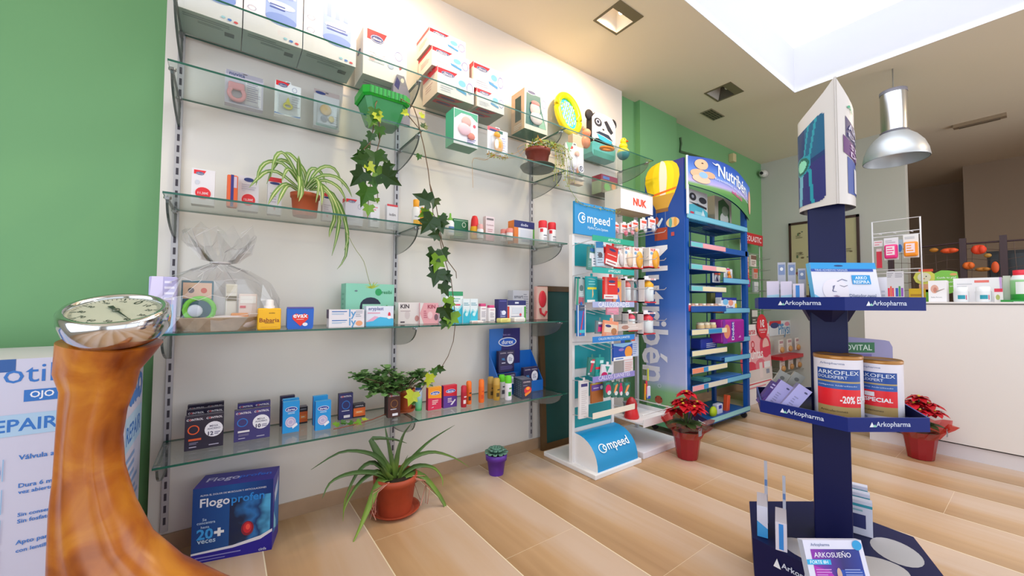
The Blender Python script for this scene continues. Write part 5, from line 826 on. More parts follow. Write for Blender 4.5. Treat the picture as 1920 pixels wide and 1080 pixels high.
card_pack('blue and orange wide pack above the lower teal panel', 1150, 1186, 645, .115, -.53, '#1c4fb4', [('p', [(0, .9), (.5, .75), (1, .95), (1, 1), (0, 1)], '#8fc4ee'), ('e', .78, .45, .2, .35, '#ef9a3c'), ('r', 0, 0, 1, .2, '#eceef4'), ('l', .1, .03, .6, .17, 1, '#3f6fc0'), ('e', .4, .62, .14, .08, '#9a7ad0')])
card_pack('red and green slim blister, upper left of the lower panel', 1104, 1117, 670, .115, -.52, '#2f7a72', [('p', [(.3, .2), (.55, .2), (.9, .9), (.5, .9)], '#d4344c'), ('r', .3, .7, .9, .82, '#e6dfe4'), ('e', .2, .1, .15, .06, '#b9c4d0')], tilt=.12)
card_pack('green slim blister with red stripe, lower panel', 1117, 1133, 671, .15, -.51, '#149a94', [('r', .0, .5, 1, .6, '#e0283c'), ('r', .5, .75, .9, .88, '#c9ecec'), ('e', .5, .25, .3, .12, '#3cc0b4')], tilt=.03)
card_pack('white and magenta blister beside the green slim one', 1129, 1150, 683, .10, -.53, '#e4e2ea', [('e', .3, .3, .28, .22, '#d8246a'), ('p', [(.3, .9), (.5, .5), (.7, .9)], '#2f9a8c'), ('r', .6, .2, .9, .5, '#3f8a7c')], tilt=.15)
card_pack('long white zipper pack on the lowest row left', 1087, 1104, 715, .235, -.50, '#e6e2e4', [('r', .15, .84, .85, .92, '#3a3a7c'), ('l', .2, .1, .8, .75, 12, '#cfc9cc')], tilt=.02)
card_pack('brown kraft-coloured pack with violet band, lowest row', 1109, 1131, 720, .125, -.51, '#a8602a', [('r', 0, .62, 1, .92, '#6a4aa0'), ('e', .85, .75, .12, .1, '#e9e6f2'), ('l', .15, .7, .6, .8, 1, '#d6ccec'), ('r', 0, .95, 1, 1, '#b9b04a')])
for i, (p0, p1) in enumerate(((1133, 1147), (1148, 1160), (1160, 1169), (1170, 1182))):
    card_pack('dark green foot-care card ' + ('with pink heart pad, nearest the brown pack', 'with orange foot picture right of the pink heart card', 'with magenta top, third of the lowest row', 'with orange stripe at the right end of the lowest row')[i], p0, p1, 717, .10, -.55, '#2f6f62', [(('e', .5, .5, .36, .3, '#e0245c') if i % 2 == 0 else ('p', [(.2, .3), (.6, .9), (.9, .8), (.5, .3)], '#ef9a5a')), ('e', .6, .25, .25, .14, '#d9dde2'), ('r', .2, .8, .7, .95, '#c02a6a' if i == 2 else '#2f9a8a')], tilt=.05 * (i - 1))
# ------------------------------------------------------------------ white baby-bottle stand
nx0, nx1 = 2.36, 2.80; YN = -.22
t = thing('baby_bottle_stand', 'white wire stand with NUK box header, trays and a flat square base', 'display stand', (2.58, YN, 0)); ox = 2.58
PW = C('#c9cad0', .35, .4)
for x in (-.2, .2): MB().box(x - .012, x + .012, -.012, .012, .05, 1.8, PW).build('upright', t)
for z in (1.7, 1.45, 1.15, .85): MB().tube([(-.2, 0, z), (.2, 0, z)], .005, PW, 6).build('crossbar', t)
mb = MB().box(-.17, .24, -.135, .02, 1.79, 1.945, C('#eeecf0', .4), 0, C('#ddd8d2', .4), None, C('#c9b08a', .5)); mb.deco((-.17, -.135, 1.79), (.41, 0, 0), (0, 0, .155), [('t', .58, .48, .42, 'NUK', '#e8431c', None, .05)]); mb.build('header_box', t)
MB().box(-.24, .24, -.37, .08, 0, .045, C('#e6e4ee', .4), .004).build('base', t)
MB().box(-.20, .16, -.34, -.02, .215, .225, WHITE).box(-.20, .16, -.345, -.34, .20, .255, WHITE).box(.157, .163, -.345, -.02, .20, .255, WHITE).tube([(-.2, -.335, .285), (.155, -.335, .285), (.155, -.02, .285)], .004, WHITE, 5).build('tray', t)
for z in (1.62, 1.40, 1.17, .93):
    for k in range(4):
        x = -.16 + k * .115; MB().tube([(x, 0, z), (x, -.27, z + .006), (x, -.285, z + .02)], .003, PW, 5).build('hook', t)
def nuk(label, px0, px1, py0, py1, Y, kind, cap='#e0a020'):
    a_, b_ = onY(px0, py0, Y), onY(px1, py0, Y); w = b_.x - a_.x; h = a_.z - onY(px0, py1, Y).z; g = {'p': 'soother packs hanging on the white stand', 't': 'teat packs hanging on the white stand', 'b': 'baby bottle packs hanging on the white stand'}[kind]
    t = thing({'p': 'soother_pack', 't': 'teat_pack', 'b': 'baby_bottle_pack'}[kind], label, 'package', (a_.x, Y, a_.z - h), 0, g)
    if kind == 'p':
        mb = MB().box(0, w, 0, .01, h * .3, h, C('#eceaee', .4)).box(w * .3, w * .7, .002, .006, h, h * 1.12, C('#eceaee')); mb.deco((0, 0, h * .3), (w, 0, 0), (0, 0, h * .7), [('r', .1, .6, .9, .85, '#e8503a'), ('l', .1, .1, .9, .5, 3, '#e58a7c'), ('e', .7, .3, .2, .14, cap)]); mb.build('card', t)
        MB().ball((w * .5, -.012, h * .28), w * .42, BLIS, sq=(1, .5, 1)).build('blister', t); MB().ball((w * .5, -.01, h * .28), w * .22, C(cap, .4), sq=(1, .6, 1)).build('soother', t)
    elif kind == 't':
        mb = MB().box(0, w, 0, .05, 0, h, C('#efe9e6', .4), 0, C('#e3dcd6'), None, C('#d9262c')); mb.box(-.001, w + .001, -.001, .051, 0, h * .06, C('#da2a2c')); mb.deco((0, 0, 0), (w, 0, 0), (0, 0, h), [('t', .4, .9, .5, 'NUK', '#d8302a', None, .03), ('e', .25, .72, .14, .07, '#7aa6cc'), ('l', .1, .08, .9, .2, 2, '#d9a89a')]); mb.build('carton', t)
        MB().ball((w * .6, -.006, h * .42), w * .32, C(cap, .3), sq=(1, .4, 1.7)).build('teat', t)
    else:
        m = MB().box(0, w, .055, .06, 0, h, C('#eeeaee', .4)).box(0, w, 0, .06, 0, h * .05, C('#d8262e')).box(0, w, 0, .06, h * .93, h, C('#eeeaee', .4)).box(w * .35, w * .65, .03, .04, h, h * 1.1, C('#eeeaee')); m.deco((0, -.0, h * .93), (w, 0, 0), (0, 0, h * .07), [('t', .7, .5, .3, 'NUK', '#d8302a')]); m.box(0, .003, 0, .06, 0, h, C('#e9e4e6', .4)); m.build('carton', t)
        r_ = w * .3; MB().lathe([(r_ * .9, h * .07), (r_, h * .1), (r_ * .95, h * .35), (r_, h * .6), (r_ * .9, h * .66)], (w * .55, .028, 0), C('#d9e2e6', .15), 18).ball((w * .6, .02, h * .25), r_ * .5, C('#dfe6ee', .4), sq=(1, .9, 1.4)).build('bottle', t)
        MB().lathe([(r_ * .95, h * .64), (r_ * .95, h * .76), (r_ * .6, h * .84), (r_ * .3, h * .9), (.001, h * .915)], (w * .55, .028, 0), C(cap, .35), 18).build('cap', t)
for i, (a_, b_, y0_, y1_, Y, cp) in enumerate(((1151, 1161, 418, 440, -.34, '#c98a9a'), (1165, 1178, 418, 444, -.36, '#d84a6a'), (1178, 1190, 418, 442, -.38, '#e58a9a'), (1186, 1197, 414, 437, -.40, '#efa24a'), (1202, 1213, 410, 438, -.42, '#d9dde6'), (1217, 1229, 408, 436, -.44, '#c9ccd8'))):
    nuk(('first', 'second', 'third', 'fourth', 'fifth', 'sixth')[i] + ' soother pack from the left under the NUK header box', a_, b_, y0_, y1_, Y, 'p', cp)
for i, (a_, b_, y0_, y1_, Y, cp) in enumerate(((1156, 1170, 462, 503, -.37, '#d9cfd0'), (1170, 1186, 461, 503, -.39, '#e6ccb4'), (1187, 1205, 463, 503, -.41, '#e8a93a'), (1204, 1215, 463, 502, -.36, '#c8a070'), (1217, 1236, 464, 501, -.43, '#e8a22a'))):
    nuk(('grey leftmost teat carton in the second row', 'pale teat carton, second from left in the second row', 'amber teat carton, middle of the second row', 'tan teat carton behind the two amber ones', 'amber teat carton at the right end of the second row')[i], a_, b_, y0_, y1_, Y, 't', cp)
for i, (a_, b_, y0_, y1_, Y, cp) in enumerate(((1172, 1188, 522, 567, -.40, '#d9706a'), (1188, 1199, 524, 567, -.36, '#1f7f80'), (1208, 1230, 521, 568, -.43, '#ecab1c'), (1178, 1196, 585, 622, -.41, '#e2546a'), (1206, 1229, 586, 628, -.43, '#dc3a48'))):
    nuk(('baby bottle pack with salmon cap in the third row', 'baby bottle pack with dark teal cap in the third row', 'baby bottle pack with yellow cap at the right of the third row', 'baby bottle pack with pink cap in the fourth row', 'baby bottle pack with red cap at the right of the fourth row')[i], a_, b_, y0_, y1_, Y, 'b', cp)
card_pack('pink and grey slim carton in the third row of the white stand', 1163, 1172, 520, .20, -.36, '#dcc6c6', [('l', .2, .1, .8, .9, 8, '#c99')], group=None, name='slim_pack')
card_pack('blue and white card near the base of the NUK rows', 1184, 1197, 632, .15, -.36, '#c9d4ec', [('r', 0, .8, .5, 1, '#e8562c'), ('l', .2, .1, .8, .7, 6, '#7f9ad0')], group=None, name='slim_pack')
card_pack('white carton with red edge hanging left of the brush set', 1170, 1187, 672, .14, -.37, '#e6dfe2', [('r', 0, .9, 1, 1, '#e0342c'), ('l', .1, .1, .9, .8, 7, '#d9a4a0')], group=None, name='slim_pack')
p = onY(1205, 690, -.42); t = thing('brush_set_pack', 'clear pack of yellow, red and blue bottle brushes hanging by the blue rack', 'package', (p.x, -.42, p.z - .26))
MB().box(0, .075, 0, .004, 0, .27, BLIS).build('card', t); MB().tube([(.055, -.008, .25), (.055, -.008, .16)], .007, C('#c9cf3c'), 6).tube([(.018, -.008, .14), (.014, -.008, .02)], .007, C('#e8a01c'), 6).tube([(.03, -.008, .16), (.028, -.008, .06)], .005, C('#d22a5c'), 6).tube([(.036, -.008, .16), (.04, -.008, .09)], .006, C('#e04a2c'), 6).box(.035, .072, -.02, -.004, .03, .12, C('#d9d8ea', .4), .006).box(.037, .07, -.021, -.004, .025, .05, C('#2f4fc0', .4), .005).build('brushes', t)
p = onY(1190, 790, -.40); t = thing('training_cup', 'red-lidded training cup standing on the small white tray', 'cup', (2.44, -.42, .226)); MB().lathe([(.05, 0), (.055, .01), (.045, .05), (.04, .07)], (0, 0, 0), C('#d9262c', .4), 20).build('base', t); MB().lathe([(.04, .07), (.042, .1), (.03, .13), (.012, .15)], (0, 0, 0), C('#b3242c', .3), 18).build('lid', t)
p = onY(1178, 755, -.38); tag(MB().lathe([(.03, 0), (.034, .03), (.02, .06), (.03, .09)], (0, 0, 0), C('#8a8790', .3), 16).build('grey_stopper', loc=(2.50, -.33, .226)), 'grey translucent stopper behind the red training cup', 'baby item')
card_pack('crumpled pale packs heaped at the bottom of the NUK rows', 1158, 1205, 608, .05, -.42, '#d9ccc6', [('e', .3, .5, .15, .3, '#b98a7a'), ('l', .4, .2, .9, .8, 2, '#efe6e2')], group=None, name='soft_pack')

# ------------------------------------------------------------------ tall blue baby-food rack
BL = C('#0c4f9e', .4); BLD = C('#0b3f86', .4); YF = -.57; RX0, RX1 = 2.925, 4.02
t = thing('baby_food_rack', 'tall blue wheeled rack with Nutribén banner and balloon side panel', 'display rack', (3.47, -.38, 0)); ox, oy = 3.47, -.38
def rz_(py, px=1291): return onY(px, py, YF).z
mb = MB(); pts = [(RX0 - ox, .17, .06), (RX0 - ox, -.185, .06), (RX0 - ox, -.185, 2.235), (RX0 - ox, -.06, 2.232), (RX0 - ox, .05, 2.215), (RX0 - ox, .13, 2.185), (RX0 - ox, .17, 2.155)]
SPM = grad('balloon_panel_print', ((0, '#7fb36a'), (.13, '#8cc08a'), (.17, '#b9c0e8'), (.45, '#3f6fc4'), (.62, '#0c4fa4'), (.9, '#123f94'), (1, '#2a2a80')), 2, .06, 2.24)
mb.prism(pts, (.02, 0, 0), SPM)
ww, hh = .355, 2.18; O = (RX0 - ox - .0006, .17, .06); items = []
E = lambda u, v, ru, rv, c: ('e', u, v, ru, rv, c)
# hot-air balloon: envelope in gores
def gore(u0, u1, v0, v1, c):
    out = [(.34, 0), (.5, .12), (.72, .28), (.9, .45), (1, .62), (.97, .76), (.85, .87), (.62, .95), (.3, .99), (.08, 1)]; cu, R = GC, GR
    return ('p', [(cu + R * p * u0, v0 + (v1 - v0) * z) for p, z in out] + [(cu + R * p * u1, v0 + (v1 - v0) * z) for p, z in reversed(out)], c)
vv = lambda py: (onX(1242, py, RX0).z - .06) / hh
uu = lambda px: (.17 - (onX(px, 480, RX0).y - oy)) / ww
GC, GR = uu(1242), (uu(1275) - uu(1210)) / 2; v0_, v1_ = vv(392), vv(303)
items += [gore(-1, -.55, v0_, v1_, '#e8c400'), gore(-.55, -.15, v0_, v1_, '#f0d41a'), gore(.3, .7, v0_, v1_, '#f4dc20'), gore(.7, 1, v0_, v1_, '#e8cc20'), gore(-.15, .3, v0_, v1_ + .002, '#f2e6d6')]
items += [('p', [(GC - .30 * GR * 2.4, vv(362)), (GC + .32 * GR * 2.6, vv(356)), (GC + .3 * GR * 2.6, vv(360)), (GC - .28 * GR * 2.4, vv(366))], '#e8761c'), ('p', [(GC - .75 * GR, vv(366)), (GC + .75 * GR, vv(366)), (GC + .34 * GR, vv(391)), (GC - .34 * GR, vv(391))], '#c79a3c'), ('r', GC - .36 * GR, vv(398), GC + .36 * GR, vv(391), '#8a6238'), ('r', uu(1228), vv(450), uu(1252), vv(427), '#a8452c'), ('p', [(uu(1231), vv(398)), (uu(1232), vv(398)), (uu(1232), vv(428)), (uu(1231), vv(428))], '#6a7fae'), ('p', [(uu(1248), vv(398)), (uu(1249), vv(398)), (uu(1249), vv(428)), (uu(1248), vv(428))], '#6a7fae'), E(uu(1232), vv(412), .05, .014, '#c9604a'), ('p', [(uu(1232), vv(420)), (uu(1242), vv(408)), (uu(1244), vv(411)), (uu(1236), vv(426))], '#cfe0ee')]
items += [E(uu(1262), vv(420), (uu(1275) - uu(1250)) / 2, .019, '#e0c08a'), E(uu(1258), vv(420), .04, .019, '#5fa8a0'), E(uu(1267), vv(420), .04, .018, '#d9a04a'), ('r', uu(1259), vv(445), uu(1265), vv(438), '#b84a4a')]
mb.deco(O, (0, -ww, 0), (0, 0, hh), items, .0003)
# brand lettering running up the panel, reading downwards
tv, tf, asp = text_mesh('Nutribén', .02); zn0, zn1 = onX(1228, 462, RX0).z, onX(1228, 716, RX0).z; Lh = zn0 - zn1; ya, yb = onX(1204, 600, RX0).y - oy, onX(1253, 600, RX0).y - oy; cyy, czz = (ya + yb) / 2, (zn0 + zn1) / 2
mb.add([(RX0 - ox - .003, cyy - b_ / asp * (ya - yb), czz - a_ * Lh) for a_, b_ in tv], tf, C('#f2f2fa', .5))
mb.deco(O, (0, -ww, 0), (0, 0, hh), [('p', [(uu(1218), vv(765)), (uu(1235), vv(758)), (uu(1268), vv(775)), (uu(1272), vv(800)), (uu(1222), vv(800))], '#5fa87c'), E(uu(1233), vv(751), .10, .0155, '#b8543c'), E(uu(1228), vv(748), .013, .003, '#3a2430'), E(uu(1238), vv(748), .013, .003, '#3a2430'), ('p', [(uu(1227), vv(756)), (uu(1233), vv(758)), (uu(1239), vv(756)), (uu(1233), vv(762))], '#f2dcd0'), E(uu(1250), vv(762), .05, .009, '#d9a08a'), E(uu(1262), vv(785), .09, .016, '#8fc06a'), ('o', uu(1235), vv(724), .045, .007, .2, '#dfe0f0')], .0012)
mb.build('side_panel', t)
m = MB()
for x0_, x1_, y0_, y1_, z1_ in ((RX1 - .045, RX1, -.19, -.15, 2.0), (RX0 + .02, RX0 + .06, -.19, -.16, 1.98), (RX0 + .27, RX0 + .32, .12, .15, 1.98), (RX1 - .04, RX1, .12, .15, 1.95)): m = MB().box(x0_ - ox, x1_ - ox, y0_, y1_, .08, z1_, BL); m.build('post', t)
m = MB()
for x in (3.56, 3.35, 3.85): m.tube([(x - ox, .12, .2), (x - ox, .12, 1.95)], .006, BLD, 6)
for z in (.25, .45, .62, .8, 1.0, 1.25, 1.5, 1.75, 1.95): m.tube([(RX0 - ox + .02, .12, z), (RX1 - ox, .12, z)], .005, BLD, 5)
for z in (.3, .5, .7, .9, 1.1, 1.3, 1.5, 1.7): m.tube([(RX1 - ox - .02, .12, z), (RX1 - ox - .02, -.17, z)], .004, BLD, 5)
m.build('wire_back', t)
# curved banner
zt0, zt1, zb0, zb1 = onY(1285, 293, YF).z, onY(1392, 350, YF).z, onY(1285, 346, YF).z, onY(1392, 412, YF).z
N = 14; sec_t = []; sec_b = []
for k in range(N + 1):
    u = k / N; x = RX0 + .02 + (RX1 + .02 - RX0 - .02) * u - ox; y = YF - oy - .02 - .06 * sin(pi * u); zt = zt0 + (zt1 - zt0) * u + .055 * sin(pi * u); zb = zb0 + (zb1 - zb0) * u + .03 * sin(pi * u); sec_t.append((x, y, zt)); sec_b.append((x, y, zb))
BN = grad('banner_print', ((0, '#4f8a4a'), (.12, '#6fa058'), (.2, '#b9a8dc'), (.45, '#5f8ad8'), (.75, '#1f57b4'), (1, '#153f94')), 2, zb0 - .02, zt0 + .04)
mb = MB(); mb.loft([sec_b, sec_t], BN, True, caps=False, closed=False); mb.loft([[(x, y + .012, z) for x, y, z in sec_b], [(x, y + .012, z) for x, y, z in sec_t]], BLD, True, caps=False, closed=False)
mb.loft([sec_t, [(x, y + .012, z) for x, y, z in sec_t]], BLD, True, caps=False, closed=False)
def on_banner(u, v, off=.003):
    f = u * N; i = min(int(f), N - 1); g_ = f - i; a_ = Vector(sec_b[i]).lerp(Vector(sec_b[i + 1]), g_); b_ = Vector(sec_t[i]).lerp(Vector(sec_t[i + 1]), g_); return a_.lerp(b_, v) - Vector((0, off, 0))
def btext(s_, u0, u1, vc, vh, c, bold=.012, off=.004):
    tv, tf, asp = text_mesh(s_, bold); mb.add([on_banner((u0 + u1) / 2 + a_ * (u1 - u0), vc + b_ / asp * vh, off) for a_, b_ in tv], tf, C(c))
btext('Nutribén', .34, .87, .70, .36, '#eef0f8', .03); btext('Especialistas en alimentación', .30, .92, .42, .09, '#cfd8f4'); btext('infantil', .55, .75, .28, .1, '#e0569a')
def bell(cu, cv, ru, rv, c, off): mb.poly([on_banner(cu + ru * cos(2 * pi * j / 18), cv + rv * sin(2 * pi * j / 18), off) for j in range(18)], C(c))
bell(.14, .76, .075, .17, '#eab48e', .004); bell(.11, .44, .09, .15, '#e8b08a', .004); bell(.23, .47, .07, .1, '#e6aa84', .0045); bell(.14, .28, .10, .13, '#f0bfa0', .0045); bell(.16, .42, .05, .1, '#8fb8e0', .005); bell(.15, .8, .012, .02, '#3a2a2a', .005); bell(.97, .5, .035, .35, '#e0a890', .004)
mb.poly([on_banner(*q, .005) for q in ((.26, .9), (.30, .86), (.33, .9), (.36, .87), (.31, .82), (.29, .84))], C('#eef0f8'))
mb.build('banner', t)
MB().box(RX0 - ox + .01, RX0 - ox + .03, YF - oy - .02, YF - oy - .01, 1.78, 2.25, C('#dfe3ee')).build('edge_trim', t)
# shelves: top full-width shelf, then left and right trays
def strip(mb, x0_, x1_, y, zc, h_, cells): mb.deco((x0_, y, zc - h_ / 2), (x1_ - x0_, 0, 0), (0, 0, h_), [('r', u0, 0, u1, 1, c) for u0, u1, c in cells], .0008)
def wire_shelf(z, x0_, x1_, cells, lip='#0c4f9e', dep=.29, yoff=0):
    y = YF - oy + yoff; mb = MB(); mb.box(x0_ - ox, x1_ - ox, y, y + .004, z - .022, z + .026, MAT(lip))
    k = 0; x = x0_ + .02
    while x < x1_: mb.tube([(x - ox, y, z - .02), (x - ox, y + dep, z - .02)], .003, BLD, 4); x += .035
    mb.tube([(x0_ - ox, y + dep, z - .02), (x1_ - ox, y + dep, z - .02)], .004, BLD, 4); sh = mb.build('wire_shelf', t)
    if cells: ms = MB().box(x0_ - ox + .002, x1_ - ox - .002, y - .002, y, z - .018, z + .022, MAT(cells[-1][2])); strip(ms, x0_ - ox, x1_ - ox, y - .002, z + .002, .036, cells); ms.build('price_strip', sh)
LBc = '#6fb4d4'; CRM, PNK, TRQ, BLU = '#e6dcb8', '#e8a0a8', '#6cc0c4', '#2f8ac4'
wire_shelf(onY(1290, 404, YF).z, RX0 + .03, RX1, [(0, 1, '#74b9cf')], '#3f94b8')
XM = 3.54
for py, cells, lip in ((458, [(0, .32, TRQ), (.32, 1, PNK)], 0), (500, [(0, .3, TRQ), (.3, .7, PNK), (.7, 1, CRM)], 0), (541, [(0, .3, TRQ), (.3, 1, CRM)], 0), (580, None, 0), (624, [(0, .45, CRM), (.45, .85, BLU), (.85, 1, CRM)], 0), (664, [(0, 1, CRM)], 0), (697, [(0, .3, '#e98a6a'), (.3, .43, BLU), (.43, 1, CRM)], 0), (730, [(0, .3, PNK), (.3, .43, BLU), (.43, 1, '#d9d3c4')], 0)): wire_shelf(rz_(py), RX0 + .05, XM, cells, yoff=-.02)
for py, cells in ((470, None), (526, [(0, 1, LBc)]), (583, [(0, 1, LBc)]), (640, [(0, 1, LBc)]), (675, [(0, 1, LBc)]), (715, [(0, 1, LBc)])): wire_shelf(onY(1360, py, YF).z, XM, RX1 + .02, cells, yoff=-.0)
wire_shelf(onY(1360, 781, YF).z, RX0 + .05, RX1, [(0, 1, '#8fc4c8')])
MB().box(RX0 - ox, RX1 - ox, -.19, .17, .06, .09, BL).build('base_frame', t)
for x in (RX0 + .06, RX1 - .06):
    for y in (-.16, .13): MB().lathe([(.026, -.012), (.028, 0), (.026, .012)], (x - ox, y, .028), C('#26262c', .4), 16, 'X').box(x - ox - .012, x - ox + .012, y - .01, y + .01, .04, .062, STEEL).build('caster', t)
# goods on the rack
zt = onY(1290, 404, YF).z - .0155
def rack_box(name, label, cat, px0, px1, py0, z, Y, d, col, F, **k): a_, b_ = onY(px0, py0, Y).x, onY(px1, py0, Y).x; h = onY(px0, py0, Y).z - z; return carton(name, label, cat, a_, b_, Y, z, h, d, col, F=F, **k)
rack_box('panda_toy_box', 'panda-faced toy bag with turquoise base on the top tray of the blue rack', 'toy', 1289, 1326, 352, zt, -.50, .12, '#d9dbe0', [('p', [(0, 0), (0, .5), (.5, .62), (1, .4), (1, 0)], '#4fb4cc'), ('e', .25, .78, .17, .12, '#3a3a42'), ('e', .75, .74, .2, .1, '#3a3a42'), ('e', .25, .79, .06, .05, '#b9bccc'), ('p', [(.05, .6), (.5, .52), (.95, .48), (.95, .55), (.5, .6)], '#2a2c3a'), ('r', .12, .18, .3, .32, '#c9344c'), ('r', .35, .2, .7, .36, '#8fd0dc'), ('p', [(.6, .1), (.75, .45), (.95, .1)], '#d0e4ec')], side='#b9bcc6', bottom='#2a8a9a')
rack_box('toy_window_box', 'grey toy carton with dark green window beside the panda bag on the blue rack', 'toy box', 1340, 1371, 366, zt, -.47, .12, '#b9b4a8', [('p', [(.2, .15), (.2, .85), (.5, .97), (.85, .8), (.9, .15)], '#3f6a3c'), ('e', .55, .35, .25, .2, '#d9dcd8'), ('e', .6, .6, .2, .15, '#8fa08a'), ('e', .9, .1, .08, .06, '#e9e9ee')], side='#a8a294', bottom='#3a4a44')
def rackY(py, px=1360): return onY(px, py, YF).z - .0155
z = rackY(470); t2 = thing('soap_tag_pack', 'clear hanging pouch with a pink label above the blue lip of the rack', 'package', (onY(1362, 450, -.5).x, -.5, z)); MB().box(0, .09, 0, .02, 0, .06, C('#ee8fa0', .4), .004).build('label', t2); MB().box(-.03, .05, .002, .014, .06, .17, BLIS).build('pouch', t2)
z = rackY(526); hangpack('orange_toy_pack', 'white card with a bright orange toy on the middle of the blue rack', onY(1357, 500, -.52).x, onY(1373, 500, -.52).x, -.52, z, .14, '#dcdfe6', [('r', .3, .85, .7, .96, '#d8407a')], lambda m_, w_, h_: m_.ball((w_ * .45, -.012, h_ * .65), .02, C('#f08c1c', .4), sq=(1, .5, 1)).ball((w_ * .5, -.012, h_ * .35), .026, C('#f08c1c', .4), sq=(1, .5, 1.3)))
hangpack('red_toy_pack', 'white card with a red and orange toy left of the bright orange one', onY(1340, 512, -.52).x, onY(1354, 512, -.52).x, -.50, z, .12, '#d9dbe4', [('p', [(.3, .1), (.6, .5), (.8, .1)], '#3a3468')], lambda m_, w_, h_: m_.ball((w_ * .3, -.012, h_ * .7), .02, C('#c8342c', .4), sq=(1, .5, 1)).ball((w_ * .7, -.012, h_ * .7), .02, C('#e8602c', .4), sq=(1, .5, 1)))
z = rackY(583)
tag(carton('baby_wipes_pack', 'x', 'package', onY(1353, 560, -.53).x, onY(1381, 560, -.53).x, -.53, z, .135, .06, '#eceaf0', F=[('r', 0, .82, 1, 1, '#1c2f94'), ('e', .25, .7, .18, .2, '#7cc0ea'), ('e', .6, .65, .16, .2, '#e89a84'), ('t', .55, .32, .4, 'Dodot', '#1c2f94', None, .03), ('r', .88, 0, 1, .6, '#f0c81c')], bev=.008), 'white pack with navy top and yellow edge reading Dodot on the blue rack', 'package')
def jar(label, px, py, Y, z, r_, h_, c1, c2, g): x = onY(px, py, Y).x; o_ = bottle('baby_food_jar', label, 'jar', x, Y, z, [('body', [(r_ * .9, 0), (r_, .006), (r_, h_ * .75), (r_ * .8, h_ * .8)]), ('cap', [(r_ * .85, h_ * .79), (r_ * .85, h_), (.0, h_)])], [c1, c2], n=14, group=g)
jar('wide amber jar on the rack shelf beside the white Dodot pack', 1345, 572, -.50, z, .045, .07, '#d0944a', '#e6d8c0', None)
rack_box('olive_carton', 'narrow dark olive carton behind the amber jar on the blue rack', 'box', 1333, 1341, 545, rackY(583), -.44, .04, '#5a6030', []); rack_box('blue_milk_tin', 'deep blue carton behind the white Dodot pack', 'box', 1342, 1354, 545, rackY(583), -.42, .06, '#1f3fa0', [])
zl = rz_(580) - .0155
for k in range(9): jar('small fruit jar with striped red and white lid in the row on the dark-lipped shelf', 1290 + k * 7.2, 575, -.555, zl, .024, .062, '#b8324a' if k == 0 else '#c9a890', ('#e6d6cc', '#b98a7a')[k % 2], 'row of small lidded jars on the blue rack')
zl = rz_(624) - .0155
for k in range(6): jar('beige lidded jar in the short row left of the purple nappy pack', 1313 + (k % 3) * 11, 610, -.54 + .07 * (k // 3), zl, .034, .085, '#c9a878', '#d9cbb0', 'beige jars beside the purple pack')
z = rackY(640)
c_ = carton('nappy_pack', 'large purple nappy pack reading dodot upright on the blue rack', 'package', onY(1353, 610, -.58).x, onY(1394, 610, -.58).x, -.59, z, .205, .12, '#a01a96', F=[('p', [(0, 0), (.2, 0), (.1, 1), (0, 1)], '#7a2a9c'), ('e', .18, .5, .14, .3, '#d98a6a'), ('r', .38, .1, .5, .9, '#3a34a4'), ('t', .73, .6, .3, '.', '#a01a96'), ('p', [(.68, .2), (.8, .2), (.78, .3)], '#d9a8dc')], bev=.015)
zz0 = .205; tv, tf, asp = text_mesh('Dodot', .03); w_ = onY(1394, 610, -.58).x - onY(1353, 610, -.58).x
m = MB(); m.add([(w_ * .44 - b_ * .16, -.0012, zz0 * .5 + a_ * .16) for a_, b_ in tv], tf, C('#e9e6f6')); m.build('lettering', c_)
tag(carton('blue_nappy_pack', 'x', 'package', onY(1315, 640, -.50).x, onY(1345, 640, -.50).x, -.5, rz_(664) - .0155 + .02, .09, .1, '#1f3aa8', F=[('l', .3, .1, .9, .6, 3, '#c9d0e6')], bev=.01, rz=0), 'blue and white pack half under the purple nappy pack', 'package')
for lab, py, px0, px1, zs in (('blue flat packs lying on the lower right tray of the rack, upper one', 675, 1345, 1378, 0), ('blue flat packs lying on the lowest right tray of the rack', 715, 1345, 1385, 0)):
    a_, b_ = onY(px0, py, -.5).x, onY(px1, py, -.5).x; tag(MB().box(0, b_ - a_, 0, .14, 0, .035, C('#3f7fd0', .4), .006).deco((0, 0, 0), (b_ - a_, 0, 0), (0, 0, .035), [('l', .05, .2, .9, .8, 1, '#1f3f80')]).build('flat_pack', loc=(a_, -.53, rackY(py) + .001)), lab, 'package')
a_ = onY(1322, 705, -.45).x; tag(MB().box(0, .12, 0, .12, 0, .03, C('#5fb0b4', .4), .004).build('flat_pack', loc=(a_ - .02, -.45, rackY(715) + .0)), 'turquoise flat pack at the back of the lower rack trays', 'package')
zb = rackY(781); tag(MB().box(0, .05, 0, .04, 0, .16, C('#e8562c', .4), .005).build('orange_pack', loc=(3.72, -.5, zb), rot=(0, .15, 0)), 'tilted orange pack on the bottom tray behind the poinsettia', 'package')
tag(MB().box(0, .10, 0, .05, 0, .10, C('#d9d8ec', .4), .01).box(.02, .07, -.002, .0, .06, .09, C('#3a3f9c')).build('white_pouch', loc=(3.55, -.5, zb)), 'white and blue pouch on the bottom tray of the blue rack', 'package')
tag(MB().ball((0, 0, .05), .05, C('#b8cf1c', .5), sq=(1, .5, 1)).build('lime_pouch', loc=(3.47, -.5, zb)), 'lime green pouch on the bottom tray of the blue rack', 'package')
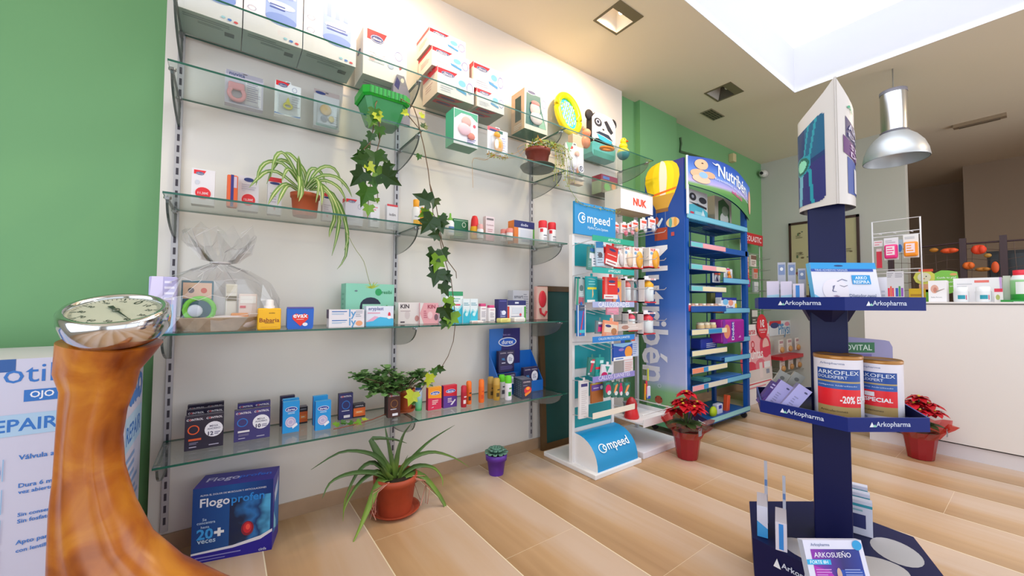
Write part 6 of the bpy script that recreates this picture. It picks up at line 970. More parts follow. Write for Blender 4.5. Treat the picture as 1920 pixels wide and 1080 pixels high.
# ------------------------------------------------------------------ stretch-bandage rack on the green wall
t = thing('bandage_rack', 'narrow wire rack under a red NEOLASTIC sign on the green wall', 'display rack', (5.3, -.1, 1.0)); PG = C('#b9bcb8', .4, .5)
a_, b_ = onY(1391, 436, -.1), onY(1430, 441, -.1); z0_ = onY(1430, 462, -.1).z - 1.0; z1_ = a_.z - 1.0 + .02
mb = MB().box(a_.x - 5.3, b_.x - 5.3, 0, .01, z0_, z1_, C('#c8202c', .4)); mb.deco((a_.x - 5.3, 0, z0_), (b_.x - a_.x, 0, 0), (0, 0, z1_ - z0_), [('t', .5, .5, .85, 'NEOLASTIC', '#ecd9dc', None, .02)]); mb.build('sign', t)
m = MB()
for x in (-.25, .28): m.tube([(x, .04, -.45), (x, .04, .85)], .008, PG, 6)
for z in (.70, .55, .42, .20, -.05, -.3): m.tube([(-.25, .04, z), (.28, .04, z)], .005, PG, 5)
for z in (.62, .48, .36, .22, -.02, -.2):
    for x in (-.15, .02, .18): m.tube([(x, .04, z), (x, -.12, z + .01)], .004, PG, 4)
m.build('wire_frame', t)
for i, (px, py, w_, h_, c1, c2) in enumerate(((1400, 480, .10, .16, '#c98a80', '#e0b0a4'), (1413, 478, .14, .14, '#dfd6d0', '#7a5a50'), (1400, 503, .12, .12, '#c9584c', '#e8a090'), (1417, 503, .11, .13, '#c9b0a8', '#d0543c'), (1402, 522, .13, .1, '#7a3a8c', '#e0306a'), (1418, 528, .12, .13, '#aab0b4', '#d9dde0'), (1400, 590, .11, .16, '#e6e0d0', '#d8c02c'), (1415, 580, .15, .22, '#5a5a54', '#dfdcd4'))):
    p = onY(px, py, -.2); carton('bandage_pack', ('salmon', 'white and brown', 'red and pink', 'pale pink', 'violet', 'grey', 'white with yellow top', 'dark')[i] + ' small pack hanging on the wire rack below the red sign', 'package', p.x - w_ / 2, p.x + w_ / 2, -.2, p.z - h_, h_, .02, c1, F=[('r', 0, .6, 1, .95, c2), ('l', .1, .1, .9, .5, 3, c2)])
# ------------------------------------------------------------------ pink awareness standee
z1_ = onY(1393, 612, -.37).z; t = thing('poster_standee', 'pink and white cardboard poster standee reading Juntas with a red 1€ badge', 'poster', (4.38, -.375, 0)); t.rotation_euler = (radians(-3), 0, 0); W = .72; H = z1_ + .01
mb = MB().box(0, W, 0, .006, 0, H, C('#ece4e2', .5)); mb.deco((0, 0, 0), (W, 0, 0), (0, 0, H), [('r', 0, .42, 1, .86, '#e8a8ae'), ('e', .1, .55, .16, .18, '#d84a60'), ('e', .82, .7, .2, .15, '#dc3a54'), ('e', .84, .7, .12, .11, '#eebcb4'), ('p', [(.62, .58), (1, .58), (1, .7), (.62, .68)], '#dc3a54'), ('o', .38, .74, .06, .05, .35, '#c8243c'), ('p', [(.36, .69), (.42, .69), (.46, .64), (.42, .64)], '#c8243c'), ('p', [(.34, .69), (.40, .69), (.34, .64), (.3, .64)], '#c8243c'), ('t', .46, .6, .5, 'Juntas', '#f6ecec', None, .03), ('e', .25, .45, .2, .08, '#d83a54'), ('e', .6, .46, .18, .09, '#e07080'), ('r', 0, .27, 1, .42, '#dcd0cc'), ('r', .55, .3, .66, .5, '#e6d4d2'), ('r', .72, .42, .95, .5, '#e9e9ee'), ('r', .78, .34, .9, .4, '#8f94a8'), ('t', .45, .9, .8, 'cuidarse juntas', '#d0445a'), ('r', .05, .24, .95, .252, '#d8243c'), ('l', .05, .18, .9, .22, 1, '#dc8a94')]); mb.build('panel', t)
c_ = onY(1437, 612, -.39); mb = MB().lathe([(.135, 0), (.135, .004)], (c_.x - 4.38, -.018, c_.z), C('#d8122c', .4), 30, 'Y'); mb.deco((c_.x - 4.38 - .13, -.0185, c_.z - .13), (.26, 0, 0), (0, 0, .26), [('t', .5, .62, .4, '1€', '#f8eef0', None, .04), ('t', .5, .36, .7, 'DONACIÓN', '#f8eef0', None, .01), ('l', .25, .2, .75, .28, 1, '#eebcc4')]); mb.build('badge', t)
MB().box(W * .3, W * .7, .006, .25, .0, .006, C('#d9cfcc')).build('foot', t)
# ------------------------------------------------------------------ soother stand by the far wall
t = thing('soother_stand', 'small wire stand with red shelf and hanging soother cards by the far wall', 'display stand', (5.62, -.3, 0)); x0_, x1_ = onY(1448, 640, -.3).x - 5.62, onY(1497, 640, -.3).x - 5.62
za, zb_ = onY(1448, 672, -.3).z, onY(1448, 606, -.3).z
MB().box(x0_ + .02, x1_ + .1, -.1, .12, za - .02, za + .02, C('#d0182a', .4)).build('red_shelf', t)
mb = MB().box(x0_ + .03, x1_ - .02, .05, .055, za, zb_, C('#c9c8c2', .5)); mb.box(x0_ + .03, x1_ - .02, .04, .05, zb_ - .16, zb_ + .02, C('#dfe3ea', .4)); mb.deco((x0_ + .03, .04, zb_ - .16), (x1_ - x0_ - .05, 0, 0), (0, 0, .18), [('r', 0, .7, .45, 1, '#c8202c'), ('e', .2, .7, .16, .2, CN), ('t', .65, .3, .6, 'Physio', '#3a8ac4'), ('e', .7, .75, .1, .15, '#e090a8'), ('e', .5, .7, .06, .1, '#5a9ad0')]); mb.build('back_panel', t)
m = MB()
for x in (x0_ + .03, x1_ - .03): m.tube([(x, .1, 0), (x, .1, zb_)], .008, PG, 6)
for z in (.12, .25): m.tube([(x0_, .1, z), (x1_, .1, z), (x1_, -.1, z), (x0_, -.1, z), (x0_, .1, z)], .005, PG, 5)
for x in (x0_, x1_): m.tube([(x, -.1, 0), (x, -.1, .26)], .006, PG, 5)
m.build('wire_legs', t)
for rw, (zz, yy) in enumerate(((zb_ - .20, -.05), (zb_ - .42, -.06))):
    for k in range(3):
        x = 5.62 + x0_ + .06 + k * (x1_ - x0_ - .05) / 3; mb = MB().box(0, .13, 0, .01, -.15, 0, C('#e6ddd8', .5)); mb.deco((0, 0, -.15), (.13, 0, 0), (0, 0, .15), [('r', .1, .7, .9, .9, '#b98a94'), ('l', .1, .4, .9, .6, 2, '#c9a8a0')]); mb.ball((.065, -.01, -.12), .045, C('#c8935a', .5), sq=(1, .4, .8))
        tag(mb.build('soother_card', loc=(x, -.3 + yy, zz)), f'{("left", "middle", "right")[k]} soother card in the {("upper", "lower")[rw]} row above the red shelf', 'package', 'soother cards on the small stand')
# ------------------------------------------------------------------ framed print on the far wall
t = thing('framed_print', 'framed old botanical print on the far wall behind the blue column', 'picture', (5.94, -.62, 1.15)); FW = C('#3a1f1a', .4)
MB().box(-.01, .015, -.36, .345, 0, .03, FW).box(-.01, .015, -.36, .345, .94, .97, FW).box(-.01, .015, .32, .345, 0, .97, FW).box(-.01, .015, -.36, -.335, 0, .97, FW).build('frame', t)
mb = MB().box(.0, .012, -.335, .32, .03, .94, C('#b8b088', .5)); r = random.Random(4); it = []
for k in range(34): it.append(('e', r.uniform(.08, .92), r.uniform(.05, .95), r.uniform(.012, .035), r.uniform(.006, .022), r.choice(('#5a6a4a', '#6a5a3a', '#3f4f4a', '#8a4a3a'))))
for k in range(14): u, v = .08 + (k % 4) * .24, .08 + (k // 4) * .24; it.append(('l', u, v, u + .12, v + .05, 2, '#7a7458'))
mb.deco((0, .32, .03), (0, -.655, 0), (0, 0, .91), it); mb.build('print', t)

# ------------------------------------------------------------------ counter and what stands on it
t = thing('shop_counter', 'long white shop counter with dark edge line and recessed plinth', 'counter', (4.15, -1.38, 0)); CW = C('#e6dfdc', .35)
MB().box(0, .6, -2.2, 0, .10, 1.072, CW).box(.0, .006, -2.2, 0, .10, .104, C('#6a6670')).build('body', t)
MB().box(.012, .58, -2.2, -.01, 0, .094, C('#dcd6da', .4)).build('plinth', t)
MB().box(-.004, .62, -2.2, .0, 1.072, 1.078, C('#2c2c30')).box(-.004, .62, -2.2, .0, 1.078, 1.09, CW).build('worktop', t)
ZC = 1.09
def cc(name, label, cat, px0, px1, py, X, d, col, F=(), h=None, **k):   # goods facing the customers (front plane X)
    a_, b_ = onX(px0, py, X).y, onX(px1, py, X).y; h = h or onX((px0 + px1) / 2, py, X).z - ZC; w_ = a_ - b_
    mb = MB().box(0, w_, 0, d, 0, h, MAT(col)); mb.deco((0, 0, 0), (w_, 0, 0), (0, 0, h), list(F)); return tag(mb.build(name, loc=(X, a_, ZC), rz=-pi / 2), label, cat, **k)
cc('skincare_box', 'white box with a pink flower print at the left of the counter', 'box', 1740, 1774, 526, 4.22, .12, '#efebee', [('e', .35, .6, .22, .2, '#dba896'), ('e', .38, .56, .1, .12, '#c9806e'), ('p', [(.4, .5), (.9, .62), (.9, .6), (.45, .44)], '#a8968e'), ('t', .45, .22, .6, 'Bella Aurora', '#9a9aa0')])
cc('display_box', 'wide white tray box with red print behind two small white tubs', 'box', 1787, 1878, 521, 4.34, .12, '#ece9ec', [('r', .45, .8, .75, .9, '#e8756a'), ('l', .08, .6, .4, .8, 2, '#c9c9cf'), ('p', [(.95, 1), (1, 1), (1, 0), (.97, 0)], '#c9a0d8')])
for i, (a_, b_) in enumerate(((1785, 1815), (1826, 1858))):
    p, q = onX(a_, 530, 4.2), onX(b_, 530, 4.2); r_ = (p.y - q.y) / 2; bottle('cream_tub', ('left', 'right')[i] + ' small white tub with teal label on the counter', 'tub', 4.24, (p.y + q.y) / 2, ZC, [('body', [(r_ * .95, 0), (r_, .01), (r_, .075)]), ('cap', [(r_ * .9, .075), (r_ * .9, .105), (0, .108)])], ['#e9eaee', '#f1f1f4'], group='white tubs with teal labels', deco=[('#1f93a8', -110, -55, .25, .6), ('#c94a6a', -50, -42, .2, .6)], deco_w=(0, .08))
p, q = onX(1893, 545, 4.26), onX(1940, 545, 4.26); r_ = (p.y - q.y) / 2
bottle('mouthwash_bottle', 'green and white bottle with bright red cap at the right edge of the counter', 'bottle', 4.32, (p.y + q.y) / 2, ZC, [('body', [(r_ * .9, 0), (r_, .01), (r_, .15), (r_ * .8, .18)]), ('cap', [(r_ * .75, .18), (r_ * .75, .215), (0, .217)])], [grad('green_bottle', ((0, '#2f9a3c'), (.28, '#2f9a3c'), (.3, '#6fb86a'), (.8, '#8fc88a'), (.86, '#e9ecea'), (1, '#e9ecea')), 2, 0, .18), '#e0243a'], deco=[('#e6e8e6', -120, -50, .3, .75)], deco_w=(0, .18))
cc('grey_carton', 'pale grey-green carton left of the green bottle', 'box', 1880, 1894, 517, 4.38, .05, '#c9cfc0')
cc('small_white_tub', 'tiny white and red tub between the wide box and the green bottle', 'tub', 1864, 1880, 541, 4.22, .05, '#e3dcdc', [('r', 0, .75, 1, 1, '#d8304a'), ('e', .4, .35, .25, .2, '#a8b060')])
cc('green_mat', 'flat green leaflet holder under the green bottle', 'leaflet holder', 1876, 1930, 560, 4.2, .3, '#1f8a34', h=.014)
tag(MB().box(-.05, .02, 0, .30, 0, .003, C('#e9e6ea')).build('paper_sheet', loc=(4.24, -2.42, ZC)), 'white sheet of paper lying on the counter edge', 'paper')
cc('yellow_jar_pack', 'yellow pot behind the wire rack on the counter', 'pot', 1704, 1732, 541, 4.36, .08, '#e0b414', [('l', .1, .3, .9, .7, 1, '#b8860c')])
tag(MB().lathe([(.03, 0), (.035, .05), (.025, .06)], (0, 0, 0), BLIS, 16).lathe([(.03, .002), (.033, .03)], (0, 0, 0), C('#a89a6a', .4), 16).build('glass_jar', loc=(4.50, onX(1717, 530, 4.5).y, ZC)), 'clear glass jar behind the yellow pot', 'jar')
# cartoon-like lion sign and speech board: plain generic shapes
t = thing('counter_sign', 'green card sign with white lettering and a yellow lion head on the counter', 'sign', (4.56, -1.62, ZC))
def SY(px, X=4.56): return onX(px, 520, X).y + 1.62
def SZz(py, X=4.56): return onX(1760, py, X).z - ZC
pts = [(0, SY(x), SZz(y)) for x, y in ((1770, 548), (1770, 512), (1778, 508), (1786, 506), (1795, 507), (1802, 509), (1829, 514), (1829, 548), (1800, 553))]
mb = MB().prism([(0, SY(x), SZz(y)) for x, y in ((1745, 545), (1750, 513), (1765, 507), (1780, 508), (1795, 511), (1800, 545), (1775, 552))], (.006, 0, 0), C('#7fc24a', .5)); yy0, yy1 = SY(1752), SY(1797); mb.deco((-.0005, yy0, SZz(545)), (0, yy1 - yy0, 0), (0, 0, SZz(512) - SZz(545)), [('t', .5, .72, .8, 'Cuida tu piel', '#eef6e6'), ('t', .5, .48, .85, 'con nosotros', '#eef6e6'), ('t', .5, .24, .7, 'este verano', '#eef6e6'), ('e', .8, .9, .15, .07, '#e0a060')]); mb.build('green_card', t)
mb = MB(); cy_, cz_ = SY(1733), SZz(519); mb.lathe([(.062, 0), (.062, .006)], (-.004, cy_, cz_), C('#d8d45a', .5), 9, 'X', smooth=False); mb.lathe([(.038, 0), (.038, .003)], (-.008, cy_, cz_), C('#e6dfc0', .5), 18, 'X'); mb.deco((-.0085, cy_ + .03, cz_ - .03), (0, -.06, 0), (0, 0, .06), [('e', .3, .6, .06, .08, '#3a3a30'), ('e', .7, .6, .06, .08, '#3a3a30'), ('p', [(.4, .35), (.6, .35), (.5, .22)], '#c9703a')]); mb.box(-.006, .0, cy_ - .05, cy_ + .03, cz_ + .045, cz_ + .065, C('#e0502c', .5)); mb.box(-.006, 0, cy_ - .06, cy_ + .03, cz_ - .12, cz_ - .055, C('#e0a07c', .5)); mb.box(-.006, .0, cy_ - .07, cy_ + .08, 0, cz_ - .1, C('#6fb43c', .5)); mb.build('lion_head', t)
# wire rack
t = thing('counter_rack', 'white wire rack with hanging packs standing on the counter', 'display rack', (4.32, -1.55, ZC)); a_, b_ = onX(1635, 417, 4.32), onX(1725, 409, 4.32); y0_, y1_ = a_.y + 1.55, b_.y + 1.55; zt = a_.z - ZC
m = MB().tube([(0, y0_, 0), (0, y0_, zt), (0, y1_, zt), (0, y1_, 0)], .006, C('#e9e6ea', .3), 6).build('frame', t); m = MB()
for z in (zt - .10, zt - .13, zt - .40, zt - .43): MB().tube([(0, y0_, z), (0, y1_, z)], .0035, C('#dedade', .3), 5).build('crossbar', t)
for y in (y0_ * .6, -.0, y1_ * .7): MB().tube([(0, y, zt - .11), (-.08, y, zt - .115)], .003, C('#dedade'), 5).build('hook', t)
MB().box(-.09, .12, y1_, y0_, 0, .012, C('#dedade', .4)).build('base', t)
def rp(name, label, px0, px1, py0, py1, X, col, F, puff=None):
    a_, b_ = onX(px0, py0, X), onX(px1, py0, X); h = a_.z - onX(px0, py1, X).z; w_ = a_.y - b_.y; mb = MB().box(0, w_, 0, .006, 0, h, MAT(col)); mb.deco((0, 0, 0), (w_, 0, 0), (0, 0, h), F)
    if puff: mb.box(w_ * .05, w_ * .98, -.03, -.001, h * .05, h * .68, C(puff, .4), .012); mb.deco((w_ * .2, -.031, h * .2), (w_ * .6, 0, 0), (0, 0, h * .4), [('r', 0, 0, 1, 1, '#f1d9e0'), ('l', .1, .1, .9, .9, 3, puff)])
    return tag(mb.build(name, loc=(X, a_.y, a_.z - h), rz=-pi / 2), label, 'package')
rp('pink_sponge_pack', 'hot pink boxed pack hanging on the white counter rack', 1657, 1684, 447, 488, 4.24, '#dcdade', [('l', .1, .75, .8, .9, 2, '#a8a8b0')], '#e6287e')
rp('orange_sponge_pack', 'bright orange boxed pack hanging on the white counter rack', 1693, 1722, 441, 484, 4.24, '#e3e0df', [('l', .1, .8, .8, .92, 2, '#a8a8b0')], '#ef8c14')
rp('red_strip_pack', 'red vertical pack at the left of the white counter rack', 1643, 1653, 467, 503, 4.26, '#c8203c', [('r', 0, .86, 1, 1, '#dcc0c4')]); rp('white_card_pack', 'white card with pink print above the red vertical pack', 1638, 1655, 452, 463, 4.27, '#e3d9dc', [('l', .1, .1, .9, .9, 2, '#d98a94')])
rp('blue_brush_pack', 'small blue pack between the pink and orange ones', 1682, 1692, 450, 474, 4.27, '#aab8c8', [('e', .5, .35, .4, .3, '#2f6ab0')])
for i, (x0_, x1_, c1, c2) in enumerate(((1662, 1676, '#d82a4a', '#e0502c'), (1676, 1694, '#3a4fb0', '#3f9a4a'))): rp('toothbrush_pack', ('clear pack with red toothbrushes behind the blue display', 'clear pack with blue, green and purple toothbrushes')[i], x0_, x1_, 509, 557, 4.22, '#cfccd2', [('l', .1, .75, .9, .95, 3, '#9a98a2'), ('r', .12, .02, .4, .35, c1), ('r', .45, .02, .65, .42, c2), ('r', .7, .02, .92, .35, c1 if i == 0 else '#8a4ab0')])
# net fence with autumn decorations behind the counter
t = thing('net_fence', 'dark posts and rail carrying a decorated string net behind the counter', 'fence', (5.3, -1.9, 0)); PM = C('#3a2228', .5)
for y in (.08, -.145, -.9, .55): MB().box(-.02, .02, y - .02, y + .02, 0, 1.66, PM).build('post', t)
MB().tube([(0, .6, 1.60), (0, .08, 1.625)], .008, PM, 6).tube([(0, .08, 1.612), (0, -1.0, 1.60)], .008, PM, 6).build('rail', t); m = MB()
for k in range(22): y = .55 - k * .075; m.tube([(0, y, 1.6), (0, y + .02 * sin(k * 3), 1.1)], .002, C('#5a4238'), 4)
for k in range(6): z = 1.55 - k * .085; m.tube([(0, .58 - j * .14, z + .02 * sin(j * 2 + k)) for j in range(12)], .002, C('#5a4238'), 4)
m.build('net', t)
for i, (px, py, rx, rz2, cc_) in enumerate(((1751, 469, 6, 4, '#b8741c'), (1780, 470, 12, 5, '#e0501c'), (1835, 468, 10, 9, '#d83a14'), (1816, 498, 8, 7, '#d8641c'), (1843, 505, 10, 4, '#a86a20'), (1866, 501, 5, 11, '#d0501c'), (1852, 479, 5, 4, '#a87a30'))):
    p = onX(px, py, 5.27); s_ = (p - CAM).dot(F_) / FPX; mb = MB().ball((0, 0, 0), 1, C(cc_, .6), sq=(.02, rx * s_, rz2 * s_)); 
    if rx > 7: mb.ball((-.005, rx * s_ * .4, 0), 1, C(cc_, .6), sq=(.025, rx * s_ * .5, rz2 * s_ * .9)).ball((-.005, -rx * s_ * .4, 0), 1, C(cc_, .6), sq=(.025, rx * s_ * .5, rz2 * s_ * .9))
    tag(mb.build('net_ornament', loc=p), ('small ochre ornament, leftmost on the net', 'long orange ornament high on the net', 'large red-orange pumpkin ornament on the net', 'orange ornament low beside the dark post', 'flat brownish ornament low on the net', 'tall thin orange ornament before the black screen', 'tiny tan ornament at the corner of the black screen')[i], 'ornament', 'autumn ornaments on the net')
p, q = onX(1850, 472, 5.6), onX(1960, 545, 5.6); t = thing('dark_cabinet', 'large black panel or screen behind the net, right edge', 'cabinet', (5.6, q.y, 0)); MB().box(0, .4, 0, p.y - q.y, 0, p.z, C('#0e0b10', .5)).build('body', t); MB().box(-.01, 0, .02, p.y - q.y - .02, .1, p.z - .03, C('#08060a', .3)).build('front_panel', t)

# ------------------------------------------------------------------ blue cardboard column display
HX, HY = 1.832, -1.761; A0 = radians(-155.6); NV = C('#090f45', .45, 0, .25); NV2 = C('#080d3c', .45, 0, .25); NVL = C('#0a2072', .45, 0, .3)
t = thing('supplement_display', 'tall dark blue cardboard column display with hexagonal Arkopharma trays', 'display stand', (HX, HY, 0))
def hexp(r_, z, n=6): return [(r_ * cos(A0 + k * 2 * pi / n), r_ * sin(A0 + k * 2 * pi / n), z) for k in range(n)]
cw = .054; M_ = Matrix.Rotation(A0 + pi / 2 + radians(22), 4, 'Z')
mb = MB(); mb.T = Matrix.Rotation(radians(-73), 4, 'Z'); mb.box(-cw, cw, -cw, cw, .2, 1.55, NV, .004); mb.build('column', t)
def tray(z0_, z1_, r_, label_faces=(0, 5)):
    mb = MB(); o_ = hexp(r_, z0_); q_ = hexp(r_, z1_); i_ = hexp(r_ - .006, z1_); f_ = hexp(r_ - .006, z0_ + .006)
    mb.add(o_ + q_, [(k, (k + 1) % 6, (k + 1) % 6 + 6, k + 6) for k in range(6)], NVL); mb.add(q_ + i_, [(k, (k + 1) % 6, (k + 1) % 6 + 6, k + 6) for k in range(6)], C('#3a4a90')); mb.add(i_ + f_, [(k + 6, (k + 1) % 6 + 6, (k + 1) % 6, k) for k in range(6)], NV2)
    mb.poly(list(reversed(o_)), NV2); mb.poly(f_, NV2)
    for k in label_faces:
        a_, b_ = Vector(o_[k]), Vector(o_[(k + 1) % 6]); U_ = b_ - a_; mb.deco(a_, U_, (0, 0, z1_ - z0_), [('t', .55, .5, .42, 'Arkopharma', '#cdd6ee'), ('p', [(.26, .35), (.29, .7), (.32, .35)], '#e6eaf6'), ('p', [(.3, .35), (.325, .55), (.345, .35)], '#8fd0c0')], .0006)
    mb.build('tray', t)
tray(1.050, 1.093, .262); tray(.668, .712, .262)
for zz in (1.05, .668):
    mb = MB(); mb.loft([hexp(.062, zz - .045), hexp(.085, zz - .001)], NV2, False); mb.build('tray_support', t)
mb = MB(); mb.loft([hexp(.29, 0), hexp(.30, .212)], NV, False); 
o_ = hexp(.30, .212)
for k in (0, 5): a_, b_ = Vector(hexp(.298, .12)[k]), Vector(hexp(.298, .12)[(k + 1) % 6]); mb.deco(a_ - Vector((0, 0, 0)), b_ - a_, (0, 0, .09), [('t', .55, .5, .45, 'Arkopharma', '#cdd6ee'), ('p', [(.24, .35), (.28, .7), (.32, .35)], '#e6eaf6')], .003)
for k in (5, 0, 1): # pale oval openings in the base deck
    am = A0 + (k + .5) * pi / 3; cx_, cy2 = .172 * cos(am), .172 * sin(am); u_ = Vector((-sin(am), cos(am), 0)); v_ = Vector((cos(am), sin(am), 0))
    mb.poly([Vector((cx_, cy2, .2128)) + u_ * .088 * cos(2 * pi * j / 24) + v_ * .066 * sin(2 * pi * j / 24) for j in range(24)], C('#b9b4b6', .6))
mb.build('base', t)
# header: three bowed panels meeting in sharp vertical edges
zb0_, zt0_ = 1.425, 1.885; mb = MB(); AH = radians(-149); Vv_ = [Vector((.112 * cos(AH + k * pi) + .004, .112 * sin(AH + k * pi) - .004, 0)) for k in range(2)]; NH = [Vector((-sin(AH + k * pi + pi), cos(AH + k * pi + pi), 0)) * -1 for k in range(2)]
def hpt(k, u, z):
    a_, b_ = Vv_[k], Vv_[(k + 1) % 2]; m_ = a_.lerp(b_, u); nrm = NH[k]; return m_ + nrm * .084 * sin(pi * u) ** .8 + Vector((0, 0, z))
def topz(u): return zt0_ + .04 - .15 * abs(sin(pi * u)) ** .8 * 0 - .13 * (min(u, 1 - u) * 2) ** 1.0 * 0
HW = C('#d8d2d0', .35); n_ = 12; m_ = 8
for k in range(2):
    for off, mt in ((0, HW), (-.004, C('#b9b2ae', .5))):
        vs = []
        for j in range(m_ + 1):
            for i in range(n_ + 1):
                u = i / n_; zt_ = zt0_ - .11 * sin(pi * u) ** .7; z = zb0_ + (zt_ - zb0_) * j / m_; q = hpt(k, u, z); nrm = NH[k]; vs.append(q + nrm * off)
        mb.add(vs, [(j * (n_ + 1) + i, j * (n_ + 1) + i + 1, (j + 1) * (n_ + 1) + i + 1, (j + 1) * (n_ + 1) + i) for j in range(m_) for i in range(n_)], mt, True)
def hgrid(k, u0, u1, v0, v1, mt, off=.0012, n2=8):
    nrm = NH[k]; vs = []
    for j in range(n2 + 1):
        for i in range(n2 + 1):
            u = u0 + (u1 - u0) * i / n2; zt_ = zt0_ - .11 * sin(pi * u) ** .7; vs.append(hpt(k, u, zb0_ + (zt_ - zb0_) * (v0 + (v1 - v0) * j / n2)) + nrm * off)
    mb.add(vs, [(j * (n2 + 1) + i, j * (n2 + 1) + i + 1, (j + 1) * (n2 + 1) + i + 1, (j + 1) * (n2 + 1) + i) for j in range(n2) for i in range(n2)], mt, True)
def htext(k, s_, u0, u1, vc, vh, c, off=.003, bold=.02):
    nrm = NH[k]; tv, tf, asp = text_mesh(s_, bold); out = []
    for a_, b_ in tv:
        u = (u0 + u1) / 2 + a_ * (u1 - u0); zt_ = zt0_ - .11 * sin(pi * u) ** .7; out.append(hpt(k, u, zb0_ + (zt_ - zb0_) * (vc + b_ / asp * vh)) + nrm * off)
    mb.add(out, tf, C(c))
XR = grad('xray_print', ((0, '#4a4a8c'), (.3, '#1f3f80'), (.45, '#123a6c'), (.6, '#1a8aa8'), (.75, '#143060'), (1, '#2a5a78')), 2, 1.40, 1.84, noise=9)
for k, mir in ((2, 1), (1, 0), (0, 0)):
    pass
XP = [C(c_, .4) for c_ in ('#2c2f74', '#16386e', '#155f86', '#1f98ac', '#6fb6cc', '#8fe0c0', '#5a4a9c', '#1c6a5c')]
def xray(s_, v):   # bent-knee radiograph: thigh bone from the top, glowing joint, shin bones below
    c = 1 if v > .5 else 0
    if s_ > .62 and v > .55: c = 2
    if abs(s_ - (.62 + (v - .5) * .35)) < .10 and v > .48: c = 3 if abs(s_ - (.62 + (v - .5) * .35)) > .05 else 2
    if abs(s_ - (.50 - (.48 - v) * .15)) < .07 and v < .48: c = 4
    if abs(s_ - (.72 - (.48 - v) * -.12)) < .035 and v < .44: c = 3
    d = ((s_ - .5) / .26) ** 2 + ((v - .53) / .13) ** 2
    if d < 1: c = 3 if d > .72 else (7 if d > .35 else 5)
    if s_ < .25 and v < .35: c = 6
    if s_ < .2 and v > .6: c = 7
    return c
NU, NV_ = 44, 90; cells = {}
for jj in range(NV_):
    for ii in range(NU):
        s0, w0 = (ii + .5) / NU, (jj + .5) / NV_; dx_, dy_ = max(0, abs(s0 - .5) - .36) / .14, max(0, abs(w0 - .5) - .42) / .08
        if dx_ * dx_ + dy_ * dy_ > 1: continue
        cells.setdefault(xray(s0, w0), []).append((ii, jj))
for c_, lst in cells.items():
    vs, fs = [], []
    for ii, jj in lst:
        for a_, b_ in ((0, 0), (1, 0), (1, 1), (0, 1)):
            u = .28 + .64 * (ii + a_) / NU; v = .05 + .80 * (jj + b_) / NV_; zt_ = zt0_ - .11 * sin(pi * u) ** .7; vs.append(hpt(1, u, zb0_ + (zt_ - zb0_) * v) + NH[1] * .0012)
        n0 = len(vs); fs.append((n0 - 4, n0 - 3, n0 - 2, n0 - 1))
    mb.add(vs, fs, XP[c_])
hgrid(0, .10, .9, .60, .78, C('#3a3468', .4)); htext(0, 'ARKOFLEX', .14, .9, .72, .07, '#b9b6cc'); htext(0, 'EXPERT', .14, .7, .64, .04, '#b9b6cc')
hgrid(0, .06, .9, .44, .59, C('#5a2470', .4), .002); htext(0, 'STOP AL', .17, .8, .54, .05, '#d0bcd8', .004); htext(0, 'DOLOR', .17, .8, .47, .05, '#d0bcd8', .004); hgrid(0, .12, .9, .10, .43, C('#2a4a9c', .4)); hgrid(0, .26, .6, .12, .36, C('#dcd8dc', .4), .002); htext(0, 'A', .12, .24, .9, .05, '#3fa07c')
mb.build('header', t)
# goods: box positions on the trays
def at_tray(px, py, X=None, Y=None): pass
def tbox(name, label, px0, px1, py0, py1, depth, d, col, F, L=(), T=(), lean=0, yaw=None, cat='box', group=None, top=None, side=None, R=()):
    # a box whose front face squarely meets the line of sight from the aisle at a given distance
    r0 = ray((px0 + px1) / 2, py1); p = CAM + r0 * (depth / FPX); r1 = ray((px0 + px1) / 2, py0); q = CAM + r1 * (depth / FPX); cth = FPX / math.hypot(FPX, (px0 + px1) / 2 - 960); w_ = (px1 - px0) * depth / FPX * (1 if yaw == 'flat' else cth); h = (q - p).length; yw = math.atan2(R_.y, R_.x) if yaw == 'flat' else math.atan2(r0.y, r0.x) - pi / 2
    mb = MB().box(0, w_, 0, d, 0, h, MAT(col), 0, MAT(side) if side else None, MAT(top) if top else None); mb.deco((0, 0, 0), (w_, 0, 0), (0, 0, h), F)
    if L: mb.deco((0, d, 0), (0, -d, 0), (0, 0, h), L)
    if T: mb.deco((0, 0, h), (w_, 0, 0), (0, d, 0), T)
    loc = p - Vector((cos(yw), sin(yw), 0)) * w_ / 2; o_ = mb.build(name, loc=loc); o_.rotation_euler = (lean, 0, yw); return tag(o_, label, cat, group)
def settle(o_, z): o_.location.z = z; return o_
ZT1, ZT2, ZB = 1.0565, .6745, .2135
sk = lambda: [('p', [(0, 0), (1, 0), (1, .5), (0, .45)], '#a9d4ee'), ('p', [(0, 0), (1, 0), (1, .15), (0, .15)], '#6fb4e6')]
for i, (x0_, x1_, y0_) in enumerate(((1438, 1461, 513), (1464, 1485, 513))): settle(tbox('nasal_strip_box', ('leftmost', 'second')[i] + ' slim white and pale blue box at the left of the top blue tray', x0_, x1_, y0_, 562, 1.485 - .04 * i, .10, '#d9cfe6', sk(), group='slim boxes on the left of the top tray', lean=0, side='#c9c6da'), ZT1)
settle(tbox('nasal_strip_box', 'third slim box with a blue spine stripe on the top blue tray', 1487, 1508, 517, 562, 1.41, .09, '#dccfe0', [('r', .25, .0, .6, .93, '#2f80d0')], group='slim boxes on the left of the top tray', side='#cfc6d8'), ZT1)
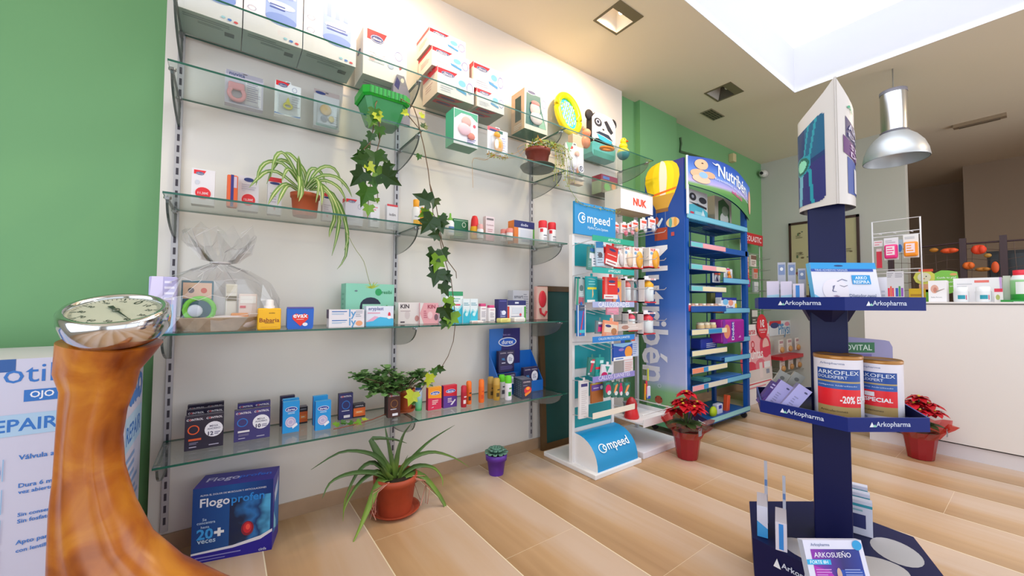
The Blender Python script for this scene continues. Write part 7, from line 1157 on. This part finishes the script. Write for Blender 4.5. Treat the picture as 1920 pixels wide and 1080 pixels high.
for i, (x0_, y0_) in enumerate(((1459, 476), (1478, 476), (1497, 487))): settle(tbox('hang_tab_box', ('first', 'second', 'third')[i] + ' tall grey hang-tab card rising behind the slim boxes', x0_, x0_ + 15, y0_, 560, 1.60 - .03 * i, .01, '#b9bccc', [('r', .1, .72, .9, .95, '#7f92bc'), ('e', .5, .85, .2, .04, '#e9ecf2'), ('l', .1, .1, .9, .6, 4, '#cfd2de')], group='hang-tab cards on the top tray'), ZT1)
a_ = tbox('respira_box', 'large white and blue nasal strip carton with a drawn face on the top tray', 1531, 1656, 474, 562, 1.355, .018, '#e9e6f4', [('p', [(0, 0), (1, 0), (1, .22), (.6, .1), (.2, .12), (0, .3)], '#7cc4ee'), ('p', [(0, 0), (1, 0), (1, .07), (0, .07)], '#3fa8e4'), ('r', 0, .86, 1, 1, '#2f9ce0'), ('r', 0, .80, .95, .86, '#2c52b0'), ('e', .43, .93, .07, .02, '#1c3f7c'), ('e', .33, .38, .2, .26, '#efe6f0'), ('p', [(.36, .58), (.45, .64), (.53, .6), (.52, .585), (.45, .62), (.38, .57)], '#8a8aa4'), ('p', [(.40, .5), (.46, .47), (.52, .5), (.52, .49), (.46, .455), (.40, .49)], '#4a4a6a'), ('p', [(.29, .48), (.33, .5), (.3, .42), (.27, .38), (.3, .37), (.34, .36), (.34, .35), (.28, .35)], '#7a7aa0'), ('p', [(.27, .26), (.33, .28), (.38, .25), (.33, .23)], '#a08aa8'), ('r', .60, .52, .88, .72, '#2f9ce0'), ('t', .74, .66, .18, 'ARKO', '#e9f4fc', None, .02), ('t', .74, .57, .24, 'RESPIRA', '#e9f4fc', None, .02), ('t', .1, .89, .001, '.', '#fff'), ('t', .72, .27, .4, 'Dilatador nasal', '#5a6a8c', None, .008), ('t', .72, .2, .3, 'adaptable', '#5a6a8c'), ('t', .73, .1, .2, '20 unidades', '#4a7ab0'), ('t', .3, .83, .5, 'TIRAS ADHESIVAS NASALES', '#c9d8f2')], L=[('r', 0, 0, 1, 1, '#5fb4e6')], lean=radians(-10), yaw='flat'); settle(a_, ZT1)
settle(tbox('white_info_card', 'white corner of a second carton behind the big nasal strip box', 1642, 1664, 502, 560, 1.40, .01, '#ece6ee', [('l', .5, .1, .95, .6, 4, '#c9c6d4')], cat='box'), ZT1)
for i, (x0_, x1_, y0_, dp, yl) in enumerate(((1526, 1620, 660, 1.36, 0), (1606, 1696, 669, 1.37, 1))):
    r0 = ray((x0_ + x1_) / 2, 780); p = CAM + r0 * (dp / FPX); cth = math.cos(math.atan(((x0_ + x1_) / 2 - 960) / FPX)); rr_ = (x1_ - x0_) / 2 * dp / FPX * cth; zt_ = (CAM + ray((x0_ + x1_) / 2, y0_ + 4) * (dp / FPX)).z; H = zt_ - ZT2
    c_ = Vector((p.x, p.y, ZT2))
    t3 = thing('supplement_can', ('left', 'right')[i] + ' of the two large white cans with blue and red labels on the middle tray', 'can', c_, 0, 'large supplement cans'); t3.rotation_euler = (0, 0, math.atan2(p.y - CAM.y, p.x) - pi / 2 + (-.08 if i == 0 else -.30))
    bd = MB().lathe([(rr_ * .97, 0), (rr_, .004), (rr_, H * .95)], (0, 0, 0), C('#e6e2f0', .3), 36).build('body', t3); mb = MB()
    def wrap(a0_, a1_, z0_, z1_, c, off=1.006, n2=12): R2 = rr_ * off; vs = [(R2 * sin(radians(a0_ + (a1_ - a0_) * j / n2)), -R2 * cos(radians(a0_ + (a1_ - a0_) * j / n2)), z) for z in (z0_ * H, z1_ * H) for j in range(n2 + 1)]; mb.add(vs, [(j, j + 1, n2 + 2 + j, n2 + 1 + j) for j in range(n2)], C(c, .35), True)
    def wtext(s_, a0_, a1_, zc, hh_, c, off=1.014, bold=.01): R2 = rr_ * off; tv, tf, asp = text_mesh(s_, bold); mb.add([(R2 * sin(radians((a0_ + a1_) / 2 + x * (a1_ - a0_))), -R2 * cos(radians((a0_ + a1_) / 2 + x * (a1_ - a0_))), (zc + y / asp * hh_) * H) for x, y in tv], tf, C(c))
    wrap(-50, 62, .62, .80, '#1d4a9c'); wrap(-50, 62, .595, .62, '#b09a6a'); wrap(-50, 62, .50, .595, '#2a5aa8'); wrap(-50, 62, .24, .50, '#e81f2c', 1.008); wrap(-50, 62, .09, .24, '#b0935f')
    wtext('ARKOFLEX', -46, 56, .745, .06, '#dfe6f4', bold=.006); wtext('DOLEXPERT', -46, 26, .675, .045, '#cfd8ec'); wtext('Arkopharma', -40, 20, .875, .04, '#7a86ac'); wtext('-20% ESPECIAL', 8 if i == 0 else -75, 120 if i == 0 else 48, .35, .11 if i == 0 else .07, '#f6eef2', bold=.03); wtext('Articulaciones', -40, 25, .17, .03, '#4a3a2a'); wtext('colágeno hidrolizado', -46, 50, .55, .025, '#c9d4ec'); wtext('30 dosis', -48, -15, .05, .03, '#4a6aa8'); wrap(15, 62, .005, .05, '#e86a5a')
    if i: wrap(-22, 4, .40, .47, '#f0ecf0', 1.012)
    mb.build('label', bd); MB().lathe([(rr_ * 1.01, H * .94), (rr_ * 1.02, H * .955), (rr_ * 1.02, H * .985), (rr_ * .98, H), (rr_ * .9, H * .985), (0, H * .985)], (0, 0, 0), C('#b07a3c', .3, .3), 36).build('lid', t3)
# tilted cartons on the left of the middle tray
def leaner(label, name, px, py, dp, w_, d, h, col, F, ry, group=None, side=None, top=None):
    r0 = ray(px, py); p = CAM + r0 * (dp / FPX); mb = MB().box(-w_ / 2, w_ / 2, 0, d, 0, h, MAT(col), 0, MAT(side) if side else None, MAT(top) if top else None); mb.deco((-w_ / 2, 0, 0), (w_, 0, 0), (0, 0, h), F)
    o_ = mb.build(name, loc=(p.x, p.y, ZT2 + w_ / 2 * sin(radians(ry)))); o_.rotation_euler = (radians(-8), radians(ry), math.atan2(r0.y, r0.x) - pi / 2); return tag(o_, label, 'box', group)
lil = [('e', .75, .85, .12, .03, '#3a3a6a'), ('l', .3, .15, .6, .6, 5, '#8a86b8')]
leaner('left of the two lilac cartons leaning on the middle tray', 'capsule_carton', 1443, 756, 1.47, .045, .08, .105, '#a9a2dc', lil, 33, 'lilac cartons leaning on the middle tray', '#5a3a90', '#c0bccc')
leaner('right of the two lilac cartons leaning on the middle tray', 'capsule_carton', 1473, 757, 1.41, .045, .08, .105, '#aaa6e0', lil, 35, 'lilac cartons leaning on the middle tray', '#8f8ab8', '#c0bccc')
leaner('violet picture-faced carton at the far left of the middle tray', 'violet_carton', 1427, 748, 1.51, .03, .08, .10, '#4a2f80', [('p', [(0, 0), (1, .3), (1, .8)], '#7a4ab0'), ('l', .1, .7, .9, .95, 2, '#c9bce6')], 33)
leaner('left pale grey carton end rising behind the lilac cartons', 'grey_carton', 1440, 742, 1.60, .04, .04, .125, '#a9a8a4', [('e', .5, .8, .2, .06, '#6a6a6a')], 30, 'pale grey cartons at the back of the middle tray')
leaner('right pale grey carton end rising behind the lilac cartons', 'grey_carton', 1466, 744, 1.57, .04, .04, .125, '#a9a8a4', [('e', .5, .8, .2, .06, '#6a6a6a')], 30, 'pale grey cartons at the back of the middle tray')
# OVITAL header sign of the product behind the cans
c_ = CAM + ray(1625, 700) * (1.52 / FPX); W = (1672 - 1572) * 1.52 / FPX; t4 = thing('vitamin_sign', 'rounded lilac card sign with a green band reading VITAL behind the cans', 'sign', (c_.x, c_.y, ZT2)); t4.rotation_euler = (0, 0, math.atan2(R_.y, R_.x))
Hs = (CAM + ray(1625, 636) * (1.52 / FPX)).z - ZT2; pts = [(-W / 2, 0, 0), (W / 2, 0, 0), (W / 2, 0, Hs - .03), (W / 2 - .012, 0, Hs - .008), (W / 2 - .03, 0, Hs - .004), (-W / 2, 0, Hs + .012)]
mb = MB().prism(pts, (0, .004, 0), C('#8f8ab4', .5)); mb.deco((-W / 2, 0, 0), (W, 0, 0), (0, 0, Hs), [('r', .0, .80, .66, .95, '#1f6a40'), ('t', .36, .875, .5, 'OVITAL', '#cfe0d4', None, .012), ('r', .0, .7, .6, .78, '#6a5a9c')]); mb.build('card', t4)
# base deck goods
settle(tbox('arkosleep_box', 'white and violet carton reading ARKOSUEÑO leaning on the display base', 1524, 1638, 978, 1062, 1.17, .022, '#dcdcf2', [('r', .1, .14, .92, .82, grad('night_print', ((0, '#9a2ab0'), (.35, '#5a2a9c'), (.6, '#2a2370'), (1, '#1f3a9c')), 0, 0, .18)), ('p', [(.1, .14), (.5, .14), (.35, .4), (.1, .5)], '#b02ab4'), ('p', [(.5, .14), (.92, .14), (.92, .42), (.45, .42)], '#1f48ac'), ('t', .1, .96, .001, '.', '#fff'), ('t', .28, .9, .32, 'Arkopharma', '#7a86ac'), ('t', .45, .72, .62, 'ARKOSUEÑO', '#e9e6f6', None, .008), ('r', .0, .52, .40, .62, '#2aa8e0'), ('t', .2, .57, .3, 'FORTE 8H', '#e9f6fc'), ('e', .5, .33, .04, .13, '#c9a89a'), ('l', .12, .3, .4, .45, 3, '#c98ad8'), ('l', .6, .3, .88, .45, 3, '#8a9ad8'), ('e', .9, .9, .08, .1, '#2a9ad8'), ('e', .91, .12, .08, .11, '#2fa83c')], L=[('r', 0, 0, 1, 1, '#b9c4dc')], lean=radians(-18), yaw='flat'), ZB)
for i, (x0_, x1_, y0_, y1_, dp, c1, F) in enumerate(((1420, 1440, 955, 1012, 1.44, '#cfd2ea', [('p', [(0, 0), (1, 0), (1, .3), (0, .5)], '#3a9ade')]), (1454, 1476, 966, 1018, 1.36, '#d9d6ea', [('r', .3, .05, .7, .95, '#2a86dc')]))):
    a_ = tbox('upright_carton', ('narrow white and blue carton standing leftmost on the display base', 'narrow white carton with blue spine stripe standing on the display base')[i], x0_, x1_, y0_, y1_, dp, .12, c1, F, side='#b9b2c8', top='#c0bccc'); settle(a_, ZB)
    b2 = tbox('carton_flap', ('grey hang-tab rising from the leftmost carton on the base', 'thin hang-tab rising from the blue-striped carton on the base')[i], x0_ + 15, x0_ + 21, y0_ - 58, y1_, dp + .09, .003, '#aeb0c0', [('r', .1, .6, .9, .7, '#5a7ab0')]); b2.location.z = ZB; 
for k in range(3):
    a_ = tbox('white_teal_carton', ('front', 'middle', 'rear')[k] + ' white and teal carton standing behind the column on the base', 1586, 1637 - k * 4, 942, 1005, 1.46 + .05 * k, .03, '#dcdcf0', [('r', .0, .82, 1, .9, '#2f9ab0'), ('r', 0, .2, .75, .6, '#2a2f6c'), ('l', 0, .65, .8, .78, 1, '#8fb8c8')], group='white and teal cartons on the base'); settle(a_, ZB)

# ------------------------------------------------------------------ old pharmacy scale (near left)
t = thing('pharmacy_scale', 'old brown marbled column scale with a round chrome dial, nearest object', 'weighing scale', (-.24, -.772, 0)); t.rotation_euler = (0, 0, math.atan2(R_.y, R_.x))
BM = bpy.data.materials.new('marbled_brown'); BM.use_nodes = True; nt = BM.node_tree; p_ = nt.nodes['Principled BSDF']; p_.inputs['Roughness'].default_value = .28
tc = nt.nodes.new('ShaderNodeTexCoord'); no = nt.nodes.new('ShaderNodeTexNoise'); no.inputs['Scale'].default_value = 7; no.inputs['Detail'].default_value = 5; no.inputs['Distortion'].default_value = .7; nt.links.new(tc.outputs['Object'], no.inputs['Vector']); cr = nt.nodes.new('ShaderNodeValToRGB'); nt.links.new(no.outputs['Fac'], cr.inputs[0]); nt.links.new(cr.outputs[0], p_.inputs['Base Color'])
cr.color_ramp.elements[0].position = .32; cr.color_ramp.elements[0].color = rgb('#7a3408'); cr.color_ramp.elements[1].position = .68; cr.color_ramp.elements[1].color = rgb('#c07a20'); e = cr.color_ramp.elements.new(.5); e.color = rgb('#a65a12')
prof = [(-.122, .66, .155, 0), (-.122, .64, .155, .04), (-.121, .60, .15, .2), (-.121, .52, .14, .36), (-.121, .38, .12, .44), (-.120, .235, .11, .495), (-.119, .145, .10, .535), (-.119, .075, .088, .59), (-.120, .035, .078, .66), (-.121, .016, .07, .73), (-.121, .010, .066, .79), (-.121, .018, .066, .845), (-.120, .035, .07, .89), (-.117, .058, .08, .925), (-.113, .082, .09, .955), (-.110, .102, .098, .985)]
K_ = 1.31; prof = [(a_ * K_ + (.042 if z_ < .9 else .022), b_ * K_ + (.014 if z_ < .9 else -.008), c_ * K_ * .62, max(0, 1.07 + (z_ - 1.07) * K_)) for a_, b_, c_, z_ in prof if z_ > .24]
prof = [(prof[0][0], prof[0][1] + .03, prof[0][2], 0)] + prof
secs = []
for xl, xr, dy, z in prof:
    cx_, hx = (xl + xr) / 2, (xr - xl) / 2 * (.86 if z > .6 else .95); q = []
    for k in range(36):
        a_ = 2 * pi * k / 36; ca, sa = cos(a_), sin(a_); e_ = .75; x = math.copysign(abs(ca) ** e_, ca) * hx; y = math.copysign(abs(sa) ** e_, sa) * dy
        if sa < 0: # raised front panel with a ridge down its middle, dished either side
            g_ = abs(x / hx); f_ = min(1, max(0, (.97 - z) / .1)); y -= f_ * .016 * (math.exp(-((x / hx - .12) / .10) ** 2)) - f_ * .010 * (math.exp(-((g_ - .5) / .22) ** 2))
        q.append((cx_ + x, y, z + (.0 if z < .9 else (z - .9) / .085 * (-.02 * x / .11 + .022 * y / .1))))
    secs.append(q)
MB().loft(secs, BM, True).build('column', t)
tilt = Matrix.Scale(1, 4) @ Matrix.Translation((.016, -.004, 1.034)) @ Matrix.Rotation(radians(20), 4, 'X') @ Matrix.Rotation(radians(10), 4, 'Y') @ Matrix.Scale(.95, 4)
mb = MB(); mb.T = tilt; mb.lathe([(.100, -.062), (.111, -.045), (.1165, -.012), (.114, .012), (.107, .019), (.098, .018), (.096, .008)], (0, 0, 0), CHROME, 48, cap=False).lathe([(.100, -.062), (.09, -.07), (0, -.072)], (0, 0, 0), BM, 36, cap=False); bez = mb.build('chrome_bezel', t)
mb = MB(); mb.T = tilt; mb.lathe([(0, .008), (.097, .008)], (0, 0, 0), C('#c9c8b8', .4), 40, cap=False)
for k in range(60): a_ = 2 * pi * k / 60; r0_, r1_ = (.078, .091) if k % 5 == 0 else (.084, .091); d_ = Vector((cos(a_), sin(a_), 0)); e_ = Vector((-sin(a_), cos(a_), 0)) * (.0009 if k % 5 else .0016); z_ = Vector((0, 0, .0086)); mb.poly([d_ * r0_ - e_ + z_, d_ * r1_ - e_ + z_, d_ * r1_ + e_ + z_, d_ * r0_ + e_ + z_], DARK)
for k in range(12):
    a_ = pi / 2 - 2 * pi * k / 12; tv, tf, asp = text_mesh(str(k * 10), .01); mb.add([(.068 * cos(a_) + x * .016, .068 * sin(a_) + y * .016, .0087) for x, y in tv], tf, DARK)
dial = mb.build('dial_face', t)
mb = MB(); mb.T = tilt; d_ = Vector((cos(radians(-28)), sin(radians(-28)), 0)); e_ = Vector((-d_.y, d_.x, 0)); z_ = Vector((0, 0, .011)); mb.prism([d_ * .085 + z_, e_ * .003 + z_, -d_ * .035 + e_ * .006 + z_, -d_ * .035 - e_ * .006 + z_, -e_ * .003 + z_], (0, 0, .001), DARK).lathe([(.008, .009), (.008, .014), (0, .015)], (0, 0, 0), C('#6a6a60', .3, .8), 16); mb.build('needle', dial)
mb = MB(); mb.T = tilt; mb.lathe([(.0, .0175), (.097, .0165)], (0, 0, 0), clear('dial_glass', (.97, .97, .97)), 36, cap=False); mb.build('glass_cover', bez)

# ------------------------------------------------------------------ tall eye-care carton display at the left edge
LB = C('#c9c8e0', .45); t = thing('eye_care_display', 'tall white cardboard display with blue eye-drop lettering behind the scale', 'display stand', (-1.0, -.50, 0))
W = .75; D2 = .42; H = .90; pts = [(0, 0), (W - .03, 0), (W - .008, .01), (W, .035), (W, D2 - .05), (W - .01, D2 - .015), (W - .05, D2), (0, D2)]
mb = MB().prism([(x, y, 0) for x, y in pts], (0, 0, H), C('#d6d2dc', .45), LB); BLt = '#2f72c4'; BLs = '#8fb8de'
def u(px): return (onY(px, 800, -.5).x + 1.0) / W
def v(py, px=50): return onY(px, py, -.5).z / H
mb.deco((0, 0, 0), (W - .03, 0, 0), (0, 0, H), [], .0005); Uw = W - .03; q_ = lambda px: (onY(px, 800, -.5).x + 1.0) / Uw
wd = lambda a_, b_: q_(b_) - q_(a_)
mb.deco((0, 0, 0), (Uw, 0, 0), (0, 0, H), [('r', 0, .96, q_(24), 1, '#2a5aa0'), ('t', q_(-12), v(705), wd(-127, 103), 'hyalotil', BLt, None, .0), ('r', q_(42), v(753), q_(150), v(731), BLt), ('t', q_(110), v(742), wd(55, 165), 'OJO SECO', '#e9eaf6', None, .02), ('r', 0, v(815), q_(140), v(775), '#a9c8e6'), ('t', q_(36), v(795), wd(-40, 112), 'REPAIR', BLt, None, .02), ('t', q_(78), v(856), wd(44, 122), 'Válvula air', BLt, None, .02), ('t', q_(74), v(908), wd(44, 110), 'Dura 6 m.', BLt, None, .02), ('t', q_(74), v(920), wd(44, 110), 'vez abierto', BLt, None, .02), ('t', q_(76), v(962), wd(44, 112), 'Sin conserv.', BLt, None, .02), ('t', q_(76), v(974), wd(44, 112), 'Sin fosfatos', BLt, None, .02), ('t', q_(74), v(1014), wd(44, 110), 'Apto para', BLt, None, .02), ('t', q_(76), v(1028), wd(44, 112), 'con lentillas', BLt, None, .02)] + [('o', q_(-8), v(yy), wd(0, 14), .03, .08, BLt) for yy in (880, 940, 1000, 1050)] + [('r', q_(9), v(y1), q_(11), v(y0), BLs) for y0, y1 in ((855, 895), (910, 955), (965, 1010), (1020, 1060))])
mb.deco((W, .035, 0), (0, D2 - .085, 0), (0, 0, H), [('r', .05, .62, .95, .75, '#a9c8e6'), ('t', .5, .68, .8, 'REPAIR', BLt, None, .02), ('t', .55, .86, .8, 'tilo', BLt), ('r', .2, .79, .8, .83, BLt), ('l', .1, .35, .85, .6, 7, '#7f9ccc'), ('e', .6, .3, .25, .06, '#8f9cc0'), ('p', [(0, .05), (1, .15), (1, .22), (0, .12)], '#4f9ad8'), ('p', [(0, .0), (1, .08), (1, .13), (0, .07)], '#2f7ac8')]); mb.build('carton', t)
